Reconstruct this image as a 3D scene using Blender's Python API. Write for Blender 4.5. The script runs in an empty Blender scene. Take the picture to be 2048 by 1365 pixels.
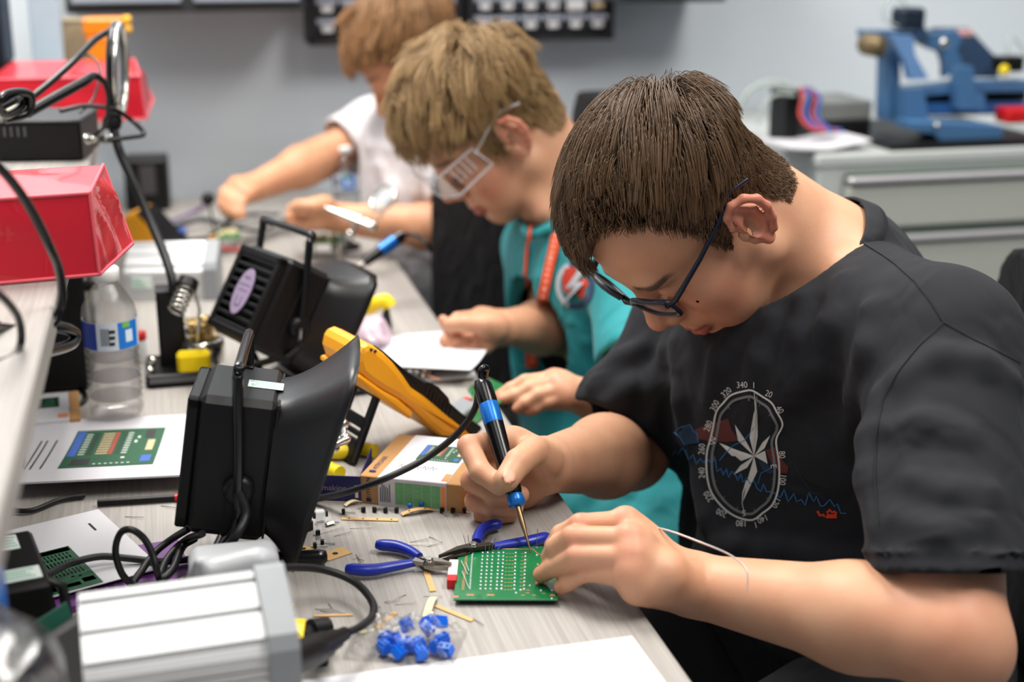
import bpy, math, random
import numpy as np
from mathutils import Matrix, Vector
from mathutils.bvhtree import BVHTree
rng = np.random.default_rng(7); random.seed(7)
scn = bpy.context.scene; COL = scn.collection
# ------------------------------------------------------------------ camera
CAM = np.array([0., 0., 1.29]); FPX = 2844.; CX, CY = 1024., 682.5
PITCH, YAW = math.radians(16.686), math.radians(13.577)
FH = np.array([math.sin(YAW), math.cos(YAW), 0.]); RIGHT = np.array([math.cos(YAW), -math.sin(YAW), 0.])
FWD = FH * math.cos(PITCH) + np.array([0, 0, -math.sin(PITCH)]); UP = np.cross(RIGHT, FWD)
cd = bpy.data.cameras.new('camera'); cam = bpy.data.objects.new('camera', cd); COL.objects.link(cam)
cam.matrix_world = Matrix([[RIGHT[i], UP[i], -FWD[i], CAM[i]] for i in range(3)] + [[0, 0, 0, 1]])
cd.sensor_width = 36.; cd.lens = FPX / 2048 * 36.; cd.clip_start = .05
cd.dof.use_dof = True; cd.dof.focus_distance = 1.30; cd.dof.aperture_fstop = 3.2
scn.camera = cam
# ------------------------------------------------------------------ light
w = bpy.data.worlds.new('world'); scn.world = w; w.use_nodes = True
w.node_tree.nodes['Background'].inputs[0].default_value = (.62, .72, .88, 1)
w.node_tree.nodes['Background'].inputs[1].default_value = .25
def area(name, loc, sx, sy, power, col, rot=(0, 0, 0)):
    l = bpy.data.lights.new(name, 'AREA'); l.shape = 'RECTANGLE'; l.size = sx; l.size_y = sy; l.energy = power; l.color = col
    o = bpy.data.objects.new(name, l); COL.objects.link(o); o.location = loc; o.rotation_euler = rot; return o
LIGHTS = [(-.1, 2.2, 70), (1.55, 1.95, 14), (.0, .55, 14), (1.25, .70, 47)]
for x, y, e in LIGHTS:
    area('ceiling_panel_light', (x, y, 2.66), .58, 1.16, e, (1., .965, .91))
scn.view_settings.view_transform = 'Standard'; scn.view_settings.look = 'None'
scn.view_settings.exposure = -.12; scn.view_settings.gamma = 1.; scn.view_settings.use_curve_mapping = False
scn.cycles.use_denoising = True; scn.cycles.max_bounces = 7; scn.cycles.transparent_max_bounces = 12
scn.cycles.caustics_reflective = False; scn.cycles.caustics_refractive = False; scn.cycles.sample_clamp_indirect = 6
# ------------------------------------------------------------------ measuring: pixel of the 2048 frame -> point in the room
def ray(px, py): return FWD + RIGHT * (px - CX) / FPX - UP * (py - CY) / FPX
def P(px, py, zc): return CAM + ray(px, py) * zc
def Z(px, py, z=.74): r = ray(px, py); return CAM + r * ((z - CAM[2]) / r[2])
def Yp(px, py, y): r = ray(px, py); return CAM + r * (y / r[1])
def Xp(px, py, x): r = ray(px, py); return CAM + r * (x / r[0])
def A(*v): return np.array(v, float)
def unit(v): v = np.asarray(v, float); return v / np.linalg.norm(v)
DESK = .74
# ------------------------------------------------------------------ materials
def nt(m): return m.node_tree.nodes, m.node_tree.links
MATS = {}
def mat(name, col, rough=.5, metal=0., var=.06, scale=30., bump=0., coat=0., spec=.5, trans=0., alpha=1., ior=1.45, sheen=0., sss=0., emit=0.):
    if name in MATS: return MATS[name]
    m = bpy.data.materials.new(name); m.use_nodes = True; n, l = nt(m); b = n['Principled BSDF']
    b.inputs['Roughness'].default_value = rough; b.inputs['Metallic'].default_value = metal
    b.inputs['Specular IOR Level'].default_value = spec; b.inputs['Coat Weight'].default_value = coat
    b.inputs['Transmission Weight'].default_value = trans; b.inputs['Alpha'].default_value = alpha; b.inputs['IOR'].default_value = ior
    b.inputs['Sheen Weight'].default_value = sheen
    tc = n.new('ShaderNodeTexCoord'); no = n.new('ShaderNodeTexNoise'); no.inputs['Scale'].default_value = scale; no.inputs['Detail'].default_value = 3
    l.new(tc.outputs['Object'], no.inputs['Vector'])
    mr = n.new('ShaderNodeMapRange'); mr.inputs['To Min'].default_value = 1 - var; mr.inputs['To Max'].default_value = 1 + var
    l.new(no.outputs['Fac'], mr.inputs['Value'])
    hv = n.new('ShaderNodeHueSaturation'); hv.inputs['Color'].default_value = (*col, 1); l.new(mr.outputs['Result'], hv.inputs['Value'])
    l.new(hv.outputs['Color'], b.inputs['Base Color'])
    if bump:
        bp = n.new('ShaderNodeBump'); bp.inputs['Strength'].default_value = bump; bp.inputs['Distance'].default_value = .002
        l.new(no.outputs['Fac'], bp.inputs['Height']); l.new(bp.outputs['Normal'], b.inputs['Normal'])
    if emit:
        b.inputs['Emission Color'].default_value = (*col, 1); b.inputs['Emission Strength'].default_value = emit
    MATS[name] = m; return m
def film(name, col=(1, 1, 1), base=.06, rough=.08, tint=.96):
    """thin clear plastic: mostly see-through, glossy where it turns away"""
    if name in MATS: return MATS[name]
    m = bpy.data.materials.new(name); m.use_nodes = True; n, l = nt(m); n.remove(n['Principled BSDF']); t = n.new('ShaderNodeBsdfTransparent'); t.inputs[0].default_value = (tint * col[0], tint * col[1], tint * col[2], 1)
    g = n.new('ShaderNodeBsdfGlossy'); g.inputs['Roughness'].default_value = rough; lw = n.new('ShaderNodeLayerWeight'); lw.inputs['Blend'].default_value = .35; no = n.new('ShaderNodeTexNoise'); no.inputs['Scale'].default_value = 90
    a = n.new('ShaderNodeMath'); a.operation = 'MULTIPLY_ADD'; a.inputs[1].default_value = .35; a.inputs[2].default_value = base; l.new(lw.outputs['Fresnel'], a.inputs[0]); bp = n.new('ShaderNodeBump'); bp.inputs['Strength'].default_value = .15; bp.inputs['Distance'].default_value = .002; l.new(no.outputs['Fac'], bp.inputs['Height']); l.new(bp.outputs['Normal'], g.inputs['Normal'])
    mx = n.new('ShaderNodeMixShader'); l.new(a.outputs[0], mx.inputs[0]); l.new(t.outputs[0], mx.inputs[1]); l.new(g.outputs[0], mx.inputs[2]); l.new(mx.outputs[0], n['Material Output'].inputs['Surface']); MATS[name] = m; return m
def s2l(r, g, b): return tuple(((c / 255) / 12.92 if c / 255 <= .04045 else ((c / 255 + .055) / 1.055) ** 2.4) for c in (r, g, b))
# ------------------------------------------------------------------ mesh builder
def frame(o, x=None, z=None):
    x = unit(A(1, 0, 0) if x is None else x); z = A(0, 0, 1) if z is None else np.asarray(z, float)
    z = unit(z - x * (z @ x)); y = np.cross(z, x); m = np.eye(4); m[:3, 0] = x; m[:3, 1] = y; m[:3, 2] = z; m[:3, 3] = o; return m
def fyaw(o, deg): a = math.radians(deg); return frame(o, A(math.cos(a), math.sin(a), 0))
def spline(pts, n=6):
    p = [np.asarray(q, float) for q in pts]
    if len(p) < 3: return [p[0] + (p[-1] - p[0]) * t for t in np.linspace(0, 1, n + 1)]
    e = [2 * p[0] - p[1]] + p + [2 * p[-1] - p[-2]]; out = []
    for i in range(1, len(e) - 2):
        for t in np.linspace(0, 1, n, endpoint=False):
            a, b, c, d = e[i - 1:i + 3]
            out.append(.5 * (2 * b + (c - a) * t + (2 * a - 5 * b + 4 * c - d) * t * t + (3 * b - a - 3 * c + d) * t ** 3))
    out.append(p[-1]); return out
class MB:
    def __init__(s, M=None): s.v = []; s.f = []; s.m = []; s.s = []; s.M = np.eye(4) if M is None else M
    def add(s, vs, fs, m=0, sm=False):
        o = len(s.v); vs = np.asarray(vs, float); s.v += list(vs @ s.M[:3, :3].T + s.M[:3, 3])
        s.f += [tuple(o + i for i in f) for f in fs]; s.m += [m] * len(fs); s.s += [sm] * len(fs); return s
    def box(s, c, d, bev=0., m=0, R=None):
        h = np.array(d, float) / 2; c = np.asarray(c, float); b = min(bev, h.min() * .9); vs = []; idx = {}
        for sx in (-1, 1):
            for sy in (-1, 1):
                for sz in (-1, 1):
                    for ax in range(3):
                        q = h - b; q[ax] = h[ax]; idx[(sx, sy, sz, ax)] = len(vs); vs.append(np.array([sx, sy, sz]) * q)
        fs = []
        def key(sg, ax): return idx[(sg[0], sg[1], sg[2], ax)]
        for ax in range(3):
            u, w_ = (ax + 1) % 3, (ax + 2) % 3
            for sg in (-1, 1):
                q = []
                for a, bb in ((-1, -1), (1, -1), (1, 1), (-1, 1)):
                    t = [0, 0, 0]; t[ax] = sg; t[u] = a; t[w_] = bb; q.append(key(t, ax))
                fs.append(q if sg > 0 else q[::-1])
        if b > 0:
            for ax in range(3):
                u, w_ = (ax + 1) % 3, (ax + 2) % 3
                for su in (-1, 1):
                    for sw in (-1, 1):
                        t0 = [0, 0, 0]; t0[u] = su; t0[w_] = sw; t1 = list(t0); t0[ax] = -1; t1[ax] = 1
                        q = [key(t0, u), key(t1, u), key(t1, w_), key(t0, w_)]; fs.append(q if su * sw < 0 else q[::-1])
            for sx in (-1, 1):
                for sy in (-1, 1):
                    for sz in (-1, 1):
                        q = [key((sx, sy, sz), k) for k in range(3)]; fs.append(q if sx * sy * sz > 0 else q[::-1])
        vs = np.array(vs)
        if R is not None: vs = vs @ np.asarray(R).T
        return s.add(vs + c, fs, m)
    def tube(s, path, r, seg=8, m=0, cap=True, flat=None):
        p = np.array(path, float); n = len(p); r = np.broadcast_to(np.asarray(r, float), (n,)); vs = []; ref = None
        for i in range(n):
            t = unit(p[min(i + 1, n - 1)] - p[max(i - 1, 0)] + 1e-12)
            if ref is None: ref = unit(np.cross(t, A(0, 0, 1) if abs(t[2]) < .9 else A(1, 0, 0)))
            ref = unit(ref - t * (ref @ t)); bi = np.cross(t, ref)
            for k in range(seg):
                a = 2 * math.pi * k / seg; vs.append(p[i] + (ref * math.cos(a) + bi * math.sin(a) * (flat or 1)) * r[i])
        fs = [(i * seg + k, i * seg + (k + 1) % seg, (i + 1) * seg + (k + 1) % seg, (i + 1) * seg + k) for i in range(n - 1) for k in range(seg)]
        s.add(vs, fs, m, True)
        if cap: s.add(vs[:seg], [tuple(range(seg))[::-1]], m); s.add(vs[-seg:], [tuple(range(seg))], m)
        return s
    def lathe(s, prof, seg=24, m=0, c=(0, 0, 0), sm=True):   # prof: (r, z)
        vs = []; c = np.asarray(c, float); n = len(prof)
        for r, z in prof:
            for k in range(seg): a = 2 * math.pi * k / seg; vs.append(c + A(r * math.cos(a), r * math.sin(a), z))
        fs = [(i * seg + k, i * seg + (k + 1) % seg, (i + 1) * seg + (k + 1) % seg, (i + 1) * seg + k) for i in range(n - 1) for k in range(seg)]
        s.add(vs, fs, m, sm)
        if prof[0][0] > 1e-6: s.add(vs[:seg], [tuple(range(seg))[::-1]], m)
        if prof[-1][0] > 1e-6: s.add(vs[-seg:], [tuple(range(seg))], m)
        return s
    def prism(s, poly, h, m=0, z0=0.):      # polygon in xy (ccw), extruded in z
        n = len(poly); vs = [(x, y, z0) for x, y in poly] + [(x, y, z0 + h) for x, y in poly]
        return s.add(vs, [tuple(range(n))[::-1], tuple(range(n, 2 * n))] + [(i, (i + 1) % n, n + (i + 1) % n, n + i) for i in range(n)], m)
    def ball(s, c, r, m=0, seg=12): 
        r = np.broadcast_to(np.asarray(r, float), (3,)); pr = [(math.sin(a), -math.cos(a)) for a in np.linspace(0.02, math.pi - .02, seg // 2 + 2)]
        M0 = s.M; T = np.eye(4); T[:3, :3] = np.diag(r); T[:3, 3] = c; s.M = M0 @ T; s.lathe(pr, seg, m); s.M = M0; return s
    def quad(s, a, b, c, d, m=0): return s.add([a, b, c, d], [(0, 1, 2, 3)], m)
    def build(s, name, mats, parent=None):
        me = bpy.data.meshes.new(name); v = np.array(s.v)
        o = bpy.data.objects.new(name, me); COL.objects.link(o)
        if parent is not None:
            o.parent = parent; W = np.array(wm(parent)); v = (v - W[:3, 3]) @ np.linalg.inv(W[:3, :3]).T
        me.from_pydata(v.tolist(), [], s.f)
        for k in (mats if isinstance(mats, (list, tuple)) else [mats]): me.materials.append(k)
        me.polygons.foreach_set('material_index', s.m); me.polygons.foreach_set('use_smooth', s.s); me.update(); return o
def wm(o):
    return wm(o.parent) @ o.matrix_local if o.parent else o.matrix_basis.copy()
def tag(o, label, cat, group=None):
    o['label'] = label; o['category'] = cat
    if group: o['group'] = group
    return o
def thing(name, label, cat, loc=(0, 0, 0), yaw=0, group=None):
    o = bpy.data.objects.new(name, None); o.empty_display_size = .02; COL.objects.link(o)
    o.matrix_basis = Matrix.Translation(Vector([float(a) for a in loc])) @ Matrix.Rotation(math.radians(yaw), 4, 'Z'); return tag(o, label, cat, group)
def struct(o): o['kind'] = 'structure'; return o
def stuff(o): o['kind'] = 'stuff'; return o
def copy_tree(o, parent=None):
    c = o.copy(); COL.objects.link(c); c.parent = parent
    for ch in [k for k in bpy.data.objects if k.parent == o]: copy_tree(ch, c)
    return c
_tx = {}
def glyphs(t, size=1.):
    if t not in _tx:
        cu = bpy.data.curves.new('t', 'FONT'); cu.body = t; cu.align_x = 'CENTER'; cu.align_y = 'CENTER'; cu.resolution_u = 3
        ob = bpy.data.objects.new('t', cu); me = ob.to_mesh(); me.calc_loop_triangles()
        _tx[t] = ([tuple(v.co) for v in me.vertices], [tuple(q.vertices) for q in me.loop_triangles]); ob.to_mesh_clear(); bpy.data.objects.remove(ob); bpy.data.curves.remove(cu)
    v, f = _tx[t]; return np.array(v).reshape(-1, 3) * size, f
def lettering(mb, t, M, size, m=0):
    v, f = glyphs(t, size); M0 = mb.M; mb.M = M; mb.add(v, f, m); mb.M = M0
# ------------------------------------------------------------------ implicit bodies: smooth unions, meshed with surface nets
class Sdf:
    def __init__(s): s.ops = []
    def u(s, f, k=.01): s.ops.append((0, f, k)); return s
    def cut(s, f, k=.003): s.ops.append((1, f, k)); return s
    def ev(s, p):
        p = np.asarray(p, np.float32); v = np.full(len(p), 1., np.float32)
        for kd, f, k in s.ops: v = comb(kd, v, f(p), k)
        return v
def comb(kd, v, d, k):
    if kd == 0:
        h = np.clip(.5 + .5 * (v - d) / k, 0, 1); return v + (d - v) * h - k * h * (1 - h)
    h = np.clip(.5 - .5 * (v + d) / k, 0, 1); return v + (-d - v) * h + k * h * (1 - h)
def f32(*a): return [np.asarray(x, np.float32) for x in a]
def cap(a, b, ra, rb=None):
    a, b = f32(a, b); ab = b - a; L = float(ab @ ab) + 1e-12; rb = ra if rb is None else rb
    def f(p):
        q = p - a; t = np.clip(q @ ab / L, 0, 1); q = q - t[:, None] * ab; return np.sqrt((q * q).sum(1)) - (ra + (rb - ra) * t)
    return f
def ell(c, r, R=None):
    c, r = f32(c, r); R = None if R is None else np.asarray(R, np.float32)
    def f(p):
        q = p - c
        if R is not None: q = q @ R
        a = q / r; k0 = np.sqrt((a * a).sum(1)); a = a / r; k1 = np.sqrt((a * a).sum(1)); return k0 * (k0 - 1) / np.maximum(k1, 1e-4)
    return f
def rbox(c, h, rr, R=None):
    c, h = f32(c, h); R = None if R is None else np.asarray(R, np.float32)
    def f(p):
        q = p - c
        if R is not None: q = q @ R
        q = np.abs(q) - (h - rr); return np.sqrt((np.maximum(q, 0) ** 2).sum(1)) + np.minimum(q.max(1), 0) - rr
    return f
def local(f, R, t):
    R, t = f32(R, t); return lambda p: f((p - t) @ R)
def bounded(f, c, r, n, d0):      # half space n.p>d0 inside a ball
    c, n = f32(c, n); return lambda p: np.maximum(np.sqrt(((p - c) ** 2).sum(1)) - r, d0 - p @ n)
def chain(S, pts, r, k, k0=None):
    r = np.broadcast_to(np.asarray(r, float), (len(pts),))
    for i in range(len(pts) - 1): S.u(cap(pts[i], pts[i + 1], r[i], r[i + 1]), (k0 if (k0 and i == 0) else k))
def net(S, lo, hi, h, slack=1.8):
    B = 8; lo = np.asarray(lo, np.float32); nb = np.ceil((np.asarray(hi) - lo) / (h * B)).astype(int)
    # coarse to fine culling of blocks
    sup = 4; ns = -(-nb // sup); g = np.stack(np.meshgrid(*[np.arange(n) for n in ns], indexing='ij'), -1).reshape(-1, 3)
    c = lo + (g + .5).astype(np.float32) * (h * B * sup); g = g[np.abs(S.ev(c)) < h * B * sup * .87 * slack + .02]
    o = np.stack(np.meshgrid(*[np.arange(sup)] * 3, indexing='ij'), -1).reshape(-1, 3)
    g = (g[:, None] * sup + o[None]).reshape(-1, 3); c = lo + (g + .5).astype(np.float32) * (h * B)
    hd = h * B * .87; keep = np.abs(S.ev(c)) < hd * slack + .004; g, c = g[keep], c[keep]
    i9 = np.stack(np.meshgrid(*[np.arange(B + 1)] * 3, indexing='ij'), -1).reshape(-1, 3).astype(np.float32) * h
    org = lo + g.astype(np.float32) * (h * B); n = len(g); V = np.full((n, (B + 1) ** 3), 1., np.float32)
    for kd, f, k in S.ops:
        rel = np.nonzero(f(c) < hd * slack + k + .006)[0]
        for j in range(0, len(rel), 3000):
            r = rel[j:j + 3000]; p = (org[r][:, None] + i9[None]).reshape(-1, 3); V[r] = comb(kd, V[r], f(p).reshape(len(r), -1), k)
    V = V.reshape(n, B + 1, B + 1, B + 1); N = (nb.max() + 6) * B
    cid = lambda q: (q[:, 0].astype(np.int64) * N + q[:, 1]) * N + q[:, 2]
    pos = np.zeros((n, B, B, B, 3), np.float32); cnt = np.zeros((n, B, B, B), np.float32)
    cor = [(a, b, d) for a in (0, 1) for b in (0, 1) for d in (0, 1)]
    for ca in cor:
        for ax in range(3):
            if ca[ax]: continue
            cb = list(ca); cb[ax] = 1
            va = V[:, ca[0]:ca[0] + B, ca[1]:ca[1] + B, ca[2]:ca[2] + B]; vb = V[:, cb[0]:cb[0] + B, cb[1]:cb[1] + B, cb[2]:cb[2] + B]
            x = (va < 0) != (vb < 0); t = np.where(x, va / np.where(x, va - vb, 1), 0)
            cnt += x
            for d in range(3): pos[..., d] += x * (ca[d] + (t if d == ax else 0))
    blk, i, j, k = np.nonzero(cnt); loc = np.stack([i, j, k], 1); G = g[blk] * B + loc
    vp = lo + (G + pos[blk, i, j, k] / cnt[blk, i, j, k][:, None]) * h; ids = cid(G + 1)
    so = np.argsort(ids); ids = ids[so]; vp = vp[so]; quads = []
    for ax in range(3):
        u_, w_ = (ax + 1) % 3, (ax + 2) % 3
        va = V[:, :B, :B, :B]; sl = [slice(0, B)] * 3; sl[ax] = slice(1, B + 1); vb = V[(slice(None), *sl)]
        bl, i, j, k = np.nonzero((va < 0) != (vb < 0)); q = g[bl] * B + np.stack([i, j, k], 1) + 1; fl = va[bl, i, j, k] < 0
        eu = np.zeros(3, int); eu[u_] = 1; ew = np.zeros(3, int); ew[w_] = 1
        Q = np.stack([cid(q), cid(q - eu), cid(q - eu - ew), cid(q - ew)], 1); Q[~fl] = Q[~fl][:, ::-1]; quads.append(Q)
    Q = np.concatenate(quads); ix = np.searchsorted(ids, Q); ix = np.clip(ix, 0, len(ids) - 1); ok = (ids[ix] == Q).all(1); Q = ix[ok]
    # one relaxing step towards the surface
    e = h * .5; gr = np.zeros_like(vp, dtype=np.float32)
    return vp.astype(float), Q
def mesh_obj(name, v, q, mats, parent=None, cols=None, smooth_it=0):
    if smooth_it:
        ed = np.concatenate([q[:, [0, 1]], q[:, [1, 2]], q[:, [2, 3]], q[:, [3, 0]]])
        for _ in range(smooth_it):
            acc = np.zeros_like(v); ct = np.zeros(len(v))
            np.add.at(acc, ed[:, 0], v[ed[:, 1]]); np.add.at(ct, ed[:, 0], 1); v = v * .5 + .5 * acc / np.maximum(ct, 1)[:, None]
    me = bpy.data.meshes.new(name); o = bpy.data.objects.new(name, me); COL.objects.link(o)
    vv = v
    if parent is not None:
        o.parent = parent; W = np.array(wm(parent)); vv = (v - W[:3, 3]) @ np.linalg.inv(W[:3, :3]).T
    me.vertices.add(len(vv)); me.vertices.foreach_set('co', vv.astype(np.float32).ravel()); n = len(q)
    me.loops.add(4 * n); me.loops.foreach_set('vertex_index', q.astype(np.int32).ravel()); me.polygons.add(n)
    me.polygons.foreach_set('loop_start', np.arange(0, 4 * n, 4, dtype=np.int32)); me.update(calc_edges=True); me.validate()
    me.polygons.foreach_set('use_smooth', np.ones(len(me.polygons), bool))
    for k in (mats if isinstance(mats, (list, tuple)) else [mats]): me.materials.append(k)
    if cols is not None:
        at = me.color_attributes.new('col', 'FLOAT_COLOR', 'POINT'); c4 = np.ones((len(v), 4), np.float32); c4[:, :3] = cols; at.data.foreach_set('color', c4.ravel())
    return o, v
# ------------------------------------------------------------------ the room
wallm = mat('wall_paint', s2l(210, 217, 224), .8, var=.03, scale=2.5, bump=.02)
def slab(name, lo, hi, m, bev=0.): b = MB(); lo, hi = A(*lo), A(*hi); b.box((lo + hi) / 2, hi - lo, bev); return struct(b.build(name, m))
WY = 2.98
slab('floor', (-1.1, -2.2, -.05), (4.2, WY, 0), mat('floor_vinyl', s2l(140, 140, 140), .45, var=.06, scale=14))
slab('wall_back', (-1.1, WY, 0), (4.2, WY + .1, 2.75), wallm); slab('wall_left', (-1.2, -2.2, 0), (-1.1, WY + .1, 2.75), wallm)
slab('ceiling', (-1.2, -2.2, 2.70), (4.3, WY + .1, 2.78), mat('ceiling_tile', s2l(226, 226, 222), .9, var=.03, scale=60))
slab('baseboard_back', (.42, WY - .015, 0), (4.2, WY, .10), mat('skirting', s2l(150, 152, 155), .5))
# workbench top and frame
def lam():
    m = mat('laminate', s2l(205, 201, 196), .42, var=.03, scale=3.); n, l = nt(m); b = n['Principled BSDF']; tc = n.new('ShaderNodeTexCoord'); mp = n.new('ShaderNodeMapping')
    mp.inputs['Scale'].default_value = (420, 6, 10); l.new(tc.outputs['Object'], mp.inputs['Vector']); no = n.new('ShaderNodeTexNoise'); no.inputs['Scale'].default_value = 1.; no.inputs['Detail'].default_value = 5; no.inputs['Distortion'].default_value = .4
    l.new(mp.outputs['Vector'], no.inputs['Vector']); cr = n.new('ShaderNodeValToRGB'); cr.color_ramp.elements[0].position = .35; cr.color_ramp.elements[0].color = (*s2l(150, 145, 140), 1); cr.color_ramp.elements[1].position = .62; cr.color_ramp.elements[1].color = (*s2l(166, 161, 156), 1)
    l.new(no.outputs['Fac'], cr.inputs['Fac']); l.new(cr.outputs['Color'], b.inputs['Base Color']); return m
LAM = lam(); steel = mat('grey_steel', s2l(150, 154, 158), .4, .2)
bench = thing('workbench', 'long pale wood-grain workbench the three people work at', 'workbench', (0, 1.7, 0))
b = MB(); b.box((-.11, 1.70, DESK - .0135), (.928, 2.46, .027), .0025); b.build('worktop', LAM, bench)
for x, y in ((-.5, .6), (.24, .6), (-.5, 2.75), (.24, 2.75)): b = MB(); b.box((x, y, .355), (.05, .05, .71), .004); b.build('leg', steel, bench)
b = MB(); b.box((-.545, 1.7, .60), (.03, 2.1, .2), .003); b.build('back_panel', steel, bench)
SHELF = 1.00
# ------------------------------------------------------------------ people
def head_ops(o=None):
    o = dict(o or {}); H = Sdf(); u = H.u; w = o.get('wide', 1.)
    u(ell((0, -.002, .052), (.0755 * w, .090, .078)), .01)
    u(ell((0, .038, .046), (.064 * w, .052, .056)), .02)
    u(ell((0, .034, -.018), (.057 * w, .052, .070)), .025)
    u(cap((.050 * w, .006, -.048), (.016, .070, -.086), .021, .019), .022); u(cap((-.050 * w, .006, -.048), (-.016, .070, -.086), .021, .019), .022)
    u(ell((0, .074, -.086), (.026, .021, .021)), .016)
    u(ell((0, .030, -.075), (.042, .052, .026)), .02)
    for s in (1, -1):
        u(ell((s * .041 * w, .055, -.020), (.024, .030, .028)), .018)
        u(ell((s * .036 * w, .055, -.055), (.024, .030, .030)), .018)
    u(cap((-.034, .0835, .032), (.034, .0835, .032), .0115), .014)
    for s in (1, -1):
        H.cut(ell((s * .033, .101, .013), (.019, .017, .014)), .012)
        u(ell((s * .0315, .0755, .0125), (.0165, .0145, .0125)), .003)
    u(cap((0, .089, .022), (0, .1075, -.016), .0075, .0105), .010); u(ell((0, .1090, -.0205), (.0115, .0115, .0105)), .006)
    for s in (1, -1):
        u(ell((s * .0115, .0985, -.0255), (.0085, .0105, .0085)), .004); H.cut(ell((s * .0062, .103, -.0335), (.0035, .006, .004)), .002)
    u(ell((0, .0865, -.048), (.027, .015, .016)), .012)
    up_ = [(-.0235, .0865, -.0575), (-.012, .0965, -.0545), (0, .0985, -.0555), (.012, .0965, -.0545), (.0235, .0865, -.0575)]
    lo_ = [(-.020, .0875, -.0605), (-.010, .0955, -.0655), (0, .0970, -.0665), (.010, .0955, -.0655), (.020, .0875, -.0605)]
    chain(H, up_, [.003, .005, .0052, .005, .003], .003); chain(H, lo_, [.003, .0058, .0064, .0058, .003], .003)
    mp = [(-.025, .0905, -.0590), (-.012, .1010, -.0593), (0, .1035, -.0600), (.012, .1010, -.0593), (.025, .0905, -.0590)]
    for i in range(4): H.cut(cap(mp[i], mp[i + 1], .0013), .0022)
    skull = Sdf(); skull.ops = list(H.ops)
    for s in (1, -1):     # ears: plate, hollow, helix, antihelix, lobe
        def e(y, z, out): return (s * (.0715 * w + out - .35 * min(y, .01)), y, z)
        E_ = u; R_ = np.array([[math.cos(.45), s * math.sin(.45), 0], [-s * math.sin(.45), math.cos(.45), 0], [0, 0, 1]])
        E_(ell(e(-.006, .003, .004), (.0050, .0165, .0290), R_), .004)
        H.cut(ell(e(.000, .001, .0125), (.0060, .0080, .0125), R_), .003)
        H.cut(ell(e(-.006, .018, .0132), (.0034, .007, .006), R_), .003)
        hx = [(.006, .004, .008), (.011, .016, .009), (.006, .029, .0095), (-.004, .034, .011), (-.015, .030, .012), (-.0215, .018, .012), (-.0215, .004, .0115), (-.017, -.010, .0105), (-.010, -.021, .009)]
        chain(H, [e(*q) for q in hx], [.0025, .0035, .0038, .004, .0042, .0042, .004, .0036, .004], .0025)
        ah = [(-.008, .022, .0085), (-.0135, .010, .0085), (-.0125, -.004, .0085), (-.006, -.013, .009)]
        chain(H, [e(*q) for q in ah], .003, .003)
        chain(H, [e(.0105, -.006, .005), e(.007, -.016, .0055), e(.001, -.024, .0065)], .0034, .004); u(ell(e(-.003, -.0225, .0065), (.0042, .0095, .0095), R_), .004); u(ell(e(.0095, -.002, .0055), (.0042, .0050, .0065), R_), .003)
    return H, skull
def add_head(S, H, R, t, sc=1.):
    for kd, f, k in H.ops:
        S.ops.append((kd, (lambda f: (lambda p: f(((p - np.float32(t)) @ np.float32(R)) / np.float32(sc)) * np.float32(sc)))(f), k * sc))
def sm(x, a, b): t = np.clip((x - a) / (b - a), 0, 1); return t * t * (3 - 2 * t)
SKIN = np.array(s2l(208, 158, 126)); SRED = np.array(s2l(208, 118, 98)); LIP = np.array(s2l(178, 96, 88)); PALE = np.array(s2l(232, 190, 166))
def skin_cols(v, heads=(), knuckles=(), nails=(), hairc=(.05, .03, .02), hair=None, tint=(1, 1, 1)):
    c = np.tile(SKIN * np.array(tint), (len(v), 1))
    def mix(m, col): 
        nonlocal c
        c = c * (1 - m[:, None]) + np.array(col) * m[:, None]
    for R, t, sc in heads:
        q = (v - t) @ R / sc; near = (np.linalg.norm(q - A(0, 0, .02), axis=1) < .17); x, y, z = np.abs(q[:, 0]), q[:, 1], q[:, 2]
        blob = lambda cx, cy, cz, r: np.exp(-(((x - cx) ** 2 + (y - cy) ** 2 + (z - cz) ** 2) / r ** 2)) * near
        mix(.55 * blob(.046, .06, -.028, .028), SRED); mix(.45 * blob(0, .112, -.022, .014), SRED)
        mix(.65 * sm(x, .078, .086) * near * (np.abs(y) < .04) * (z > -.04), SRED)
        lip = near * (y > .084) * sm(.0265 - x, 0, .003) * sm(z, -.0735, -.0705) * sm(-.0505 - z, 0, .003) * sm(y, .088, .092); mix(.85 * lip, LIP)
        bz = .0345 + .10 * (x - .018) - 2.6 * np.maximum(x - .036, 0) ** 1.5
        mix(.85 * near * (y > .05) * sm(.0045 - np.abs(z - bz), 0, .002) * sm(x, .012, .018) * sm(.056 - x, 0, .008), hairc)
        lz = .0065 - 6 * (x - .0315) ** 2
        mix(.8 * near * (y > .07) * sm(.0022 - np.abs(z - lz), 0, .0015) * sm(x, .015, .018) * sm(.048 - x, 0, .003), A(.03, .02, .015))
        if hair is not None: mix(near * hair(q), hairc)
    for p, r in knuckles: mix(.4 * np.exp(-((v - p) ** 2).sum(1) / r ** 2), SRED)
    for p, r in nails: mix(.8 * sm(r - np.linalg.norm(v - p, axis=1), 0, r * .4), s2l(226, 168, 146))
    return c
def scalp(q, lo=0., hl=0.):   # where hair grows, head coordinates
    y, z = q[:, 1], q[:, 2]
    line = np.interp(y, [-.12, -.075, -.045, -.025, -.006, .006, .012, .026, .034, .050, .066, .10], [-.052, -.056, -.046, .018, .044, .044, .004, -.004, .040, .062, .078, .080]) + lo
    line = line + hl * sm(-q[:, 0], -.022, .040) * sm(y, .026, .042)
    return sm(z - line, -.004, .004) * (np.abs(q[:, 0]) < .081) * sm(.122 - np.linalg.norm(q - A(0, -.004, .045), axis=1), -.003, .003)
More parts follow.
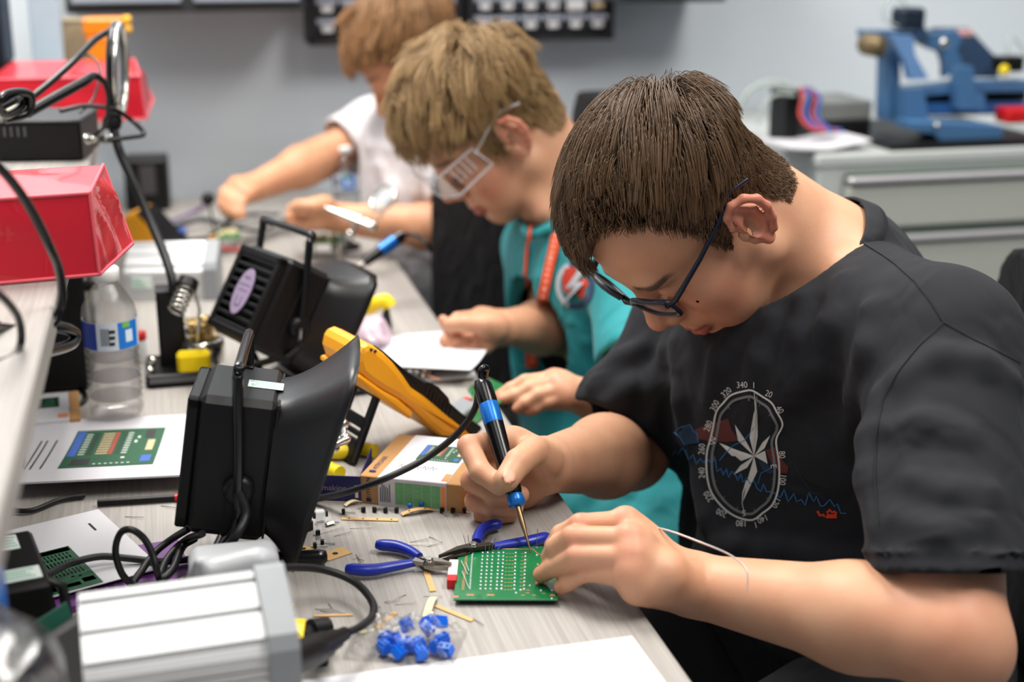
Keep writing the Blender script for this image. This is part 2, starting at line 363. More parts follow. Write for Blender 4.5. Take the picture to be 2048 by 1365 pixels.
def grow_hair(name, skull, R, t, sc, bodyv, parent, m, n, whorl, top, side, lift, grav, seedv, swirl=0., radius=.00042, fwdpull=0., mess=.15, lo=0., fringe=1.0, bare=0., hl=0.):
    r_ = np.random.default_rng(seedv); p = (bodyv - t) @ R / sc; p = p[np.linalg.norm(p - A(0, 0, .045), axis=1) < .13]
    p = p[(scalp(p, lo, hl) > .35) & (np.abs(skull.ev(p)) < .006)]; p = p[r_.integers(0, len(p), n)] + r_.normal(size=(n, 3)) * .0009
    def grad(p):
        e = .002; g = np.stack([skull.ev(p + A(*[e if k == a else 0 for k in range(3)])) - skull.ev(p - A(*[e if k == a else 0 for k in range(3)])) for a in range(3)], 1)
        return g / np.maximum(np.linalg.norm(g, axis=1), 1e-6)[:, None]
    up = sm(p[:, 2], .045, .095); fr = sm(p[:, 1], .0, .06); nape = sm(-p[:, 2], -.03, .045) * (p[:, 1] < 0)
    L = (side + (top - side) * up) * (1 - .75 * nape) * r_.uniform(.8, 1.1, n) * (1 + (fringe - 1) * fr * up)
    L = L * (1 - bare * sm(-p[:, 0], -.020, .035) * sm(p[:, 1], -.02, .035)); T = (lift * (.25 + .75 * up)) * (1 - .7 * nape) * r_.uniform(.1, 1., n)
    K = max(60, n // 42); ci = r_.integers(0, n, K); near = np.zeros(n, int)
    for a in range(0, n, 2000): near[a:a + 2000] = np.argmin(((p[a:a + 2000, None] - p[ci][None]) ** 2).sum(2), 1)
    cn = r_.normal(size=(K, 3)) * mess; g = R.T @ A(0, 0, -1.); pts = [p.copy()]; nn = grad(p); dr = None; S_ = 8
    for i in range(S_):
        nn = grad(p); f = p - A(*whorl); f = f + swirl * np.cross(nn, f); f = f - nn * (f * nn).sum(1)[:, None]; f /= np.linalg.norm(f, axis=1)[:, None] + 1e-6
        f = f + fwdpull * A(0, 1, 0) * (up * 1.)[:, None] + cn[near] + g * (grav * (i + 1) / S_)
        f /= np.linalg.norm(f, axis=1)[:, None] + 1e-6
        dr = (nn * .8 * up[:, None] + f) if dr is None else dr * .45 + f * .55
        dr /= np.linalg.norm(dr, axis=1)[:, None]; p = p + dr * (L / S_)[:, None]
        off = T * min(1, (i + 1) / 3.) + .0006; dd = skull.ev(p); p = p + nn * np.maximum(off - dd, 0)[:, None] * .9
        pts.append(p.copy())
    P_ = np.stack(pts, 1); tip = P_[ci][near]; wt = np.linspace(0, .5, S_ + 1) ** 1.3; P_ = P_ * (1 - wt[None, :, None]) + (tip - tip[:, :1] + P_[:, :1] * .55 + tip[:, :1] * .45) * wt[None, :, None]
    hc = bpy.data.hair_curves.new(name); hc.add_curves([S_ + 1] * n); Wp = (P_.reshape(-1, 3) * sc) @ R.T + t
    W = np.array(wm(parent)); Wp = (Wp - W[:3, 3]) @ np.linalg.inv(W[:3, :3]).T
    hc.attributes['position'].data.foreach_set('vector', Wp.astype(np.float32).ravel())
    ra = hc.attributes.new('radius', 'FLOAT', 'POINT'); ra.data.foreach_set('value', np.tile(radius * np.array([1, 1, 1, 1, .95, .9, .8, .6, .25]), n).astype(np.float32))
    hc.materials.append(m); o = bpy.data.objects.new(name, hc); COL.objects.link(o); o.parent = parent; return stuff(o)
def hair_mat(name, c0, c1, rough=.42):
    m = bpy.data.materials.new(name); m.use_nodes = True; n, l = nt(m); b = n['Principled BSDF']; b.inputs['Roughness'].default_value = rough
    b.inputs['Specular IOR Level'].default_value = .45
    ci = n.new('ShaderNodeHairInfo'); rp = n.new('ShaderNodeMix'); rp.data_type = 'RGBA'; rp.inputs['A'].default_value = (*c0, 1); rp.inputs['B'].default_value = (*c1, 1)
    ma = n.new('ShaderNodeMath'); ma.operation = 'MULTIPLY_ADD'; l.new(ci.outputs['Intercept'], ma.inputs[0]); ma.inputs[1].default_value = .5
    m2 = n.new('ShaderNodeMath'); m2.operation = 'MULTIPLY'; l.new(ci.outputs['Random'], m2.inputs[0]); m2.inputs[1].default_value = .6; l.new(m2.outputs[0], ma.inputs[2])
    l.new(ma.outputs[0], rp.inputs['Factor']); l.new(rp.outputs['Result'], b.inputs['Base Color']); return m
def skin_mat():
    m = bpy.data.materials.new('skin'); m.use_nodes = True; n, l = nt(m); b = n['Principled BSDF']; b.inputs['Roughness'].default_value = .5
    b.inputs['Specular IOR Level'].default_value = .38; b.inputs['Subsurface Weight'].default_value = .12; b.inputs['Subsurface Radius'].default_value = (.010, .004, .002); b.inputs['Subsurface Scale'].default_value = .6
    at = n.new('ShaderNodeAttribute'); at.attribute_name = 'col'; tc = n.new('ShaderNodeTexCoord')
    no = n.new('ShaderNodeTexNoise'); no.inputs['Scale'].default_value = 28; no.inputs['Detail'].default_value = 4; l.new(tc.outputs['Object'], no.inputs['Vector'])
    mx = n.new('ShaderNodeMix'); mx.data_type = 'RGBA'; mx.blend_type = 'MULTIPLY'; mx.inputs['Factor'].default_value = .35
    cr = n.new('ShaderNodeValToRGB'); cr.color_ramp.elements[0].position = .35; cr.color_ramp.elements[0].color = (.86, .66, .60, 1); cr.color_ramp.elements[1].position = .62; cr.color_ramp.elements[1].color = (1, 1, 1, 1)
    l.new(no.outputs['Fac'], cr.inputs['Fac']); l.new(at.outputs['Color'], mx.inputs['A']); l.new(cr.outputs['Color'], mx.inputs['B'])
    vo = n.new('ShaderNodeTexVoronoi'); vo.inputs['Scale'].default_value = 42; l.new(tc.outputs['Object'], vo.inputs['Vector'])     # sparse moles
    vr = n.new('ShaderNodeMath'); vr.operation = 'LESS_THAN'; vr.inputs[1].default_value = .034; l.new(vo.outputs['Distance'], vr.inputs[0])
    sp = n.new('ShaderNodeSeparateColor'); l.new(vo.outputs['Color'], sp.inputs[0]); th = n.new('ShaderNodeMath'); th.operation = 'GREATER_THAN'; th.inputs[1].default_value = .72; l.new(sp.outputs[0], th.inputs[0])
    mm = n.new('ShaderNodeMath'); mm.operation = 'MULTIPLY'; l.new(vr.outputs[0], mm.inputs[0]); l.new(th.outputs[0], mm.inputs[1])
    m4 = n.new('ShaderNodeMath'); m4.operation = 'MULTIPLY'; l.new(mm.outputs[0], m4.inputs[0]); m4.inputs[1].default_value = .5
    m2 = n.new('ShaderNodeMix'); m2.data_type = 'RGBA'; l.new(m4.outputs[0], m2.inputs['Factor']); l.new(mx.outputs['Result'], m2.inputs['A']); m2.inputs['B'].default_value = (.20, .085, .05, 1)
    l.new(m2.outputs['Result'], b.inputs['Base Color'])
    n3 = n.new('ShaderNodeTexNoise'); n3.inputs['Scale'].default_value = 420; l.new(tc.outputs['Object'], n3.inputs['Vector'])
    bp = n.new('ShaderNodeBump'); bp.inputs['Strength'].default_value = .12; bp.inputs['Distance'].default_value = .001; l.new(n3.outputs['Fac'], bp.inputs['Height']); l.new(bp.outputs['Normal'], b.inputs['Normal']); return m
def cloth(name, col, rough=.85, sheen=.1, var=.10, wr=.35):
    m = mat(name, col, rough, var=var, scale=9., sheen=sheen, spec=.2); n, l = nt(m); b = n['Principled BSDF']; tc = n.new('ShaderNodeTexCoord')
    a = n.new('ShaderNodeTexNoise'); a.inputs['Scale'].default_value = 900; l.new(tc.outputs['Object'], a.inputs['Vector'])
    c = n.new('ShaderNodeTexNoise'); c.inputs['Scale'].default_value = 16; c.inputs['Distortion'].default_value = 1.2; c.inputs['Detail'].default_value = 1; l.new(tc.outputs['Object'], c.inputs['Vector'])
    b1 = n.new('ShaderNodeBump'); b1.inputs['Strength'].default_value = wr; b1.inputs['Distance'].default_value = .02; l.new(c.outputs['Fac'], b1.inputs['Height'])
    b2 = n.new('ShaderNodeBump'); b2.inputs['Strength'].default_value = .25; b2.inputs['Distance'].default_value = .0006; l.new(a.outputs['Fac'], b2.inputs['Height']); l.new(b1.outputs['Normal'], b2.inputs['Normal'])
    l.new(b2.outputs['Normal'], b.inputs['Normal']); return m
SKINM = skin_mat()
def finger(S, pts, r0, r1, k=.0045, kb=.008):
    r = np.linspace(r0, r1, len(pts)); 
    for i in range(len(pts) - 1): S.u(cap(pts[i], pts[i + 1], r[i], r[i + 1]), kb if i == 0 else .002)
    for i in range(1, len(pts) - 1): S.u(ell(pts[i], (r[i] * 1.06,) * 3), .003)
def hand(S, wrist, fingers, thumb, r=(.0092, .0075), pr=.0125, wr=.026, tr=1., ir=1.):
    """palm of four rays fanning from the wrist, five separate fingers; fingers = lists MCP, PIP, DIP, tip"""
    m = [f[0] for f in fingers]
    for q in m: S.u(cap(wrist + (q - wrist) * .12, q, wr * .62, pr), .014)
    for a, b in zip(m[:-1], m[1:]): S.u(cap((a * .9 + wrist * .1), (b * .9 + wrist * .1), pr * .95), .012)
    T = Sdf()
    S.u(cap(wrist + (thumb[0] - wrist) * .2, thumb[0], wr * .55, .0165), .014); S.u(cap(thumb[0], thumb[1], .0155, .0125), .010)
    S.u(cap(m[0] * .7 + wrist * .3, thumb[1] * .6 + thumb[0] * .4, .010, .009), .016)
    for q in range(1, len(thumb) - 1): S.u(cap(thumb[q], thumb[q + 1], tr * (.0122, .0112, .0100)[q - 1], tr * (.0112, .0100, .0088)[q - 1]), .003)
    for i, f in enumerate(fingers):
        s = (ir, 1.02, .97, .86)[i]; g = Sdf()
        for j in range(len(f) - 1):
            ra = r[0] + (r[1] - r[0]) * j / 3.; rb = r[0] + (r[1] - r[0]) * (j + 1) / 3.
            g.u(cap(f[j], f[j + 1], ra * s * (1.12 if j == 0 else 1), rb * s), .003)
        S.u(g.ev, .0035)
def orient(lf, uf):    # head axes as columns (left, forward, up) from forward and up given in camera axes
    cv = lambda v: RIGHT * v[0] + UP * v[1] + FWD * v[2]
    f = unit(cv(lf)); u = cv(uf); u = unit(u - f * (u @ f)); return np.stack([np.cross(f, u), f, u], 1)
def ring(S, pts, r, k): chain(S, list(pts) + [pts[0]], r, k)
def fold(S, pix, r=.008, k=.02, zc0=1.2, sink=.3):
    """a raised crease in the cloth running along the surface under the given line of sight points"""
    out = []
    for x, y in pix:
        d = unit(ray(x, y)); tt = .8
        for _ in range(60):
            s = float(S.ev((CAM + d * tt)[None])[0]); tt += max(s * .8, 0)
            if s < .0005 or tt > 3: break
        if tt < 3: out.append(CAM + d * (tt + r * sink))
    for i in range(len(out) - 1):
        if np.linalg.norm(out[i] - out[i + 1]) < .15:
            e = len(out) - 1; f = lambda j: r * (.45 + .55 * math.sin(math.pi * (j + .35) / (e + .7)))
            S.u(cap(out[i], out[i + 1], f(i), f(i + 1)), k)
# ================= nearest person: charcoal shirt, soldering
def front_person():
    H, skull = head_ops(dict(wide=1.03)); R = orient((-.47, -.88, 0), (-.75, .40, -.54)); t = A(.4975, 1.285, 1.0135); sc = 1.02
    hp = lambda *q: R @ (A(*q) * sc) + t
    nb = P(1652, 532, 1.455); ls = P(1880, 700, 1.275); rs = P(1400, 640, 1.60)
    le = P(1902, 1272, 1.10); lw = P(1392, 1172, 1.215); re = P(1262, 905, 1.60); rw = P(1098, 930, 1.375)
    S = Sdf(); add_head(S, H, R, t, sc)
    S.u(cap(hp(0, -.024, -.024), nb, .054, .060), .02); S.u(cap(hp(0, -.048, -.01), P(1690, 520, 1.50), .030, .042), .03)
    S.u(cap(hp(.048, -.01, -.045), P(1590, 600, 1.42), .012, .014), .022)
    S.u(cap(nb, ls, .052, .05), .03); S.u(cap(nb, rs, .052, .05), .03); mid = (ls + rs) / 2
    S.u(cap(mid + A(.02, .03, -.05), A(.74, 1.33, .52), .09, .10), .05)
    S.u(cap(ls, le, .048, .042), .02); S.u(cap(le, le + (lw - le) * .35, .0415, .041), .015); S.u(cap(le + (lw - le) * .35, lw, .041, .0265), .02)
    S.u(ell(le + A(.008, -.012, -.012), (.030, .030, .030)), .02)
    S.u(cap(rs, re, .048, .041), .02); S.u(cap(re, re + (rw - re) * .35, .041, .042), .015); S.u(cap(re + (rw - re) * .35, rw, .042, .027), .02)
    # right hand, closed round the iron
    rf = [[P(1022, 884, 1.345), P(938, 893, 1.322), P(962, 945, 1.300), P(1000, 972, 1.290)],
          [P(1030, 920, 1.362), P(943, 962, 1.335), P(985, 985, 1.320), P(1040, 990, 1.322)],
          [P(1036, 956, 1.372), P(950, 1003, 1.342), P(985, 1016, 1.330), P(1030, 1016, 1.335)],
          [P(1042, 990, 1.378), P(966, 1033, 1.348), P(990, 1038, 1.342), P(1018, 1034, 1.345)]]
    rt = [P(1085, 920, 1.345), P(1068, 902, 1.325), P(1036, 926, 1.297), P(1013, 960, 1.282)]
    hand(S, rw, rf, rt, r=(.0106, .0086), wr=.027, pr=.014, tr=1.14, ir=1.08); S.u(ell(P(982, 918, 1.352), (.020, .015, .015)), .01)
    z = Z; lf = [[z(1250, 1046, .800), z(1160, 1049, .801), z(1122, 1070, .787), z(1106, 1092, .772)],
          [z(1258, 1080, .799), z(1145, 1074, .797), z(1112, 1094, .782), z(1100, 1114, .768)],
          [z(1262, 1116, .789), z(1152, 1112, .785), z(1110, 1134, .766), z(1083, 1150, .7545)],
          [z(1262, 1152, .777), z(1170, 1146, .770), z(1138, 1165, .758), z(1122, 1175, .7515)]]
    lt = [z(1330, 1150, .772), z(1255, 1140, .768), z(1190, 1120, .763), z(1140, 1105, .762)]
    hand(S, lw, lf, lt, r=(.0095, .0078), wr=.027, pr=.0122)
    S.u(cap(lw, z(1275, 1178, .764), .024, .014), .012)
    for q in [lf[i][0] for i in range(4)]: S.u(ell(q + A(0, 0, .0045), (.0082,) * 3), .008)
    # nails
    def nail(c, x, n, w=.0066, l=.0080): 
        x = unit(x); n = unit(n - x * (n @ x)); S.u(ell(c, (l, w, .0014), np.stack([x, np.cross(n, x), n], 1)), .0006)
    tn = P(1018, 955, 1.2712); nail(tn, rt[3] - rt[2], CAM - tn)
    lo = A(.16, .78, .665); hi = A(.86, 1.62, 1.19)
    v, q = net(S, lo, hi, .0018)
    on_bench = (v[:, 0] < .353) & (v[:, 2] > .69) & (v[:, 2] < DESK + .0006); v[on_bench, 2] = DESK + .0006
    kn = [(f[0] + A(0, 0, .008), .012) for f in lf] + [(f[1] - A(.003, 0, -.004), .010) for f in rf] + [(f[3], .010) for f in lf] + [(f[1] + A(0, 0, .006), .009) for f in lf] + [(le, .05)]
    cols = skin_cols(v, [(R, t, sc)], kn, [(tn, .0078)], A(.055, .034, .022), lambda Q: scalp(Q, 0, .030) * np.where(Q[:, 2] < -.005, .6, .9))
    body, v = mesh_obj('person', v, q, SKINM, None, cols, 1)
    tag(body, 'dark-haired person in glasses and charcoal compass shirt soldering a green circuit board', 'person')
    skull.u(cap(A(0, -.024, -.024), R.T @ (nb - t) / sc, .053, .059), .02); skull.u(cap(A(0, -.048, -.01), R.T @ (P(1690, 520, 1.50) - t) / sc, .030, .042), .03)
    grow_hair('hair', skull, R, t, sc, v, body, hair_mat('brown_hair', s2l(38, 27, 20), s2l(116, 86, 57)), 26000, (.010, -.072, .098), .050, .018, .022, .22, 3, swirl=.2, fwdpull=.25, mess=.12, fringe=.55, radius=.00031, bare=.66, hl=.030)
    # ---- shirt
    T = Sdf(); N = unit(A(-.94, -.33, 0)); Lx = unit(A(.36, -.93, 0.10))
    ax = unit(mid + A(.03, .03, 0) - A(.74, 1.33, .50)); Nn = unit(N - ax * (N @ ax)); B = np.stack([np.cross(ax, -Nn) * -1, Nn, ax], 1)
    c0 = A(.74, 1.33, .50)
    T.u(ell(mid + A(.015, .02, -.085), (.185, .118, .17), B), .03)
    T.u(ell(mid + A(.050, .045, -.25) + N * .012, (.168, .128, .20), B), .05)
    T.u(ell(c0 + A(0, 0, .03) + N * .015, (.178, .145, .15), B), .05)
    T.u(cap(ls + A(.0, .0, .0), rs, .068, .066), .035); T.u(cap(nb + A(.01, .01, -.02), ls, .062, .066), .03); T.u(cap(nb + A(.01, .01, -.02), rs, .058, .060), .03)
    T.u(ell(nb + A(.045, .03, -.07), (.10, .10, .10)), .05); T.u(cap(nb, P(1690, 520, 1.50), .066, .056), .03)
    lh = ls + (le - ls) * .90; T.u(cap(ls, lh, .070, .064), .02)
    rh = P(1292, 815, 1.60); T.u(cap(rs, rh, .068, .066), .025); T.u(cap(rh, P(1235, 815, 1.575), .060, .048), .03)
    # creases
    for pl, r in [([(1610, 600), (1600, 680), (1575, 760), (1555, 830)], .007), ([(1690, 560), (1665, 650), (1630, 740), (1600, 800)], .008), ([(1545, 640), (1520, 720), (1505, 800)], .006),
                  ([(1740, 620), (1735, 700), (1715, 800), (1700, 880)], .007), ([(1760, 800), (1745, 880), (1742, 960), (1752, 1060)], .010), ([(1480, 640), (1440, 720), (1420, 800)], .006),
                  ([(1460, 1150), (1540, 1120), (1620, 1110), (1720, 1118)], .009), ([(1400, 1110), (1480, 1090), (1560, 1095)], .007), ([(1390, 960), (1420, 1040), (1440, 1100)], .007),
                  ([(1800, 760), (1880, 720), (1960, 730), (2030, 770)], .007), ([(1780, 860), (1850, 850), (1930, 870)], .006), ([(1830, 960), (1900, 990), (1980, 990)], .006), ([(1800, 1040), (1880, 1070), (1960, 1050)], .006),
                  ([(1190, 770), (1240, 720), (1290, 690)], .006), ([(1200, 830), (1260, 780), (1310, 760)], .006), ([(1330, 700), (1320, 780), (1300, 860)], .006), ([(1350, 690), (1365, 800), (1370, 900)], .006)]:
        fold(T, pl, r)
    # shoulder seam of the near sleeve and the stitched shoulder line, thin grooves
    # openings: neck, sleeve ends
    ctr = P(1612, 506, 1.452); eu = (P(1690, 405, 1.475) - P(1528, 632, 1.43)) / 2; ev_ = P(1668, 525, 1.385) - P(1612, 506, 1.452)
    rg = [ctr + eu * math.cos(a) + ev_ * math.sin(a) for a in np.linspace(0, 2 * math.pi, 44, endpoint=False)]
    ndir = unit(np.cross(eu, ev_)); ndir = ndir if ndir @ (t - ctr) > 0 else -ndir
    T.cut(bounded(lambda p: 0, ctr + ndir * .09, .125, ndir, float(ndir @ (ctr - ndir * .009))), .004)
    T.cut(cap(nb - ndir * .02, ctr + ndir * .06, .0615), .004)
    sd = unit(le - ls); hc_ = ls + (le - ls) * .80; tc_ = unit(CAM - hc_); sd = unit(sd - tc_ * (sd @ tc_) * 1.05); T.cut(bounded(lambda p: 0, hc_ + sd * .085, .13, sd, float(sd @ hc_)), .003)
    T.cut(cap(ls + (le - ls) * .60, le, .050, .052), .003)
    hdir = unit(P(1195, 905, 1.56) - P(1255, 800, 1.58)); T.cut(bounded(lambda p: 0, rh + hdir * .10, .12, hdir, float(hdir @ P(1225, 848, 1.57))), .003)
    T.cut(cap(P(1290, 800, 1.6), P(1190, 900, 1.58), .052, .056), .003)
    hem = [hc_ - sd * .016 + (unit(np.cross(sd, A(0, 0, 1))) * math.cos(a) + unit(np.cross(sd, np.cross(sd, A(0, 0, 1)))) * math.sin(a)) * .067 for a in np.linspace(0, 6.283, 24, endpoint=False)]
    ring(T, hem, .0022, .0015)
    v, q = net(T, A(.33, .86, .36), A(1.0, 1.78, 1.14), .0036)
    shirt, sv = mesh_obj('shirt', v, q, cloth('charcoal_cotton', s2l(36, 37, 41), sheen=.03), body, None, 2)
    shirt['label'] = 'charcoal T-shirt printed with a compass'
    collar(S, T, ctr, eu, ev_, ndir, body)
    compass_print(sv, q, shirt)
    # ---- trousers and shoes
    J = Sdf(); J.u(ell(c0 + A(0, 0, -.0), (.165, .135, .11), B), .03)
    for s, kx, ky in ((1, .36, 1.02), (-1, .34, 1.34)):
        h0 = c0 + Lx * s * .09 + A(0, 0, -.02); k_ = A(kx, ky, .50); a_ = A(kx + .10, ky, .09)
        J.u(cap(h0, k_, .088, .066), .03); J.u(cap(k_, a_, .060, .048), .02)
    v, q = net(J, A(.2, .85, .02), A(1., 1.6, .66), .007); tr, _ = mesh_obj('trousers', v, q, cloth('black_trousers', s2l(24, 24, 27)), body, None, 2)
    for s, kx, ky in ((1, .36, 1.02), (-1, .34, 1.34)):
        F = Sdf(); F.u(cap(A(kx + .11, ky, .05), A(kx - .06, ky, .042), .045, .038), .02); F.cut(lambda p: np.float32(.008) - (p[:, 2] - 0) - .0, .002) if False else None
        v, q = net(F, A(kx - .15, ky - .08, -.01), A(kx + .2, ky + .08, .12), .006); v[:, 2] = np.maximum(v[:, 2], .004); mesh_obj('shoe', v, q, mat('black_shoe', (.012, .012, .013), .5), body, None, 1)
    glasses(R, t, sc)
    return R, t, sc
def collar(S, T, ctr, eu, ev_, nd, body, w=.019, th=.0034, nm='charcoal_cotton'):
    """ribbed neckband following the neck"""
    n = 72; an = np.linspace(0, 2 * math.pi, n, endpoint=False); u, v = unit(eu), unit(ev_ - unit(eu) * (ev_ @ unit(eu))); rows = []
    for k, (dz, gap) in enumerate(((0, .0030), (-w * .5, .0050), (-w, .0075))):
        c = ctr + nd * dz; r = np.full(n, .03)
        for i, a in enumerate(an):
            d = u * math.cos(a) + v * math.sin(a); rr = np.arange(.03, .14, .001); q_ = c[None] + d[None] * rr[:, None]; ok = np.nonzero((S.ev(q_) > gap) & (T.ev(q_) > (-.5, -.0005, .0012)[k]))[0]; r[i] = rr[ok[0]] if len(ok) else .08
        r = np.minimum(r, .088)
        for _ in range(6): r = (np.roll(r, 1) + 2 * r + np.roll(r, -1)) / 4
        rows.append((c, r))
    V = []
    for off in (0, th):
        for c, r in rows: V += [c + (u * math.cos(a) + v * math.sin(a)) * (r[i] + off) for i, a in enumerate(an)]
    F = []; R_ = [0, 1, 2, 5, 4, 3]
    for k in range(6):
        a, b = R_[k] * n, R_[(k + 1) % 6] * n; F += [(a + i, a + (i + 1) % n, b + (i + 1) % n, b + i) for i in range(n)]
    b = MB(); b.add(V, F, 0, True); b.build('collar', MATS[nm], body)
def on_cloth(bvh, x, y, lift=.0009):
    d = unit(ray(x, y)); h = bvh.ray_cast(Vector(CAM.tolist()), Vector(d.tolist()), 4.)
    if h[0] is None: return None
    n = np.array(h[1]); n = n if n @ d < 0 else -n
    return np.array(h[0]) + n * lift
def ribbon(mb, bvh, pix, w, m=0, lift=.0009, step=7.):
    p = []
    for a, b in zip(pix[:-1], pix[1:]):
        k = max(1, int(math.hypot(b[0] - a[0], b[1] - a[1]) / step)); p += [(a[0] + (b[0] - a[0]) * i / k, a[1] + (b[1] - a[1]) * i / k) for i in range(k)]
    p.append(pix[-1]); p = np.array(p, float); n = len(p); w = np.interp(np.linspace(0, 1, n), np.linspace(0, 1, len(np.atleast_1d(w))), np.atleast_1d(w)) if np.ndim(w) else np.full(n, w); L = []
    for i in range(n):
        t = p[min(i + 1, n - 1)] - p[max(i - 1, 0)]; t = t / (np.linalg.norm(t) + 1e-9); s = np.array([-t[1], t[0]]) * w[i] / 2
        a, b = on_cloth(bvh, *(p[i] + s), lift), on_cloth(bvh, *(p[i] - s), lift)
        if a is None or b is None: return
        L += [a, b]
    mb.add(L, [(2 * i, 2 * i + 1, 2 * i + 3, 2 * i + 2) for i in range(n - 1)], m, True)
def patch(mb, bvh, poly, m=0, lift=.0007):
    poly = np.array(poly, float); c = poly.mean(0); rings = [poly * k + c * (1 - k) for k in (1, .66, .33)]; V = []
    for r in rings:
        for x, y in r:
            a = on_cloth(bvh, x, y, lift)
            if a is None: return
            V.append(a)
    V.append(on_cloth(bvh, *c, lift)); n = len(poly)
    f = [(k * n + i, k * n + (i + 1) % n, (k + 1) * n + (i + 1) % n, (k + 1) * n + i) for k in range(2) for i in range(n)] + [(2 * n + i, 2 * n + (i + 1) % n, 3 * n) for i in range(n)]
    mb.add(V, f, m, True)
def cloth_text(mb, bvh, s, x, y, size, ang, m=0, sx=1.):
    v, f = glyphs(s, size); ca, sa = math.cos(math.radians(ang)), math.sin(math.radians(ang)); V = []
    for q in v:
        a = on_cloth(bvh, x + q[0] * sx * ca + q[1] * sa, y + q[0] * sx * sa - q[1] * ca, .001)
        if a is None: return
        V.append(a)
    mb.add(V, f, m)
def compass_print(sv, q, shirt):
    bvh = BVHTree.FromPolygons(sv.tolist(), q.tolist()); white = mat('print_white', s2l(205, 205, 200), .8); grey = mat('print_grey', s2l(112, 116, 116), .8)
    blue = mat('print_blue', s2l(50, 120, 178), .8); navy = mat('print_navy', s2l(30, 52, 74), .8); rust = mat('print_rust', s2l(92, 42, 38), .8); red = mat('print_red', s2l(214, 62, 30), .8)
    K = 480 / 1560.; c = lambda L: [(1280 + x * K, 700 + y * K) for x, y in L]
    o = MB()
    patch(o, bvh, c([(225, 535), (270, 500), (330, 485), (350, 525), (375, 545), (385, 600), (290, 615), (265, 570)]), 3)
    patch(o, bvh, c([(360, 520), (430, 490), (500, 470), (575, 445), (600, 520), (645, 590), (560, 600), (440, 590), (385, 580)]), 4)
    patch(o, bvh, c([(820, 650), (880, 630), (930, 720), (968, 760), (960, 800), (915, 800), (850, 730)]), 4); patch(o, bvh, c([(770, 715), (830, 740), (870, 790), (850, 810), (800, 780)]), 3)
    ribbon(o, bvh, c([(225, 535), (270, 500), (330, 485), (350, 525), (375, 545), (385, 600), (290, 615), (265, 570), (225, 535)]), 1.6, 2)
    zig = [(215, 680), (235, 650), (250, 675), (275, 640), (300, 655), (320, 715), (350, 680), (372, 745), (395, 705), (420, 735), (440, 700), (470, 740), (490, 690), (505, 790), (530, 770), (545, 815), (565, 770), (580, 830), (600, 790), (620, 800), (640, 850), (660, 800), (672, 860), (700, 830), (720, 870), (745, 850), (765, 900), (790, 920), (805, 870), (825, 920), (850, 920), (880, 930), (915, 960), (940, 905), (965, 985), (985, 960), (1003, 930), (1020, 985), (1050, 970), (1075, 1010), (1100, 925), (1130, 985), (1150, 950), (1175, 1015), (1200, 1010), (1235, 970), (1265, 1015), (1285, 1000), (1305, 1060), (1340, 1060)]
    ribbon(o, bvh, c(zig), 1.8, 2); ribbon(o, bvh, c([(970, 740), (1003, 715), (1030, 790), (1080, 870), (1120, 930), (1170, 930), (1210, 985)]), 1.3, 3)
    ribbon(o, bvh, c([(520, 720), (560, 670), (610, 620), (680, 590), (735, 520), (760, 480)]), 1.4, 2); ribbon(o, bvh, c([(770, 870), (790, 800), (850, 770), (880, 720)]), 1.3, 2)
    for k in ([(1155, 1045), (1170, 1075), (1195, 1070), (1200, 1085)], [(1210, 1085), (1280, 1085)], [(1215, 1070), (1245, 1075), (1280, 1072)], [(1215, 1058), (1235, 1038), (1250, 1055), (1262, 1048), (1278, 1062)]): ribbon(o, bvh, c(k), 5, 5)
    oval = [(712, 262), (600, 292), (545, 345), (500, 400), (480, 500), (462, 580), (440, 660), (436, 760), (445, 850), (470, 930), (520, 1000), (580, 1055), (650, 1092), (735, 1105), (800, 1060), (860, 1010), (895, 930), (908, 830), (905, 720), (888, 610), (895, 560), (925, 500), (922, 460), (890, 400), (860, 345), (800, 305), (740, 268), (712, 262)]
    oval = [tuple(p) for p in spline([A(*p) for p in oval], 3)]; cen = np.array((690, 690))
    ribbon(o, bvh, c(oval), 3.6, 0); inn = [tuple(cen + (np.array(p) - cen) * A(.86, .905)) for p in oval]; ribbon(o, bvh, c(inn), 5.0, 1)
    for i in range(0, len(inn), 5): p = np.array(inn[i]); ribbon(o, bvh, c([tuple(p), tuple(p + (cen - p) * .075)]), 1.2, 1)
    cx = (745, 690)
    for tip, side, m in [((762, 290), (715, 570), 0), ((762, 290), (768, 560), 1), ((620, 485), (640, 590), 0), ((620, 485), (690, 590), 0), ((518, 605), (600, 690), 0), ((518, 605), (660, 722), 0), ((610, 812), (655, 752), 0), ((610, 812), (700, 765), 1), ((672, 985), (700, 850), 0), ((672, 985), (765, 790), 1), ((848, 556), (800, 600), 0), ((848, 556), (812, 640), 1), ((832, 740), (815, 655), 0), ((832, 740), (770, 700), 0)]:
        patch(o, bvh, c([cx, side, tip] if m != 9 else []), 0 if m == 0 else 0)
    ribbon(o, bvh, c([(700, 850), (672, 930), (668, 1000), (682, 1060)]), [5, 2.5, 1.2, 1.2], 0); ribbon(o, bvh, c([(745, 280), (755, 400)]), [1, 3], 0)
    for s, x, y, a in [('340', 668, 230, -3), ('I', 742, 232, 0), ('20', 842, 288, 22), ('40', 910, 388, 55), ('80', 925, 680, 88), ('100', 930, 842, 98), ('120', 885, 990, 118), ('140', 800, 1096, 155), ('180', 663, 1125, 182), ('200', 535, 1058, 205), ('220', 450, 952, 238), ('240', 408, 800, 268), ('260', 408, 645, 275), ('280', 450, 495, 290), ('300', 490, 362, 298), ('320', 566, 278, 318), ('I', 755, 1135, 165)]:
        (x, y), = c([(x, y)]); cloth_text(o, bvh, s, x, y, 18, a, 0, .82)
    sm_ = MB(); ribbon(sm_, bvh, [(1719, 482), (1765, 510), (1793, 530), (1830, 563), (1862, 603), (1888, 645)], 4.0, 0, .0012)
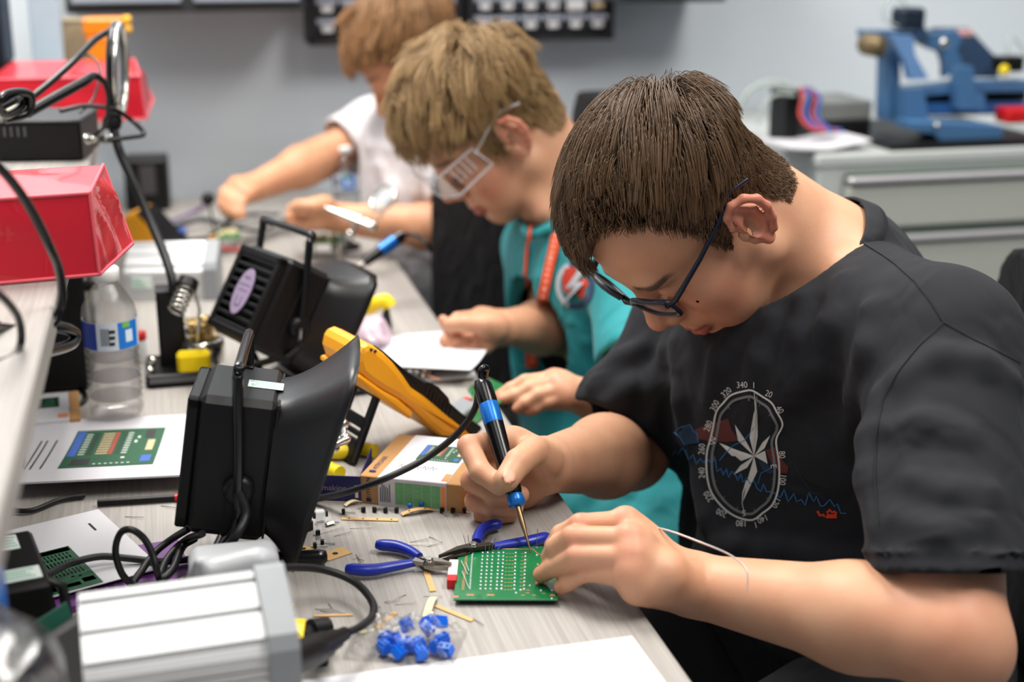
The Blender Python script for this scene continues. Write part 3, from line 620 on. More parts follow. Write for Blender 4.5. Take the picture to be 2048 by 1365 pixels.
    ribbon(sm_, bvh, [(1888, 645), (1840, 690), (1795, 745), (1765, 800), (1752, 880), (1750, 960), (1758, 1050)], 3.2, 0, .0012); ribbon(sm_, bvh, [(1888, 645), (1950, 680), (2000, 705), (2040, 725)], 3.0, 0, .0012)
    sm_.build('seam', mat('seam_dark', s2l(22, 22, 25), .9), shirt)  # dark ribbons marking the stitched shoulder and sleeve seams
    for s, x, y, a in [('W', 484, 590, -80), ('E', 870, 755, 85), ('S', 680, 1058, 175)]: (x, y), = c([(x, y)]); cloth_text(o, bvh, s, x, y, 17, a, 0)
    p = o.build('print', [white, grey, blue, navy, rust, red], shirt); p['label'] = 'faded compass and mountain outline print on the chest'
def glasses(R, t, sc):
    w = lambda *q: R @ (A(*q) * sc) + t
    g = thing('eyeglasses', 'dark blue rectangular eyeglasses worn by the person in the charcoal shirt', 'glasses', w(0, .105, .02))
    fm = mat('navy_acetate', s2l(22, 28, 44), .3); f = MB()
    for s in (1, -1):
        rim = [(.008, .020), (.020, .028), (.045, .029), (.064, .026), (.064, .012), (.058, .002), (.030, -.001), (.014, .003), (.008, .010)]
        pts = [w(s * x, .108 - 2.6 * x * x, z + .004) for x, z in rim]; f.tube(spline(pts + [pts[0]], 3), .0026, 6, cap=False); f.tube([w(s * x, .109 - 2.6 * x * x, z + .004) for x, z in [(.010, .021), (.020, .027), (.034, .029), (.048, .029), (.064, .026)]], .0032, 6)
    f.tube([w(-.009, .109, .022), w(0, .111, .025), w(.009, .109, .022)], .0024, 6); f.build('frame', fm, g)
    for s in (1, -1):
        b = MB(); b.tube([w(s * .062, .100, .026), w(s * .071, .092, .028), w(s * .077, .05, .030), w(s * .081, .012, .034), w(s * .080, -.012, .040), w(s * .078, -.034, .026)], [.0034, .0036, .003, .0028, .0026, .0028], 6, flat=.7); b.build('temple', fm, g)
        l = MB(); pr = [w(s * x, .1075 - 2.6 * x * x, z + .004) for x, z in [(.009, .010), (.010, .020), (.020, .027), (.045, .028), (.063, .025), (.063, .012), (.057, .003), (.030, 0), (.014, .004)]]
        cc = np.mean(pr, 0); l.add([cc] + pr, [(0, i + 1, (i + 1) % len(pr) + 1) for i in range(len(pr))], 0, True); l.build('lens', mat('clear_lens', (.97, .98, 1.), .02, trans=0, alpha=.14, var=0), g)
# ================= middle person: teal shirt, safety glasses
def mid_person():
    H, skull = head_ops(dict(wide=.97)); R = orient((-.69, -.72, .06), (-.64, .60, -.48)); t = A(.4425, 1.932, 1.0075); sc = 1.03
    hp = lambda *q: R @ (A(*q) * sc) + t
    nb = P(1128, 400, 2.03); ls = P(1275, 570, 1.84); rs = P(1092, 490, 2.14); mid = (ls + rs) / 2; c0 = A(.69, 1.99, .50)
    le = P(1290, 800, 1.74); lw = P(1182, 800, 1.70); re = P(1120, 655, 2.02); rw = P(1010, 655, 1.90)
    S = Sdf(); add_head(S, H, R, t, sc)
    nk = cap(hp(0, -.030, -.02), nb, .052, .057); S.u(nk, .02); S.u(cap(hp(0, -.052, .0), P(1165, 390, 2.06), .034, .042), .03); S.u(cap(hp(.046, -.01, -.045), P(1085, 425, 1.97), .010, .012), .02)
    S.u(cap(mid + A(.02, .03, -.05), A(.69, 1.98, .52), .08, .09), .05); S.u(cap(nb, ls, .045, .042), .03); S.u(cap(nb, rs, .045, .042), .03)
    for a, e, w_ in ((ls, le, lw), (rs, re, rw)): S.u(cap(a, e, .042, .036), .02); S.u(cap(e, e + (w_ - e) * .35, .036, .036), .015); S.u(cap(e + (w_ - e) * .35, w_, .036, .024), .02)
    # right hand: pinched, fingers curled towards the thumb
    rf = [[P(958, 632, 1.90), P(915, 636, 1.875), P(893, 652, 1.865), P(886, 640, 1.862)],
          [P(956, 652, 1.885), P(905, 660, 1.865), P(890, 682, 1.86), P(898, 690, 1.862)],
          [P(958, 674, 1.875), P(912, 684, 1.86), P(900, 700, 1.86), P(912, 706, 1.865)],
          [P(964, 694, 1.87), P(930, 702, 1.86), P(920, 715, 1.86), P(932, 718, 1.866)]]
    rt = [P(990, 655, 1.868), P(965, 650, 1.850), P(930, 648, 1.845), P(902, 650, 1.852)]
    hand(S, rw, rf, rt, r=(.0082, .0068), pr=.0105, wr=.023)
    lf = [[P(1105, 757, 1.69), P(1050, 762, 1.685), P(1020, 778, 1.685), P(998, 792, 1.685)],
          [P(1112, 766, 1.68), P(1062, 776, 1.672), P(1030, 792, 1.672), P(1004, 800, 1.675)],
          [P(1122, 780, 1.672), P(1078, 790, 1.664), P(1052, 806, 1.664), P(1034, 818, 1.668)],
          [P(1132, 796, 1.668), P(1094, 806, 1.664), P(1072, 818, 1.666), P(1056, 824, 1.668)]]
    lt = [P(1150, 790, 1.71), P(1110, 800, 1.715), P(1070, 805, 1.712), P(1030, 806, 1.705)]
    hand(S, lw, lf, lt, r=(.0082, .0068), pr=.0105, wr=.023)
    v, q = net(S, A(.05, 1.42, .66), A(.86, 2.2, 1.2), .0026)
    on_bench = (v[:, 0] < .353) & (v[:, 2] > .69) & (v[:, 2] < DESK + .0006); v[on_bench, 2] = DESK + .0006
    kn = [(f[0] + A(0, 0, .006), .010) for f in lf + rf] + [(f[3], .010) for f in lf + rf] + [(f[1], .008) for f in rf]
    body, v = mesh_obj('person', v, q, SKINM, None, skin_cols(v, [(R, t, sc)], kn, (), A(.10, .062, .034), lambda Q: scalp(Q) * np.where(Q[:, 2] < -.01, .3, .85)), 1)
    tag(body, 'fair-haired person in clear safety glasses, teal shirt and orange lanyard, head bowed', 'person')
    skull.u(cap(A(0, -.030, -.02), R.T @ (nb - t) / sc, .051, .056), .02); skull.u(cap(A(0, -.052, 0), R.T @ (P(1165, 390, 2.06) - t) / sc, .033, .041), .03)
    grow_hair('hair', skull, R, t, sc, v, body, hair_mat('light_brown_hair', s2l(88, 66, 44), s2l(186, 152, 104)), 14000, (.010, -.066, .105), .060, .022, .030, .30, 11, swirl=.5, fwdpull=.35, mess=.30, radius=.0004, fringe=.78)
    T = Sdf(); N = unit(A(-.97, -.25, 0)); ax = unit(mid + A(.03, .03, 0) - c0); Nn = unit(N - ax * (N @ ax)); B = np.stack([np.cross(ax, -Nn) * -1, Nn, ax], 1)
    T.u(ell(mid + A(.015, .02, -.085), (.17, .108, .16), B), .03); T.u(ell(mid + A(.045, .03, -.23) + N * .012, (.155, .118, .20), B), .05); T.u(ell(c0 + A(-.005, 0, .05), (.17, .14, .16), B), .05)
    T.u(cap(c0 + A(-.06, -.06, .03), A(.50, 1.70, .50), .11, .09), .05); T.u(cap(A(.60, 1.75, .52), A(.56, 1.56, .47), .09, .08), .05)
    T.u(cap(ls, rs, .060, .058), .035); T.u(cap(nb + A(.01, .01, -.02), ls, .056, .058), .03); T.u(cap(nb + A(.01, .01, -.02), rs, .054, .056), .03); T.u(ell(nb + A(.045, .03, -.07), (.09, .09, .09)), .05)
    for a, e in ((ls, le), (rs, re)): T.u(cap(a, a + (e - a) * .78, .062, .060), .02)
    for pl, r in [([(1180, 990), (1240, 930), (1300, 910), (1360, 900)], .010), ([(1200, 1040), (1260, 980), (1330, 950), (1380, 945)], .010), ([(1260, 1060), (1310, 1010), (1370, 985)], .009), ([(1080, 620), (1090, 720), (1100, 800)], .008), ([(1150, 640), (1180, 680), (1230, 690)], .007), ([(1100, 480), (1085, 560), (1070, 640)], .006)]: fold(T, pl, r)
    ctr = P(1098, 418, 1.995); eu = (P(1150, 352, 2.04) - P(1052, 440, 1.96)) / 2 * 1.0; ev_ = P(1120, 430, 1.93) - ctr; nd = unit(np.cross(eu, ev_)); nd = nd if nd @ (t - ctr) > 0 else -nd
    rg = [ctr + eu * math.cos(a) * 1.0 + ev_ * math.sin(a) for a in np.linspace(0, 2 * math.pi, 18, endpoint=False)]
    T.cut(bounded(lambda p: 0, ctr + nd * .10, .13, nd, float(nd @ (ctr + nd * .002))), .004); ring(T, [p - nd * .005 for p in rg], .0062, .006); T.cut(cap(nb - nd * .02, ctr + nd * .06, .0565), .004)
    for a, e in ((ls, le), (rs, re)):
        sd = unit(e - a); T.cut(bounded(lambda p: 0, a + sd * (np.linalg.norm(e - a) * .72 + .06), .10, sd, float(sd @ (a + (e - a) * .70))), .003); T.cut(cap(a + (e - a) * .5, e, .050, .052), .003)
    v, q = net(T, A(.2, 1.5, .34), A(.98, 2.36, 1.1), .0048); shirt, sv = mesh_obj('shirt', v, q, cloth('teal_jersey', s2l(44, 142, 148), .6, .1), body, None, 2)
    shirt['label'] = 'teal shirt with a lightning bolt badge'
    badge(sv, q, shirt); lanyard(sv, q)
    J = Sdf()
    for ky in (1.72, 2.02): k_ = A(.33, ky, .50); J.u(cap(A(.66, (1.99 + ky) / 2, .47), k_, .085, .064), .03); J.u(cap(k_, A(.42, ky, .09), .058, .046), .02)
    v, q = net(J, A(.2, 1.6, .02), A(.85, 2.2, .62), .008); mesh_obj('trousers', v, q, cloth('dark_trousers', s2l(20, 20, 22)), body, None, 2)
    for ky in (1.72, 2.02):
        F = Sdf(); F.u(cap(A(.43, ky, .05), A(.27, ky, .042), .045, .038), .02); v, q = net(F, A(.15, ky - .08, -.01), A(.55, ky + .08, .12), .007); v[:, 2] = np.maximum(v[:, 2], .004); mesh_obj('shoe', v, q, mat('black_shoe', (.012, .012, .013), .5), body, None, 1)
    goggles(R, t, sc)
def badge(sv, q, shirt):
    bvh = BVHTree.FromPolygons(sv.tolist(), q.tolist()); K = 560 / 1233.; c = lambda L: [(840 + x * K, 420 + y * K) for x, y in L]; o = MB()
    silver = mat('badge_silver', s2l(196, 202, 210), .5); red = mat('badge_red', s2l(206, 62, 40), .7); navy = mat('badge_navy', s2l(36, 66, 100), .7)
    arc = lambda a0, a1, rx, ry: c([(684 + rx * math.cos(math.radians(a)), 332 + ry * math.sin(math.radians(a))) for a in np.linspace(a0, a1, 14)])
    ribbon(o, bvh, arc(110, 250, 74, 94), 9, 0, .0012); ribbon(o, bvh, arc(-20, 110, 74, 94), 11, 2, .0012); ribbon(o, bvh, arc(250, 330, 70, 92), 8, 2, .0012)
    patch(o, bvh, c([(630, 300), (640, 262), (672, 248), (692, 262), (690, 300), (706, 318), (735, 300), (748, 330), (728, 350), (730, 385), (708, 388), (690, 362), (655, 372), (632, 350)]), 1, .0013)
    patch(o, bvh, c([(712, 254), (742, 262), (702, 318), (728, 322), (622, 428), (672, 348), (646, 344)]), 0, .0022)
    for k in range(9):
        a = math.radians(20 + k * 11); (x, y), = c([(684 + 74 * math.cos(a), 332 + 94 * math.sin(a))]); cloth_text(o, bvh, 'ROBOTICS '[k] if False else '-', x, y, 9, 0, 0)
    p = o.build('badge', [silver, red, navy], shirt); p['label'] = 'round badge with a red figure and silver lightning bolt'
def lanyard(sv, q):
    bvh = BVHTree.FromPolygons(sv.tolist(), q.tolist()); om = mat('orange_ribbon', s2l(232, 84, 38), .6); wm_ = mat('lanyard_print', s2l(240, 190, 170), .7); g = None
    g = thing('lanyard', 'orange printed lanyard hanging down the front of the teal shirt', 'lanyard', P(1075, 740, 1.86))
    o = MB(); ribbon(o, bvh, [(1118, 462), (1108, 510), (1095, 560), (1082, 620), (1070, 680), (1060, 738)], 21, 0, .004); o.build('strap', om, g)
    o = MB(); ribbon(o, bvh, [(1066, 440), (1058, 500), (1053, 580), (1050, 660), (1052, 738)], 6, 0, .004); o.build('strap', om, g)
    o = MB()
    for k in range(22):
        f = k / 22; x = np.interp(f, [0, .2, .4, .6, .8, 1], [1118, 1108, 1095, 1082, 1070, 1060]); y = np.interp(f, [0, .2, .4, .6, .8, 1], [462, 510, 560, 620, 680, 738])
        ribbon(o, bvh, [(x - 3, y), (x + 3, y + 1)], 5 if k % 5 else 10, 0, .0052)
    o.build('print', wm_, g)
def goggles(R, t, sc):
    w = lambda *q: R @ (A(*q) * sc) + t
    g = thing('safety_glasses', 'clear plastic safety glasses worn by the person in the teal shirt', 'safety glasses', w(0, .11, .02)); cm = film('clear_plastic', base=.07, rough=.10, tint=.95); em = mat('clear_plastic_edge', (.86, .90, .95), .12, alpha=.62, var=0, spec=.8)
    l = MB(); xs = np.linspace(-.068, .068, 15); zt, zb = .036, -.003; fy = lambda x: .121 - 5.0 * x * x
    V = [w(x, fy(x), z + (.010 * math.exp(-(x / .012) ** 2) if i == 0 else 0)) for x in xs for i, z in enumerate((zb, .012, zt))]
    l.add(V, [(3 * i + j, 3 * i + 3 + j, 3 * i + 4 + j, 3 * i + 1 + j) for i in range(14) for j in range(2)], 0, True); l.build('lens', cm, g)
    e = MB(); e.tube([w(x, fy(x), zt) for x in xs], .0017, 6); e.tube([w(x, fy(x), zb + .010 * math.exp(-(x / .012) ** 2)) for x in xs], .0015, 6); e.build('rim', em, g)
    for s in (1, -1):
        y0 = fy(.068); a = MB(); a.add([w(s * .068, y0, zb), w(s * .068, y0, zt), w(s * .077, .045, .034), w(s * .079, .040, .000)], [(0, 1, 2, 3)]); a.build('side_shield', cm, g)
        a = MB(); a.tube([w(s * .068, y0, zt), w(s * .077, .045, .034), w(s * .079, .040, .000), w(s * .068, y0, zb)], .0016, 6)
        for k in range(4): f = .25 + .16 * k; a.tube([w(s * (.068 + .010 * f), y0 + (.045 - y0) * f, zt - .004), w(s * (.068 + .010 * f), y0 + (.045 - y0) * f, zb + .012)], .0008, 5)
        a.tube([w(s * .077, .046, .026), w(s * .081, .012, .038), w(s * .079, -.015, .042), w(s * .077, -.04, .030)], [.003, .0026, .0026, .0026], 6, flat=.7); a.build('temple', em, g)
# ================= farthest person: white shirt, reaching across the bench
def far_person():
    H, skull = head_ops(dict(wide=1.)); R = orient((-.76, -.60, .12), (-.52, .80, -.26)); sc = .98; t = P(846, 118, 2.50) - R @ (A(.072, 0, 0) * sc)
    hp = lambda *q: R @ (A(*q) * sc) + t
    nb = hp(.0, -.03, 0) + A(.07, .03, -.135); rs = P(752, 262, 2.66); ls = P(905, 300, 2.42); mid = (ls + rs) / 2; c0 = A(.62, 2.60, .50)
    re = P(640, 318, 2.60); rw = P(512, 374, 2.50); le = P(935, 462, 2.36); lw = P(672, 436, 2.37)
    S = Sdf(); add_head(S, H, R, t, sc); S.u(cap(hp(0, -.03, -.02), nb, .052, .057), .02)
    S.u(cap(mid + A(.04, .0, -.05), c0, .08, .09), .05); S.u(cap(nb, ls, .045, .042), .03); S.u(cap(nb, rs, .045, .042), .03)
    for a, e, w_ in ((ls, le, lw), (rs, re, rw)): S.u(cap(a, e, .042, .036), .02); S.u(cap(e, e + (w_ - e) * .3, .036, .036), .015); S.u(cap(e + (w_ - e) * .3, w_, .036, .025), .02)
    rf = [[P(468, 368, 2.47), P(446, 385, 2.45), P(444, 410, 2.44), P(452, 428, 2.44)], [P(474, 376, 2.46), P(456, 396, 2.44), P(456, 418, 2.435), P(464, 432, 2.435)],
          [P(484, 384, 2.455), P(468, 404, 2.435), P(468, 424, 2.43), P(474, 434, 2.43)], [P(496, 390, 2.45), P(482, 408, 2.435), P(482, 424, 2.43), P(486, 432, 2.43)]]
    rt = [P(500, 380, 2.50), P(482, 396, 2.49), P(470, 416, 2.475), P(464, 432, 2.46)]; hand(S, rw, rf, rt, r=(.0088, .0075), pr=.011, wr=.025)
    lf = [[P(628, 408, 2.38), P(598, 408, 2.38), P(582, 418, 2.37), P(580, 430, 2.37)], [P(624, 420, 2.345), P(594, 422, 2.35), P(580, 434, 2.35), P(582, 444, 2.35)],
          [P(626, 434, 2.335), P(602, 438, 2.335), P(592, 448, 2.335), P(598, 455, 2.34)], [P(632, 446, 2.33), P(612, 450, 2.33), P(605, 458, 2.33), P(612, 462, 2.335)]]
    lt = [P(648, 412, 2.33), P(628, 414, 2.31), P(606, 412, 2.31), P(590, 416, 2.32)]; hand(S, lw, lf, lt, r=(.0088, .0075), pr=.011, wr=.025)
    v, q = net(S, A(-.05, 1.9, .64), A(.9, 2.9, 1.32), .0040)
    body, v = mesh_obj('person', v, q, SKINM, None, skin_cols(v, [(R, t, sc)], [], (), A(.16, .088, .042), lambda Q: scalp(Q) * .85, (1.02, .96, .9)), 1)
    tag(body, 'ginger-blond person in a white T-shirt reaching across the far end of the bench', 'person')
    skull.u(cap(A(0, -.030, -.02), R.T @ (nb - t) / sc, .051, .056), .02)
    grow_hair('hair', skull, R, t, sc, v, body, hair_mat('ginger_blond_hair', s2l(96, 68, 44), s2l(178, 132, 88)), 6000, (.0, -.06, .11), .058, .018, .026, .30, 21, swirl=.3, fwdpull=.4, mess=.22, radius=.0007, fringe=.75)
    T = Sdf(); N = unit(A(-.98, -.1, 0)); ax = unit(mid + A(.03, .0, 0) - c0); Nn = unit(N - ax * (N @ ax)); B = np.stack([np.cross(ax, -Nn) * -1, Nn, ax], 1)
    T.u(ell(mid + A(.02, .0, -.085), (.16, .105, .16), B), .03); T.u(ell(mid + A(.045, .0, -.23), (.15, .112, .20), B), .05); T.u(ell(c0 + A(0, 0, .06), (.165, .13, .15), B), .05)
    T.u(cap(ls, rs, .058, .056), .035); T.u(cap(nb + A(.01, .0, -.03), ls, .055, .056), .03); T.u(cap(nb + A(.01, .0, -.03), rs, .055, .056), .03)
    for a, e in ((ls, le), (rs, re)): T.u(cap(a, a + (e - a) * .70, .060, .060), .02)
    T.cut(cap(nb, hp(0, -.03, 0), .0565), .004); ctr = nb + unit(t - nb) * .03; nd = unit(t - nb); T.cut(bounded(lambda p: 0, ctr + nd * .08, .10, nd, float(nd @ ctr)), .004)
    for a, e in ((ls, le), (rs, re)):
        sd = unit(e - a); T.cut(bounded(lambda p: 0, a + sd * (np.linalg.norm(e - a) * .66 + .06), .10, sd, float(sd @ (a + (e - a) * .62))), .003); T.cut(cap(a + (e - a) * .45, e, .050, .052), .003)
    for pl, r in [([(700, 300), (740, 290), (790, 300)], .008), ([(760, 330), (790, 380), (800, 430)], .009), ([(830, 320), (835, 380), (830, 430)], .009)]: fold(T, pl, r)
    v, q = net(T, A(.12, 2.2, .36), A(.95, 2.92, 1.2), .006); mesh_obj('shirt', v, q, cloth('white_cotton', s2l(216, 212, 214), .85, .1), body, None, 2)
    J = Sdf()
    for ky in (2.42, 2.68): k_ = A(.30, ky, .50); J.u(cap(A(.58, (2.6 + ky) / 2, .47), k_, .085, .064), .03); J.u(cap(k_, A(.38, ky, .09), .058, .046), .02)
    v, q = net(J, A(.15, 2.3, .02), A(.8, 2.85, .62), .010); mesh_obj('trousers', v, q, cloth('navy_trousers', s2l(30, 34, 52)), body, None, 2)
    for ky in (2.42, 2.68):
        F = Sdf(); F.u(cap(A(.39, ky, .05), A(.23, ky, .042), .045, .038), .02); v, q = net(F, A(.1, ky - .08, -.01), A(.5, ky + .08, .12), .008); v[:, 2] = np.maximum(v[:, 2], .004); mesh_obj('shoe', v, q, mat('black_shoe', (.012, .012, .013), .5), body, None, 1)
# ================= office chairs
def office_chair(label, x, y, face, back_c, bw, bh, tilt=0.):
    g = thing('office_chair', label, 'chair', (x, y, 0), face, 'office chairs'); fab = cloth('black_fabric', s2l(14, 13, 15), .95, .02); pl = mat('black_plastic', s2l(20, 20, 22), .5)
    W = np.array(wm(g)); b = MB(W); b.box((0, 0, .41), (.46, .46, .07), .03); b.build('seat', fab, g)
    S = Sdf(); c = np.array(back_c); ca, sa = math.cos(math.radians(face)), math.sin(math.radians(face)); Rb = np.array([[ca, -sa, 0], [sa, ca, 0], [0, 0, 1]]) @ np.array([[math.cos(tilt), 0, math.sin(tilt)], [0, 1, 0], [-math.sin(tilt), 0, math.cos(tilt)]])
    S.u(rbox(c, (.028, bw / 2, bh / 2), .026, Rb)); r_ = max(bw, bh); hw, hh = bw / 2, bh / 2
    S = Sdf(); S.u(lambda p: (lambda q: (np.maximum(np.abs(q[:, 0] - .25 * q[:, 1] ** 2) - .022, (np.abs(q[:, 1] / hw) ** 3.2 + np.abs(q[:, 2] / hh) ** 3.2) ** (1 / 3.2) * min(hw, hh) - min(hw, hh) + .02) - .018))((p - np.float32(c)) @ np.float32(Rb)))
    v, q = net(S, c - r_ * .75, c + r_ * .75, .008); mesh_obj('backrest', v, q, fab, g, None, 2)
    b = MB(W); b.tube([(.12, 0, .36), (.26, 0, .38), (.30, 0, .52), (.28, 0, .66)], .018, 8); b.build('back_support', pl, g)
    b = MB(W); b.lathe([(.03, .10), (.03, .25), (.022, .25), (.022, .38)], 12); b.build('gas_lift', pl, g)
    for k in range(5):
        a = k * 2 * math.pi / 5 + .3; b = MB(W); b.tube([(0, 0, .12), (.28 * math.cos(a), .28 * math.sin(a), .075)], [.024, .016], 6); o = b.build('leg', pl, g)
        b = MB(W); b.ball((.28 * math.cos(a), .28 * math.sin(a), .03), (.028, .028, .028), 0, 8); b.build('caster', pl, o)
    return g
# ------------------------------------------------------------------ things on the bench
BLK = mat('black_abs', s2l(13, 13, 14), .45, var=.1, scale=80, bump=.03, spec=.35); BLKG = mat('black_gloss', s2l(13, 13, 15), .22); RUB = mat('black_rubber', s2l(17, 17, 19), .5)
WHT = mat('white_paper', s2l(206, 204, 209), .8, var=.01, scale=6); CHR = mat('chrome', s2l(205, 203, 196), .18, .95); STL = mat('tool_steel', s2l(150, 146, 140), .32, .9)
YEL = mat('yellow_plastic', s2l(236, 208, 24), .45); AMB = mat('amber_rubber', s2l(250, 170, 30), .42, var=.04); BLU = mat('blue_grip', s2l(26, 44, 150), .3); CYA = mat('blue_anodised', s2l(24, 110, 200), .28, .3)
GRN = mat('green_board', s2l(0, 104, 56), .3, var=.05, scale=60, coat=.3); COP = mat('copper_pad', s2l(206, 138, 92), .4, .4); TIN = mat('solder', s2l(222, 226, 232), .25, .6)
KRA = mat('kraft_card', s2l(176, 132, 84), .85, var=.06, scale=120); TAN = mat('component_tape', s2l(206, 166, 112), .8, var=.05, scale=90); CRE = mat('cream_tape', s2l(232, 216, 172), .8)
GRY = mat('grey_plastic', s2l(140, 144, 148), .45); SIL = mat('silver_case', s2l(206, 207, 209), .30, .25, var=.02); NAV = mat('navy_card', s2l(30, 30, 84), .6); RED = mat('red_plastic', s2l(200, 24, 28), .4)
def tube_thing(name, label, cat, pts, r, m, n=6, seg=8, group=None, flat=None, lie=None):
    s = [np.array(q, float) for q in spline(pts, n)]; c = min(s, key=lambda q: q[2]); g = thing(name, label, cat, c, 0, group)
    b = MB(); b.tube(s, r if np.ndim(r) == 0 else np.interp(np.linspace(0, 1, len(s)), np.linspace(0, 1, len(r)), r), seg, flat=flat); b.build({'cable': 'cable_sheath', 'wire': 'wire_strand'}.get(cat, 'body'), m, g); return g
def one(name, label, cat, mb, m, group=None, kind=None):
    o = mb.build(name, m); v = np.array([q.co for q in o.data.vertices]); c = (v.min(0) + v.max(0)) / 2; c[2] = v[:, 2].min()
    o.data.transform(Matrix.Translation(Vector((-c).tolist()))); o.location = c.tolist(); tag(o, label, cat, group)
    if kind: o['kind'] = kind
    return o
# --- the green board being soldered
def board():
    g = thing('circuit_board', 'green circuit board with white solder joints under the soldering iron tip', 'circuit board', (.2035, 1.0495, DESK), -14.0); W = np.array(wm(g)); z = .0062
    def L(x, y): u = (x - 1170 - 20 * (y - 415) / 375) / (670 + 42 * (y - 415) / 375); return u * .0866, (1 - (y - 415) / 375 * (1.06 - .06 * (y - 415) / 375)) * .104
    b = MB(W); b.box((.0433, .052, z - .0008), (.0866, .104, .0016), .0003); b.build('board', GRN, g)
    j = MB(W); cols = [(1343, 0), (1378, 1), (1412, 2), (1455, 0), (1487, 0), (1572, 0), (1640, 1)]
    for ci, (x, w_) in enumerate(cols):
        for r in range(11):
            y = 465 + r * 25.5; xx = x + (6 * r / 2.6 if ci in (5, 6) else 2 * r) ; px, py = L(xx, y)
            if ci in (0, 2, 3) and r % 4 == 3 and False: continue
            j.ball((px, py, z + .0002), (.00125, .00125, .0009), 0, 6)
    for x, y in [(1720, 480), (1712, 425), (1745, 620), (1610, 745), (1640, 725), (1508, 716), (1855, 727), (1860, 785), (1780, 730), (1700, 695)]: px, py = L(x, y); j.ball((px, py, z), (.0012, .0012, .0009), 0, 6)
    for r in range(22): px, py = L(1272 + r * .9, 465 + r * 12); j.ball((px, py, z), (.0011, .0007, .0007), 0, 6)
    stuff(j.build('solder_joints', TIN, g))
    p = MB(W); pad = lambda x, y, w_, h: p.box((*L(x, y), z + .00004), (w_, h, .00012))
    for r in range(11):
        y = 468 + r * 25.5
        for x in (1512, 1535, 1555, 1618, 1636): pad(x + 2 * r, y, .0018, .0009)
    for r in range(30): pad(1232 + .4 * r, 470 + r * 8.7, .0024, .0009)
    for x, y, w_, h in [(1195, 427, .004, .003), (1205, 772, .004, .003), (1862, 760, .004, .003), (1800, 412, .004, .003), (1300, 760, .006, .0022), (1440, 760, .006, .0022), (1735, 545, .0015, .003), (1738, 575, .0015, .003), (1745, 660, .0026, .016), (1800, 660, .0026, .016), (1690, 725, .003, .001), (1690, 745, .003, .001), (1735, 760, .003, .001), (1660, 760, .003, .001), (1775, 455, .002, .003), (1800, 748, .003, .001)]: pad(x, y, w_, h)
    p.tube([(*L(1410, 445), z), (*L(1470, 436), z), (*L(1690, 438), z), (*L(1725, 470), z), (*L(1775, 485), z), (*L(1785, 520), z)], .00055, 5)
    stuff(p.build('copper_traces', COP, g))
    for x, y, dx, dy, h in [(1250, 440, -.002, .004, .012), (1262, 450, .001, .003, .014), (1225, 430, -.003, .006, .010), (1385, 460, .002, .003, .015), (1365, 470, -.001, .004, .012), (1400, 465, .004, .004, .012), (1712, 430, .001, .002, .018), (1430, 460, .006, .003, .006)]:
        px, py = L(x, y); l = MB(W); l.tube([(px, py, z), (px + dx * .5, py + dy * .5, z + h * .6), (px + dx, py + dy, z + h)], .0003, 5); l.build('component_lead', STL, g)
    for (x0, y0), (x1, y1) in [((1205, 535), (1262, 625)), ((1222, 610), (1285, 720)), ((1240, 550), (1268, 600))]: l = MB(W); l.tube([(*L(x0, y0), z + .002), (*L(x1, y1), z + .001)], .00035, 5); l.build('component_lead', TIN, g)
    for k in range(3): pass
    c = MB(W); c.box((-.003, .058, .0040), (.008, .032, .0065), .0004); o = c.build('terminal_housing', mat('white_nylon', s2l(232, 214, 208), .5), g); c = MB(W); c.box((-.003, .036, .0045), (.0082, .011, .0085), .0004); c.build('red_end', RED, g)
    c = MB(W)
    for x in np.linspace(.008, .08, 9): c.box((x, .006, z - .0034), (.006, .005, .0034), .0004)
    for y in np.linspace(.02, .098, 9): c.box((.082, y, z - .0034), (.004, .006, .0034), .0004)
    stuff(c.build('underside_components', BLK, g))
board()
# --- soldering iron in the hand
def iron():
    tip = Z(1062, 1106, .7468); top = P(963, 762, 1.335); d = unit(top - tip); Ln = np.linalg.norm(top - tip); g = thing('soldering_iron', 'slim black soldering iron with blue band held in the right hand', 'soldering iron', tip)
    M = frame(tip, np.cross(d, A(0, 0, 1)), d); M[:3, 2] = d; M[:3, 0] = unit(np.cross(A(0, 1, 0), d)); M[:3, 1] = np.cross(d, M[:3, 0])
    b = MB(M); b.lathe([(.0002, 0), (.0007, .004), (.0016, .018), (.0026, .030), (.0026, .046)], 14); b.build('tip', mat('hot_tip', s2l(156, 126, 92), .3, .9), g)
    b = MB(M); b.lathe([(.0050, .0445), (.0072, .0455), (.0080, .050), (.0074, .0545), (.0066, .0565)], 20); b.build('front_collar', CYA, g)
    b = MB(M); b.lathe([(.0068, .0555), (.0080, .060), (.0086, .075), (.0088, .110), (.0092, .128)], 20); b.build('grip', BLKG, g)
    b = MB(M); b.lathe([(.0092, .1275), (.0094, .129), (.0094, .1475), (.0090, .1485)], 20); b.build('blue_band', CYA, g)
    b = MB(M); b.lathe([(.0091, .148), (.0093, .152), (.0090, Ln - .006), (.0070, Ln), (.0040, Ln + .002)], 20); b.build('rear_handle', BLKG, g)
    b = MB(); e = top; u_ = unit(CAM - e); b.tube(spline([e + u_ * .002, e + UP * .010 + u_ * .004, e + UP * .012 + u_ * .000 + RIGHT * .004, e + UP * .004 - u_ * .009 + RIGHT * .003], 5), [.0034] * 16, 8); b.build('strain_relief', BLKG, g)
    return g
iron()
tube_thing('iron_cable', 'black cable running from the held soldering iron behind the black extractor', 'cable', [P(958, 775, 1.350), P(948, 822, 1.347), P(910, 872, 1.35), P(850, 918, 1.35), P(770, 958, 1.335), P(700, 983, 1.35), P(650, 995, 1.375), Z(610, 1000, .7445), Z(560, 1003, .7445), Z(500, 1004, .7445)], .0034, RUB, 7)
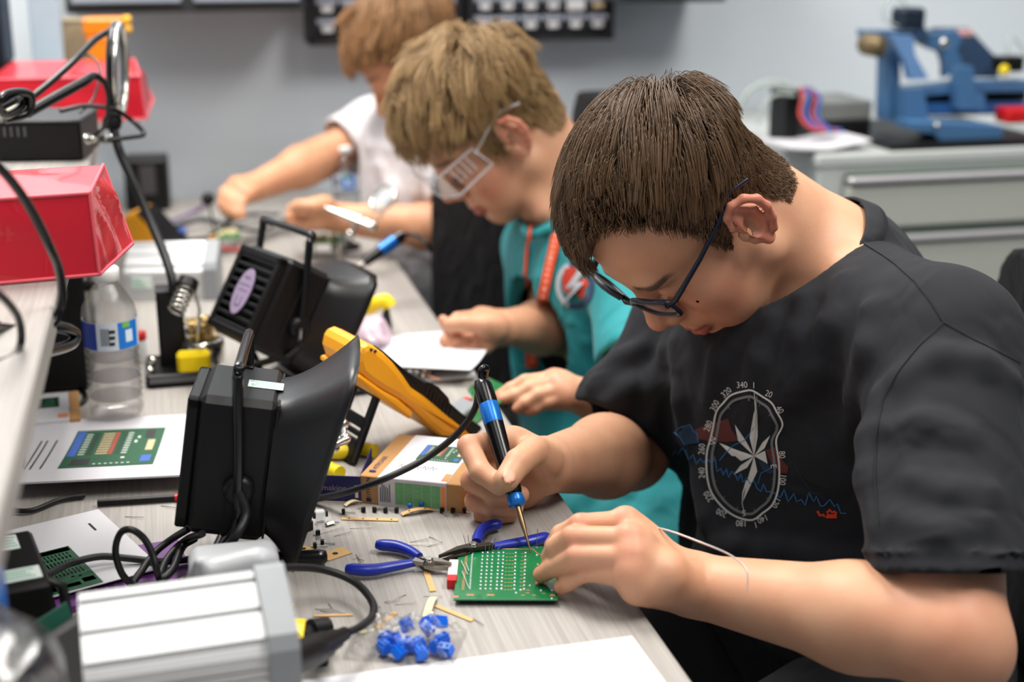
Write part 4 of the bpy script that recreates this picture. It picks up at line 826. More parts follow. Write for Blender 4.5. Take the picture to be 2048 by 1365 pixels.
# --- solder wire from the left hand
tube_thing('solder_wire', 'thin curved solder wire held in the left hand above the forearm', 'wire', [Z(1140, 1104, .768), Z(1200, 1075, .783), P(1262, 1050, 1.218), P(1330, 1060, 1.19), P(1400, 1085, 1.165), P(1455, 1108, 1.15), P(1485, 1130, 1.14), P(1495, 1150, 1.135), P(1494, 1183, 1.13)], .00075, mat('solder_wire', s2l(206, 190, 186), .3, .6), 6, 6)
# --- pliers
def pliers(label, h1, h2, piv, jaw, sp):
    g = thing('side_cutters', label, 'pliers', Z(*piv)); zz = DESK + .0075
    for hp_ in (h1, h2): b = MB(); s = spline([Z(x, y, zz) for x, y in hp_], 5); b.tube(s, np.interp(np.linspace(0, 1, len(s)), [0, .08, .3, 1], [.0042, .0062, .0066, .0044]), 10, flat=.8); b.build('handle', BLU, g)
    p0, j0 = Z(*piv, zz), Z(*jaw, zz); d = unit(j0 - p0); s_ = np.cross(A(0, 0, 1), d); Lj = np.linalg.norm(j0 - p0)
    for hp_, sg in ((h1, 1), (h2, -1)):
        q = Z(*hp_[-1], zz); M = np.eye(4); M[:3, 0] = d; M[:3, 1] = s_; M[:3, 3] = p0 - A(0, 0, .0038); side = 1 if (q - p0) @ s_ > 0 else -1; lq = ((q - p0) @ d, (q - p0) @ s_); b = MB(M)
        pl = [(lq[0], lq[1] - .0038), (-.003, side * .002 - .004), (0, -side * .005), (Lj * .35, -side * .0062), (Lj, -side * .0008), (Lj * .3, side * .0005), (.002, side * .0055), (lq[0], lq[1] + .0038)]
        ar = sum(pl[i][0] * pl[(i + 1) % 8][1] - pl[(i + 1) % 8][0] * pl[i][1] for i in range(8)); b.prism(pl if ar > 0 else pl[::-1], .0035, 0, .0005 if sg > 0 else .0040); b.build('jaw', STL if sp else mat('dark_steel', s2l(70, 64, 60), .35, .8), g)
    b = MB(); b.M = frame(p0 - A(0, 0, .0036)); b.lathe([(.0042, 0), (.0042, .0086), (.0034, .0094)], 14); b.build('pivot', CHR, g)
pliers('blue handled side cutters lying open left of the green board', [(752, 1090), (790, 1093), (818, 1102), (838, 1114)], [(692, 1138), (740, 1141), (790, 1133), (828, 1126)], (857, 1128), (903, 1134), True)
pliers('second blue handled cutters with dark jaws lying behind the green board', [(1001, 1048), (975, 1054), (960, 1066), (953, 1084)], [(1097, 1073), (1060, 1083), (1015, 1090), (985, 1095)], (946, 1098), (878, 1119), False)
# --- bag of terminal blocks
def term_bag():
    blue = mat('terminal_blue', s2l(12, 106, 226), .35); dk = mat('terminal_hole', s2l(10, 22, 60), .6); r_ = random.Random(5); n = 0
    for k, (x, y) in enumerate([(768, 1305), (790, 1290), (792, 1313), (815, 1300), (818, 1278), (838, 1297), (842, 1316), (858, 1280), (865, 1302), (884, 1290), (895, 1308), (880, 1273), (772, 1288), (850, 1270)]):
        q = Z(x, y, DESK + .0035); a = r_.uniform(0, 180); tl = .0075 if k in (7, 11, 13, 4) else 0
        g = thing('terminal_block', 'small blue screw terminal block inside the clear bag at the bench front', 'terminal block', q + A(0, 0, tl), a, 'terminal blocks in the clear bag'); g.matrix_basis = g.matrix_basis @ Matrix.Rotation(r_.uniform(-.5, .5), 4, 'X') @ Matrix.Rotation(r_.uniform(-.5, .5), 4, 'Y') if k % 3 else g.matrix_basis; W = np.array(wm(g))
        b = MB(W); b.prism([(-.005, -.0042), (.005, -.0042), (.005, .0042), (-.005, .0042)], .0068, 0); b.prism([(-.005, -.0028), (.005, -.0028), (.005, .0028), (-.005, .0028)], .0024, 0, .0068); b.build('housing', blue, g)
        for sx in (-1, 1): b = MB(W); b.M = W @ frame(A(sx * .0025, 0, .0092)); b.lathe([(.0017, -.0008), (.0017, .0002)], 8); b.build('screw', dk, g)
    b = MB(); c0, c1, c2, c3 = Z(684, 1318, .741), Z(905, 1334, .741), Z(935, 1262, .741), Z(712, 1252, .741); N = 22; V = []
    for i in range(N + 1):
        for j in range(N + 1):
            u, v = i / N, j / N; q = (c0 * (1 - u) + c1 * u) * (1 - v) + (c3 * (1 - u) + c2 * u) * v; e = min(u, 1 - u, v, 1 - v)
            V.append(q + A(0, 0, min(1, e * 5) * .017 + min(1, e * 7) * .004 * (math.sin(23 * u + 9 * v) * math.sin(17 * v - 11 * u) + .6 * math.sin(41 * u + 30 * v)) + .0004))
    b.add(V, [(i * (N + 1) + j, (i + 1) * (N + 1) + j, (i + 1) * (N + 1) + j + 1, i * (N + 1) + j + 1) for i in range(N) for j in range(N)], 0, True)
    one('plastic_bag', 'clear crinkled plastic bag holding blue terminal blocks at the bench front', 'bag', b, film('clear_film', base=.03, rough=.10, tint=.985))
term_bag()
# --- sheets of paper
def sheet(name, label, c, ang, sx, sy, th=.0006, m=None, lift=0., curl=None, group=None, cat='paper'):
    g = thing(name, label, cat, c, ang, group); W = np.array(wm(g)); b = MB(W); N = 10; V = []; F = []
    for k in (0, 1):
        for i in range(N + 1):
            for j in range(N + 1): x, y = sx * i / N, sy * j / N; V.append((x, y, (curl(i / N, j / N) if curl else 0) + lift + k * th))
    n = (N + 1) ** 2
    for i in range(N):
        for j in range(N): a = i * (N + 1) + j; q = (a, a + N + 1, a + N + 2, a + 1); F += [tuple(x + n for x in q), q[::-1]]
    for i in range(N):
        for a, bb in ((i * (N + 1), (i + 1) * (N + 1)), ((i + 1) * (N + 1) + N, i * (N + 1) + N), (i + 1, i), (N * (N + 1) + i, N * (N + 1) + i + 1)): F.append((a, bb, bb + n, a + n))
    b.add(V, F, 0, False); b.build('sheet', m or WHT, g); return g, W
e1 = Z(620, 1362) - Z(1262, 1275); an = math.degrees(math.atan2(-e1[1], -e1[0])); cr = Z(1264, 1275)
dv = unit(-e1); g, W = sheet('paper_sheet', 'blank white paper at the front right of the bench', cr - dv * .32 + np.cross(A(0, 0, 1), -dv) * -.21 * -1 * 1, an, .32, .21, .0012)
def print_on(g, W, name, rects, mats_, z, texts=(), curl=None):
    b = MB(W); 
    for x0, y0, x1, y1, m in rects: b.add([(x0, y0, z), (x1, y0, z), (x1, y1, z), (x0, y1, z)], [(0, 1, 2, 3)], m)
    for s, x, y, sz, m, rot in texts: lettering(b, s, W @ frame(A(x, y, z + .0001), A(math.cos(rot), math.sin(rot), 0)), sz, m)
    return b.build(name, mats_, g)
INK = mat('ink', s2l(40, 42, 48), .8); PG = mat('print_board_green', s2l(38, 84, 58), .7); PB = mat('print_component_blue', s2l(64, 98, 176), .7); PR = mat('print_component_red', s2l(196, 70, 62), .7); PK = mat('print_component_dark', s2l(52, 48, 50), .7); PT = mat('print_component_tan', s2l(206, 176, 140), .7); PW = mat('print_component_white', s2l(214, 220, 216), .7)
PMS = [PG, PB, PR, PK, PT, PW, INK]
def board_picture(x0, y0, w, h):
    R_ = [(x0, y0, x0 + w, y0 + h, 0)]; f = lambda a, b, c, d, m: R_.append((x0 + a * w, y0 + b * h, x0 + c * w, y0 + d * h, m))
    f(.02, .30, .11, .97, 1); f(.10, .06, .30, .22, 3); f(.84, .08, .95, .26, 1); f(.85, .40, .93, .68, 4); f(.80, .74, .90, .95, 3)
    for k in range(9): y = .34 + .066 * k; f(.13, y, .20, y + .02, 5); f(.22, y, .28, y + .03, 3); f(.32, y, .45, y + .028, 4); f(.46, y - .01, .50, y + .035, 2); f(.53, y, .58, y + .02, 3); f(.60, y, .66, y + .022, 5)
    for k in range(7): f(.35 + .06 * k, .06, .38 + .06 * k, .08, 5)
    f(.62, .20, .66, .24, 5); f(.70, .62, .73, .68, 5); f(.72, .74, .75, .79, 5)
    return R_
g, W = sheet('instruction_sheet', 'white instruction sheets with a printed green board picture beside the water bottle', (-.192, 1.368, DESK + .0015), -6, .205, .215, .002, curl=lambda u, v: .012 * (1 - v) ** 2 + .004)
rc = [(x, y, x2, y2, m) for x, y, x2, y2, m in board_picture(.056, .044, .094, .128)]; cz = lambda y: .012 * (1 - y / .205) ** 2 + .0068
b = MB(W)
for i, (x0, y0, x1, y1, m) in enumerate(rc):
    n = max(1, int((y1 - y0) / .012)); ys = np.linspace(y0, y1, n + 1); dz = 0 if i == 0 else .0003
    for k in range(n): b.add([(x0, ys[k], cz(ys[k]) + dz), (x1, ys[k], cz(ys[k]) + dz), (x1, ys[k + 1], cz(ys[k + 1]) + dz), (x0, ys[k + 1], cz(ys[k + 1]) + dz)], [(0, 1, 2, 3)], m)
for x in (.022, .028, .038):
    for k in range(16):
        y = .045 + k * .0062; b.add([(x, y, cz(y)), (x + .0018, y, cz(y)), (x + .0018, y + .0048, cz(y)), (x, y + .0048, cz(y))], [(0, 1, 2, 3)], 6)
b.build('printed_picture', PMS, g)
# second sheet on top of a purple booklet
bk = Z(197, 1022, .749); bd = unit(Z(330, 1145, .749) - bk); ba = math.degrees(math.atan2(bd[1], bd[0]))
g, W = sheet('purple_booklet', 'purple covered booklet under the white page beside the silver station', Z(115, 1232, .7405), 9, .115, .10, .006, mat('purple_cover', s2l(104, 52, 120), .5))
print_on(g, W, 'cover_print', [(.012 + .008 * k, .012, .017 + .008 * k, .03, 0) for k in range(6)], [mat('dark_purple', s2l(60, 26, 76), .6)], .0064)
W_ = .105
c_ = bk + np.cross(A(0, 0, 1), bd) * -W_ + A(0, 0, .001)
g, W = sheet('printed_page', 'white printed page lying on the purple booklet near the extractor', c_, ba, .155, W_, .0006)
print_on(g, W, 'printed_picture', board_picture(.065, .004, .088, .05) + [(.028, .085, .046, .087, 6)], PMS, .0010)
# --- tape strips, offcuts and loose components in front of the kit box
def strip(pix, w, m, label, holes=0, th=.0006, grp='component tape strips', curl=0.):
    p = [Z(x, y, DESK + .0004) for x, y in pix]; d = unit(p[-1] - p[0]); s = np.cross(A(0, 0, 1), d); L_ = np.linalg.norm(p[-1] - p[0]); M = np.eye(4); M[:3, 0] = d; M[:3, 1] = s; M[:3, 3] = p[0]
    g = thing('tape_strip', label, 'tape', p[0], 0, grp); b = MB(M); n = 6; zf = lambda t: curl * 4 * t * (1 - t) + curl * .3
    V = [(L_ * i / n, sg * w / 2, zf(i / n) + k * th) for i in range(n + 1) for sg in (-1, 1) for k in (0, 1)]; F = []
    for i in range(n): a = 4 * i; F += [(a + 1, a + 5, a + 7, a + 3), (a, a + 2, a + 6, a + 4), (a, a + 4, a + 5, a + 1), (a + 2, a + 3, a + 7, a + 6)]
    F += [(0, 1, 3, 2), (4 * n, 4 * n + 2, 4 * n + 3, 4 * n + 1)]; b.add(V, F); b.build('strip', m, g)
    for k in range(holes): h = MB(M @ frame(A(L_ * (k + .5) / holes, 0, zf((k + .5) / holes) + th))); h.lathe([(w * .16, -.0002), (w * .16, .0002)], 10); h.build('sprocket_hole', INK, g)
    return g
strip([(851, 1140), (866, 1184)], .0055, TAN, 'short tan tape strip below the jaws of the cutters'); strip([(868, 1198), (850, 1249)], .0062, CRE, 'curled cream tape strip standing nearest the green board', curl=.004)
strip([(872, 1213), (945, 1243)], .0045, TAN, 'long tan tape strip running to a thin wire tail'); strip([(791, 1226), (752, 1258)], .0050, TAN, 'tan tape strip just behind the clear bag'); strip([(628, 1233), (706, 1231)], .0030, TAN, 'narrow tan tape strip beside the yellow tag')
strip([(706, 1262), (735, 1266)], .0060, CRE, 'pale tape strip tucked under the back edge of the clear bag')
strip([(684, 1038), (797, 1041)], .0062, TAN, 'flat tan tape strip with four sprocket holes', 4); strip([(803, 1032), (866, 1022)], .0062, TAN, 'tan tape strip carrying blue heads in front of the kit box', 2, curl=.003); strip([(690, 1014), (722, 1006)], .0050, CRE, 'cream tape scrap at the left corner of the kit box', 0, curl=.003); strip([(868, 1021), (938, 1026)], .0026, CRE, 'thin cream tape strip against the front of the kit box')
strip([(647, 1117), (694, 1101)], .0165, TAN, 'wide tan tape piece with one hole beside the black pen', 1); strip([(586, 1116), (613, 1094)], .0165, TAN, 'wide tan tape piece half behind the extractor hood', 2); strip([(575, 1225), (588, 1210)], .003, TAN, 'tiny tan tape scrap above the yellow tag')
rr = random.Random(3); noff = 0
OFF = ['clipped wire offcut farthest back above the left cutters\' upper handle', 'bent hook-shaped wire offcut right of the left cutters\' upper handle', 'short slanting wire offcut just above the pivot of the left cutters', 'level wire offcut behind the left cutters\' upper handle', 'wire offcut above the tip of the left cutters\' lower handle', 'steep wire offcut crossing the pair above the cutters\' lower handle', 'lower wire of the crossed pair above the cutters\' lower handle',
 'bent wire offcut in the open bench between cable loop and tape strips', 'straight wire offcut beside the bent one left of the tape strips', 'wire offcut lowest of three left of the cream tape strip', 'level wire offcut between the two tape strips by the board', 'wire tail at the end of the long tan tape strip', 'long wire offcut crossing the narrow tan strip by the yellow tag', 'kinked wire offcut above the narrow tan strip by the yellow tag', 'short wire offcut touching the narrow tan strip by the yellow tag', 'wire offcut lying under the end of the thick black cable loop',
 'slanting wire offcut right of the clear switch', 'pale wire offcut below the four-hole tape strip', 'wire offcut beside the black power socket', 'level wire offcut above the printed page', 'wire offcut below the red-capped pen', 'tiny wire offcut by the black cable loop on the printed page']
TRN = ['first black transistor from the left behind the four-hole strip', 'second black transistor from the left behind the four-hole strip', 'third black transistor from the left behind the four-hole strip', 'last black transistor on the right behind the four-hole strip', 'black transistor right beside the strip with blue heads', 'middle black transistor under the right end of the kit box', 'black transistor nearest the right hand by the kit box', 'left one of two black transistors above the wide tan tape piece', 'right one of two black transistors above the wide tan tape piece', 'black transistor lying alone beside the power socket']
for pts in [[(820, 1085), (860, 1077)], [(858, 1074), (880, 1081), (884, 1086)], [(855, 1094), (885, 1084)], [(815, 1090), (865, 1090)], [(706, 1119), (724, 1108)], [(712, 1110), (722, 1125)], [(716, 1118), (728, 1122)], [(768, 1205), (790, 1198), (812, 1190)], [(770, 1207), (800, 1200)], [(790, 1210), (834, 1204)], [(847, 1193), (886, 1192)], [(945, 1237), (968, 1251)], [(630, 1219), (660, 1220), (697, 1229)], [(657, 1208), (668, 1221), (680, 1223)], [(640, 1222), (665, 1226)], [(735, 1205), (762, 1216)], [(668, 1073), (702, 1064)], [(700, 1057), (745, 1054)], [(640, 1068), (690, 1053)], [(250, 1034), (287, 1035)], [(322, 1012), (352, 1016)], [(240, 1180), (250, 1172)]]:
    b = MB(); b.tube([Z(x, y, DESK + .0005 + (.0015 if i == 1 else 0)) for i, (x, y) in enumerate(pts)], .00032, 5); one('wire_offcut', OFF[noff], 'wire', b, STL, 'clipped wire offcuts'); noff += 1
for i, (x, y) in enumerate([(688, 1029), (727, 1025), (749, 1025), (771, 1026), (793, 1026), (884, 1027), (906, 1027), (928, 1027), (631, 1097), (646, 1091), (636, 1072)]):
    q = Z(x, y); g = thing('transistor', (TRN + ['black transistor below the black power socket'])[i], 'transistor', q, rr.uniform(0, 360), 'loose transistors'); W = np.array(wm(g)); b = MB(W); b.prism([(.0022 * math.cos(a), .0022 * math.sin(a)) for a in np.linspace(-.5, math.pi + .5, 9)], .0045, 0, .0006); b.build('case', BLK, g)
    for k in (-1, 0, 1): l = MB(W); l.tube([(k * .0011, -.0008, .0022), (k * .0016, -.006, .0012), (k * .0022, -.011, .0005)], .00025, 4); l.build('leg', STL, g)
for (x, y), lab in zip([(820, 1019), (843, 1016), (865, 1012)], ('left one', 'middle one', 'right one')):
    q = Z(x, y + 5, DESK); g = thing('capacitor', lab + ' of three tiny blue capacitors on the tan strip', 'capacitor', q, 0, 'blue capacitors on tape'); b = MB(np.array(wm(g))); b.ball((0, 0, .0062), (.0027, .0018, .0026), 0, 8); b.build('body', CYA, g); b = MB(np.array(wm(g))); b.tube([(-.001, 0, .0045), (-.001, 0, .0)], .0003, 4); b.build('leg', STL, g)
def clear_button():
    q = Z(641, 1045); g = thing('clear_switch', 'clear plastic switch with dark ends beside the extractor hood', 'switch', q, 10); W = np.array(wm(g)); cl = mat('clear_acrylic', (.9, .93, .95), .08, alpha=.35, var=0); b = MB(W); b.box((0, 0, .006), (.009, .008, .012), .001); b.build('housing', cl, g); b = MB(W); b.box((.006, 0, .008), (.0025, .004, .006), .0005); b.box((-.006, 0, .008), (.0025, .004, .006), .0005); b.build('end_pin', INK, g)
clear_button()
q = Z(660, 1052); g = thing('crystal_can', 'small shiny metal can component lying by the clear switch', 'component', q, 24); W = np.array(wm(g)); b = MB(W); b.box((0, 0, .0022), (.011, .0042, .0036), .0016); b.build('can', CHR, g); b = MB(W); b.tube([(.005, .001, .002), (.010, .001, .0008)], .0003, 4); b.tube([(.005, -.001, .002), (.010, -.001, .0008)], .0003, 4); b.build('lead', STL, g)
q = Z(612, 1062); g = thing('power_jack', 'black power socket component beside the extractor hood', 'connector', q, 30); W = np.array(wm(g)); b = MB(W); b.box((0, 0, .005), (.012, .009, .010), .001); b.build('housing', BLK, g); b = MB(W); b.M = W @ frame(A(.004, .002, .010)); b.lathe([(.0035, 0), (.0030, .009), (.0015, .010)], 10); b.build('barrel', BLK, g)
q0, q1 = Z(520, 1121, DESK + .0075), Z(655, 1114, DESK + .0075); g = thing('screwdriver', 'black handled screwdriver lying half behind the nearest extractor', 'screwdriver', Z(600, 1117)); M = frame(q0, q1 - q0); M2 = np.eye(4); M2[:3, 2] = unit(q1 - q0); M2[:3, 0] = unit(np.cross(A(0, 0, 1), M2[:3, 2])); M2[:3, 1] = np.cross(M2[:3, 2], M2[:3, 0]); M2[:3, 3] = q0; Lq = np.linalg.norm(q1 - q0)
b = MB(M2); b.lathe([(.0035, 0), (.0070, .004), (.0066, Lq * .5), (.0072, Lq - .008), (.0055, Lq - .001), (.002, Lq)], 14); b.build('handle', BLKG, g); b = MB(M2); b.lathe([(.0014, -.05), (.0014, .002)], 8); b.build('shaft', STL, g)
g = thing('marker_pen', 'black pen with a red end cap behind the nearest extractor', 'pen', Z(330, 1001)); q0, q1 = Z(322, 998, DESK + .004), Z(352, 996, DESK + .004); d = unit(q1 - q0); b = MB(); b.tube([q0 - d * .06, q0, q1], .0032, 10); b.build('barrel', BLK, g); b = MB(); b.tube([q1 - d * .001, q1 + d * .016], .0038, 10); b.build('cap', RED, g)
# --- kit box with white sleeve, and navy folded card
def kit_box():
    g = thing('kit_box', 'kraft kit box with a white printed sleeve and green table in front of the multimeter', 'box', (.1575, 1.283, DESK), -27.9); W = np.array(wm(g)); w, d, h = .104, .118, .029
    b = MB(W); b.box((w / 2, d / 2, h / 2), (w, d, h), .0008); b.build('carton', KRA, g)
    b = MB(W); x0, x1, e = .0185, .088, .0006; b.box(((x0 + x1) / 2, d / 2, h / 2), (x1 - x0, d + 2 * e, h + 2 * e), .0007); b.build('sleeve', WHT, g)
    G = mat('table_green', s2l(104, 168, 112), .7); O = mat('table_orange', s2l(232, 140, 84), .7); I = INK; b = MB(W); yf = -e - .0003; zt = h + e + .0003
    F = lambda xa, za, xb, zb, m: b.add([(xa, yf, za), (xb, yf, za), (xb, yf, zb), (xa, yf, zb)], [(0, 1, 2, 3)], m); T = lambda xa, ya, xb, yb, m, dz=0: b.add([(xa, ya, zt + dz), (xb, ya, zt + dz), (xb, yb, zt + dz), (xa, yb, zt + dz)], [(0, 1, 2, 3)], m)
    for k in range(5): F(.0365 + .0092 * k, .003, .0365 + .0092 * k + .0086, .0255, 0)
    F(.0825, .003, .0872, .0255, 1)
    for k in range(5):
        for j in range(9): F(.0372 + .0092 * k, .0048 + j * .0023, .0372 + .0092 * k + .0035 + .003 * ((j * 7 + k * 3) % 5) / 5, .0051 + j * .0023, 3)
    for k in range(6): F(.021 + .0019 * k, .004, .0213 + .0019 * k + .0005, .019 + .004 * ((k * 3) % 4) / 3, 2)
    T(.0815, .004, .0872, .022, 1)
    for k in range(5):
        xs = .030 + .008 * k; b.tube([(xs, .030, zt), (xs + .002, .036, zt), (xs + .004, .028, zt), (xs + .006, .034, zt)], .00025, 4, 2)
    for r in board_picture(.040, .052, .045, .042): x0_, y0_, x1_, y1_, m = r; b.add([(x0_, y0_, zt + (.0001 if m else 0)), (x1_, y0_, zt + (.0001 if m else 0)), (x1_, y1_, zt + (.0001 if m else 0)), (x0_, y1_, zt + (.0001 if m else 0))], [(0, 1, 2, 3)], m + 5)
    lettering(b, 'KITRONIK', W @ frame(A(.0092, .036, zt), A(0, 1, 0)), .0075, 4); b.add([(.006, .010, zt), (.0125, .010, zt), (.0125, .0145, zt), (.006, .0145, zt)], [(0, 1, 2, 3)], 4)
    Mf = np.eye(4); Mf[:3, 0] = (0, 0, 1); Mf[:3, 1] = (-1, 0, 0); Mf[:3, 2] = (0, -1, 0); Mf[:3, 3] = (.0092, -.0003, .0165); lettering(b, 'KITRON', W @ Mf, .0062, 4); b.add([(.0065, -.0004, .0025), (.0118, -.0004, .0025), (.0118, -.0004, .0062), (.0065, -.0004, .0062)], [(0, 1, 2, 3)], 4)
    b.build('printed_panels', [G, O, I, mat('table_text', s2l(190, 220, 190), .7), NAV] + PMS, g)
kit_box()
def navy_card():
    a, c = Z(618, 1004), Z(721, 1008); d = unit(c - a); h = .0285; g = thing('folded_card', 'navy folded card standing on edge at the left of the kit box', 'card', a); n = unit(np.cross(A(0, 0, 1), d)); a = a - d * .03
    b = MB(); M = frame((a + c) / 2, d); b.M = M; L_ = np.linalg.norm(c - a); b.box((0, 0, h / 2), (L_, .0012, h), .0003); b.build('front_panel', NAV, g)
    b = MB(M); b.box((0, -.0009, .0009), (L_, .0006, .0018)); b.box((L_ * .46, -.0009, h * .45), (.003, .0006, h * .45)); b.build('pale_edge', mat('card_edge', s2l(214, 200, 180), .8), g)
    e = Z(752, 925, DESK); sd = unit(A(*(e - c)[:2], 0)); M = frame(c + sd * .04, sd); b = MB(M); b.box((0, 0, h / 2 - .001), (.08, .0012, h), .0003); b.build('side_panel', NAV, g)
    b = MB(frame((a + c) / 2 - n * .0008, d)); M3 = np.eye(4); M3[:3, 0] = d; M3[:3, 1] = (0, 0, 1); M3[:3, 2] = -n; M3[:3, 3] = (a + c) / 2 - n * .0008 + A(0, 0, h * .55); lettering(b, 'learn by making', M3, .0085, 0); b.build('lettering', mat('card_print', s2l(150, 130, 140), .8), g)
navy_card()
# --- multimeters
def meter(label, pix, face, zc0, holes=True, wdt=.078):
    base, dirn = pix; e = unit(dirn); nrm = np.cross(A(0, 0, 1), e)      # profile stands in the plane base, e, z
    def pl(x, y): r = ray(x, y); t_ = ((base - CAM) @ nrm) / (r @ nrm); q = CAM + r * t_ - base; return (q @ e, q[2])
    M = np.eye(4); M[:3, 0] = e; M[:3, 1] = (0, 0, 1); M[:3, 2] = -nrm; M[:3, 3] = base; return e, nrm, pl, M
def extrude_profile(mb, poly, w, M, bev=.006, m=0):
    """thick outline with softened rims, local z from 0 to -w (away from the viewer side)"""
    p = np.array(poly); n = len(p); ar = sum(p[i][0] * p[(i + 1) % n][1] - p[(i + 1) % n][0] * p[i][1] for i in range(n)); p = p if ar > 0 else p[::-1]; nn = np.array([unit(A((p[(i + 1) % n] - p[i - 1])[1], -(p[(i + 1) % n] - p[i - 1])[0])) for i in range(n)])
    R_ = [(bev, 0), (bev * .3, -bev * .3), (0, -bev), (0, -w + bev), (bev * .3, -w + bev * .3), (bev, -w)]; V = []
    for ins, z in R_: V += [(*(p[i] - nn[i][:2] * ins), z) for i in range(n)]
    F = [(k * n + i, (k + 1) * n + i, (k + 1) * n + (i + 1) % n, k * n + (i + 1) % n) for k in range(5) for i in range(n)] + [tuple(range(n))] + [tuple(range(5 * n, 6 * n))[::-1]]; M0 = mb.M; mb.M = M; mb.add(V, F, m, False); mb.M = M0
def near_meter():
    base = Z(962, 886, DESK); e, nrm, pl, M = meter('', (base, A(.94, .34, 0)), None, 0); K = 500 / 1625.; c = lambda L: [pl(600 + x * K, 660 + y * K) for x, y in L]
    g = thing('multimeter', 'amber rubber cased multimeter propped on its black stand behind the kit box', 'multimeter', base)
    b = MB(); extrude_profile(b, c([(372, 215), (385, 150), (410, 112), (450, 95), (500, 115), (560, 160), (625, 225), (690, 310), (740, 385), (830, 445), (920, 520), (1010, 595), (1085, 655), (1150, 716), (1085, 712), (1010, 708), (930, 700), (850, 640), (780, 570), (730, 520), (640, 455), (540, 400), (450, 340), (395, 290)]), .085, M, .007); b.build('rubber_case', AMB, g)
    b = MB(); extrude_profile(b, c([(395, 292), (372, 300), (368, 322), (430, 375), (490, 425), (560, 475), (640, 530), (715, 583), (728, 580), (738, 545), (720, 520), (640, 450), (540, 395)]), .085, M, .003); b.build('case_rib', AMB, g)
    b = MB(); extrude_profile(b, c([(490, 112), (560, 150), (625, 205), (720, 285), (830, 352), (860, 352), (925, 385), (990, 455), (1000, 490), (1080, 560), (1200, 640), (1205, 660), (1150, 712), (1010, 592), (830, 442), (740, 380), (625, 222), (560, 165)]), .073, M @ np.array([[1, 0, 0, 0], [0, 1, 0, 0], [0, 0, 1, -.006], [0, 0, 0, 1.]]), .002); b.build('front_face', BLK, g)
    for k in range(8):
        x, y = 845 + k * 22, 385 + k * 20; b = MB(); extrude_profile(b, c([(x, y - 14), (x + 9, y - 6), (x - 8, y + 62), (x - 20, y + 54)]), .004, M @ np.array([[1, 0, 0, 0], [0, 1, 0, 0], [0, 0, 1, .001 - .006], [0, 0, 0, 1.]]), .0008); b.build('dial_ridge', BLKG, g)
    for x, y in ((490, 140), (464, 130)): b = MB(); q = c([(x, y)])[0]; b.M = M @ frame(A(*q, .0), A(1, 0, 0)); b.lathe([(.0016, -.001), (.0016, .0006)], 8); b.build('vent_hole', INK, g)
    b = MB(); s0 = c([(565, 430)])[0]; s1 = c([(395, 905)])[0]; a0 = M @ np.array([*s0, -.012, 1]); a1 = M @ np.array([*s1, -.012, 1]); ax = unit((a1 - a0)[:3]); wv = -M[:3, 2]; MM = np.eye(4); MM[:3, 0] = ax; MM[:3, 1] = wv; MM[:3, 2] = np.cross(ax, wv); MM[:3, 3] = a0[:3]; Ls = np.linalg.norm((a1 - a0)[:3]); b = MB(MM)
    for y0 in (0, .049): b.box((Ls / 2, y0 + .006, 0), (Ls, .012, .0045), .001)
    for t_, hw in ((.03, .012), (.47, .012), (.62, .006), (.88, .03)): b.box((Ls * t_ + 0, .0305, 0), (hw, .050, .0045), .001)
    b.build('stand', BLK, g)
    return g
near_meter()
def far_meter():
    base = Z(372, 512, DESK); e, nrm, pl, M = meter('', (base, A(.92, -.38, 0)), None, 0); g = thing('multimeter', 'blurred amber multimeter leaning at the far end near the wall', 'multimeter', base); b = MB()
    extrude_profile(b, [pl(*q) for q in [(240, 445), (250, 430), (268, 425), (285, 435), (305, 460), (325, 485), (352, 506), (340, 515), (312, 515), (280, 500), (250, 480), (238, 462)]], .08, M, .007); b.build('rubber_case', AMB, g)
    b = MB(); extrude_profile(b, [pl(*q) for q in [(272, 424), (292, 436), (330, 480), (362, 503), (352, 506), (325, 484), (287, 436)]], .07, M, .002); b.build('front_face', BLK, g)
    p0 = M @ np.array([*pl(270, 485), -.02, 1]); b = MB(); b.tube([p0[:3], A(p0[0] + .0, p0[1] + .01, DESK + .004)], .006, 6); b.build('stand', BLK, g)
far_meter()
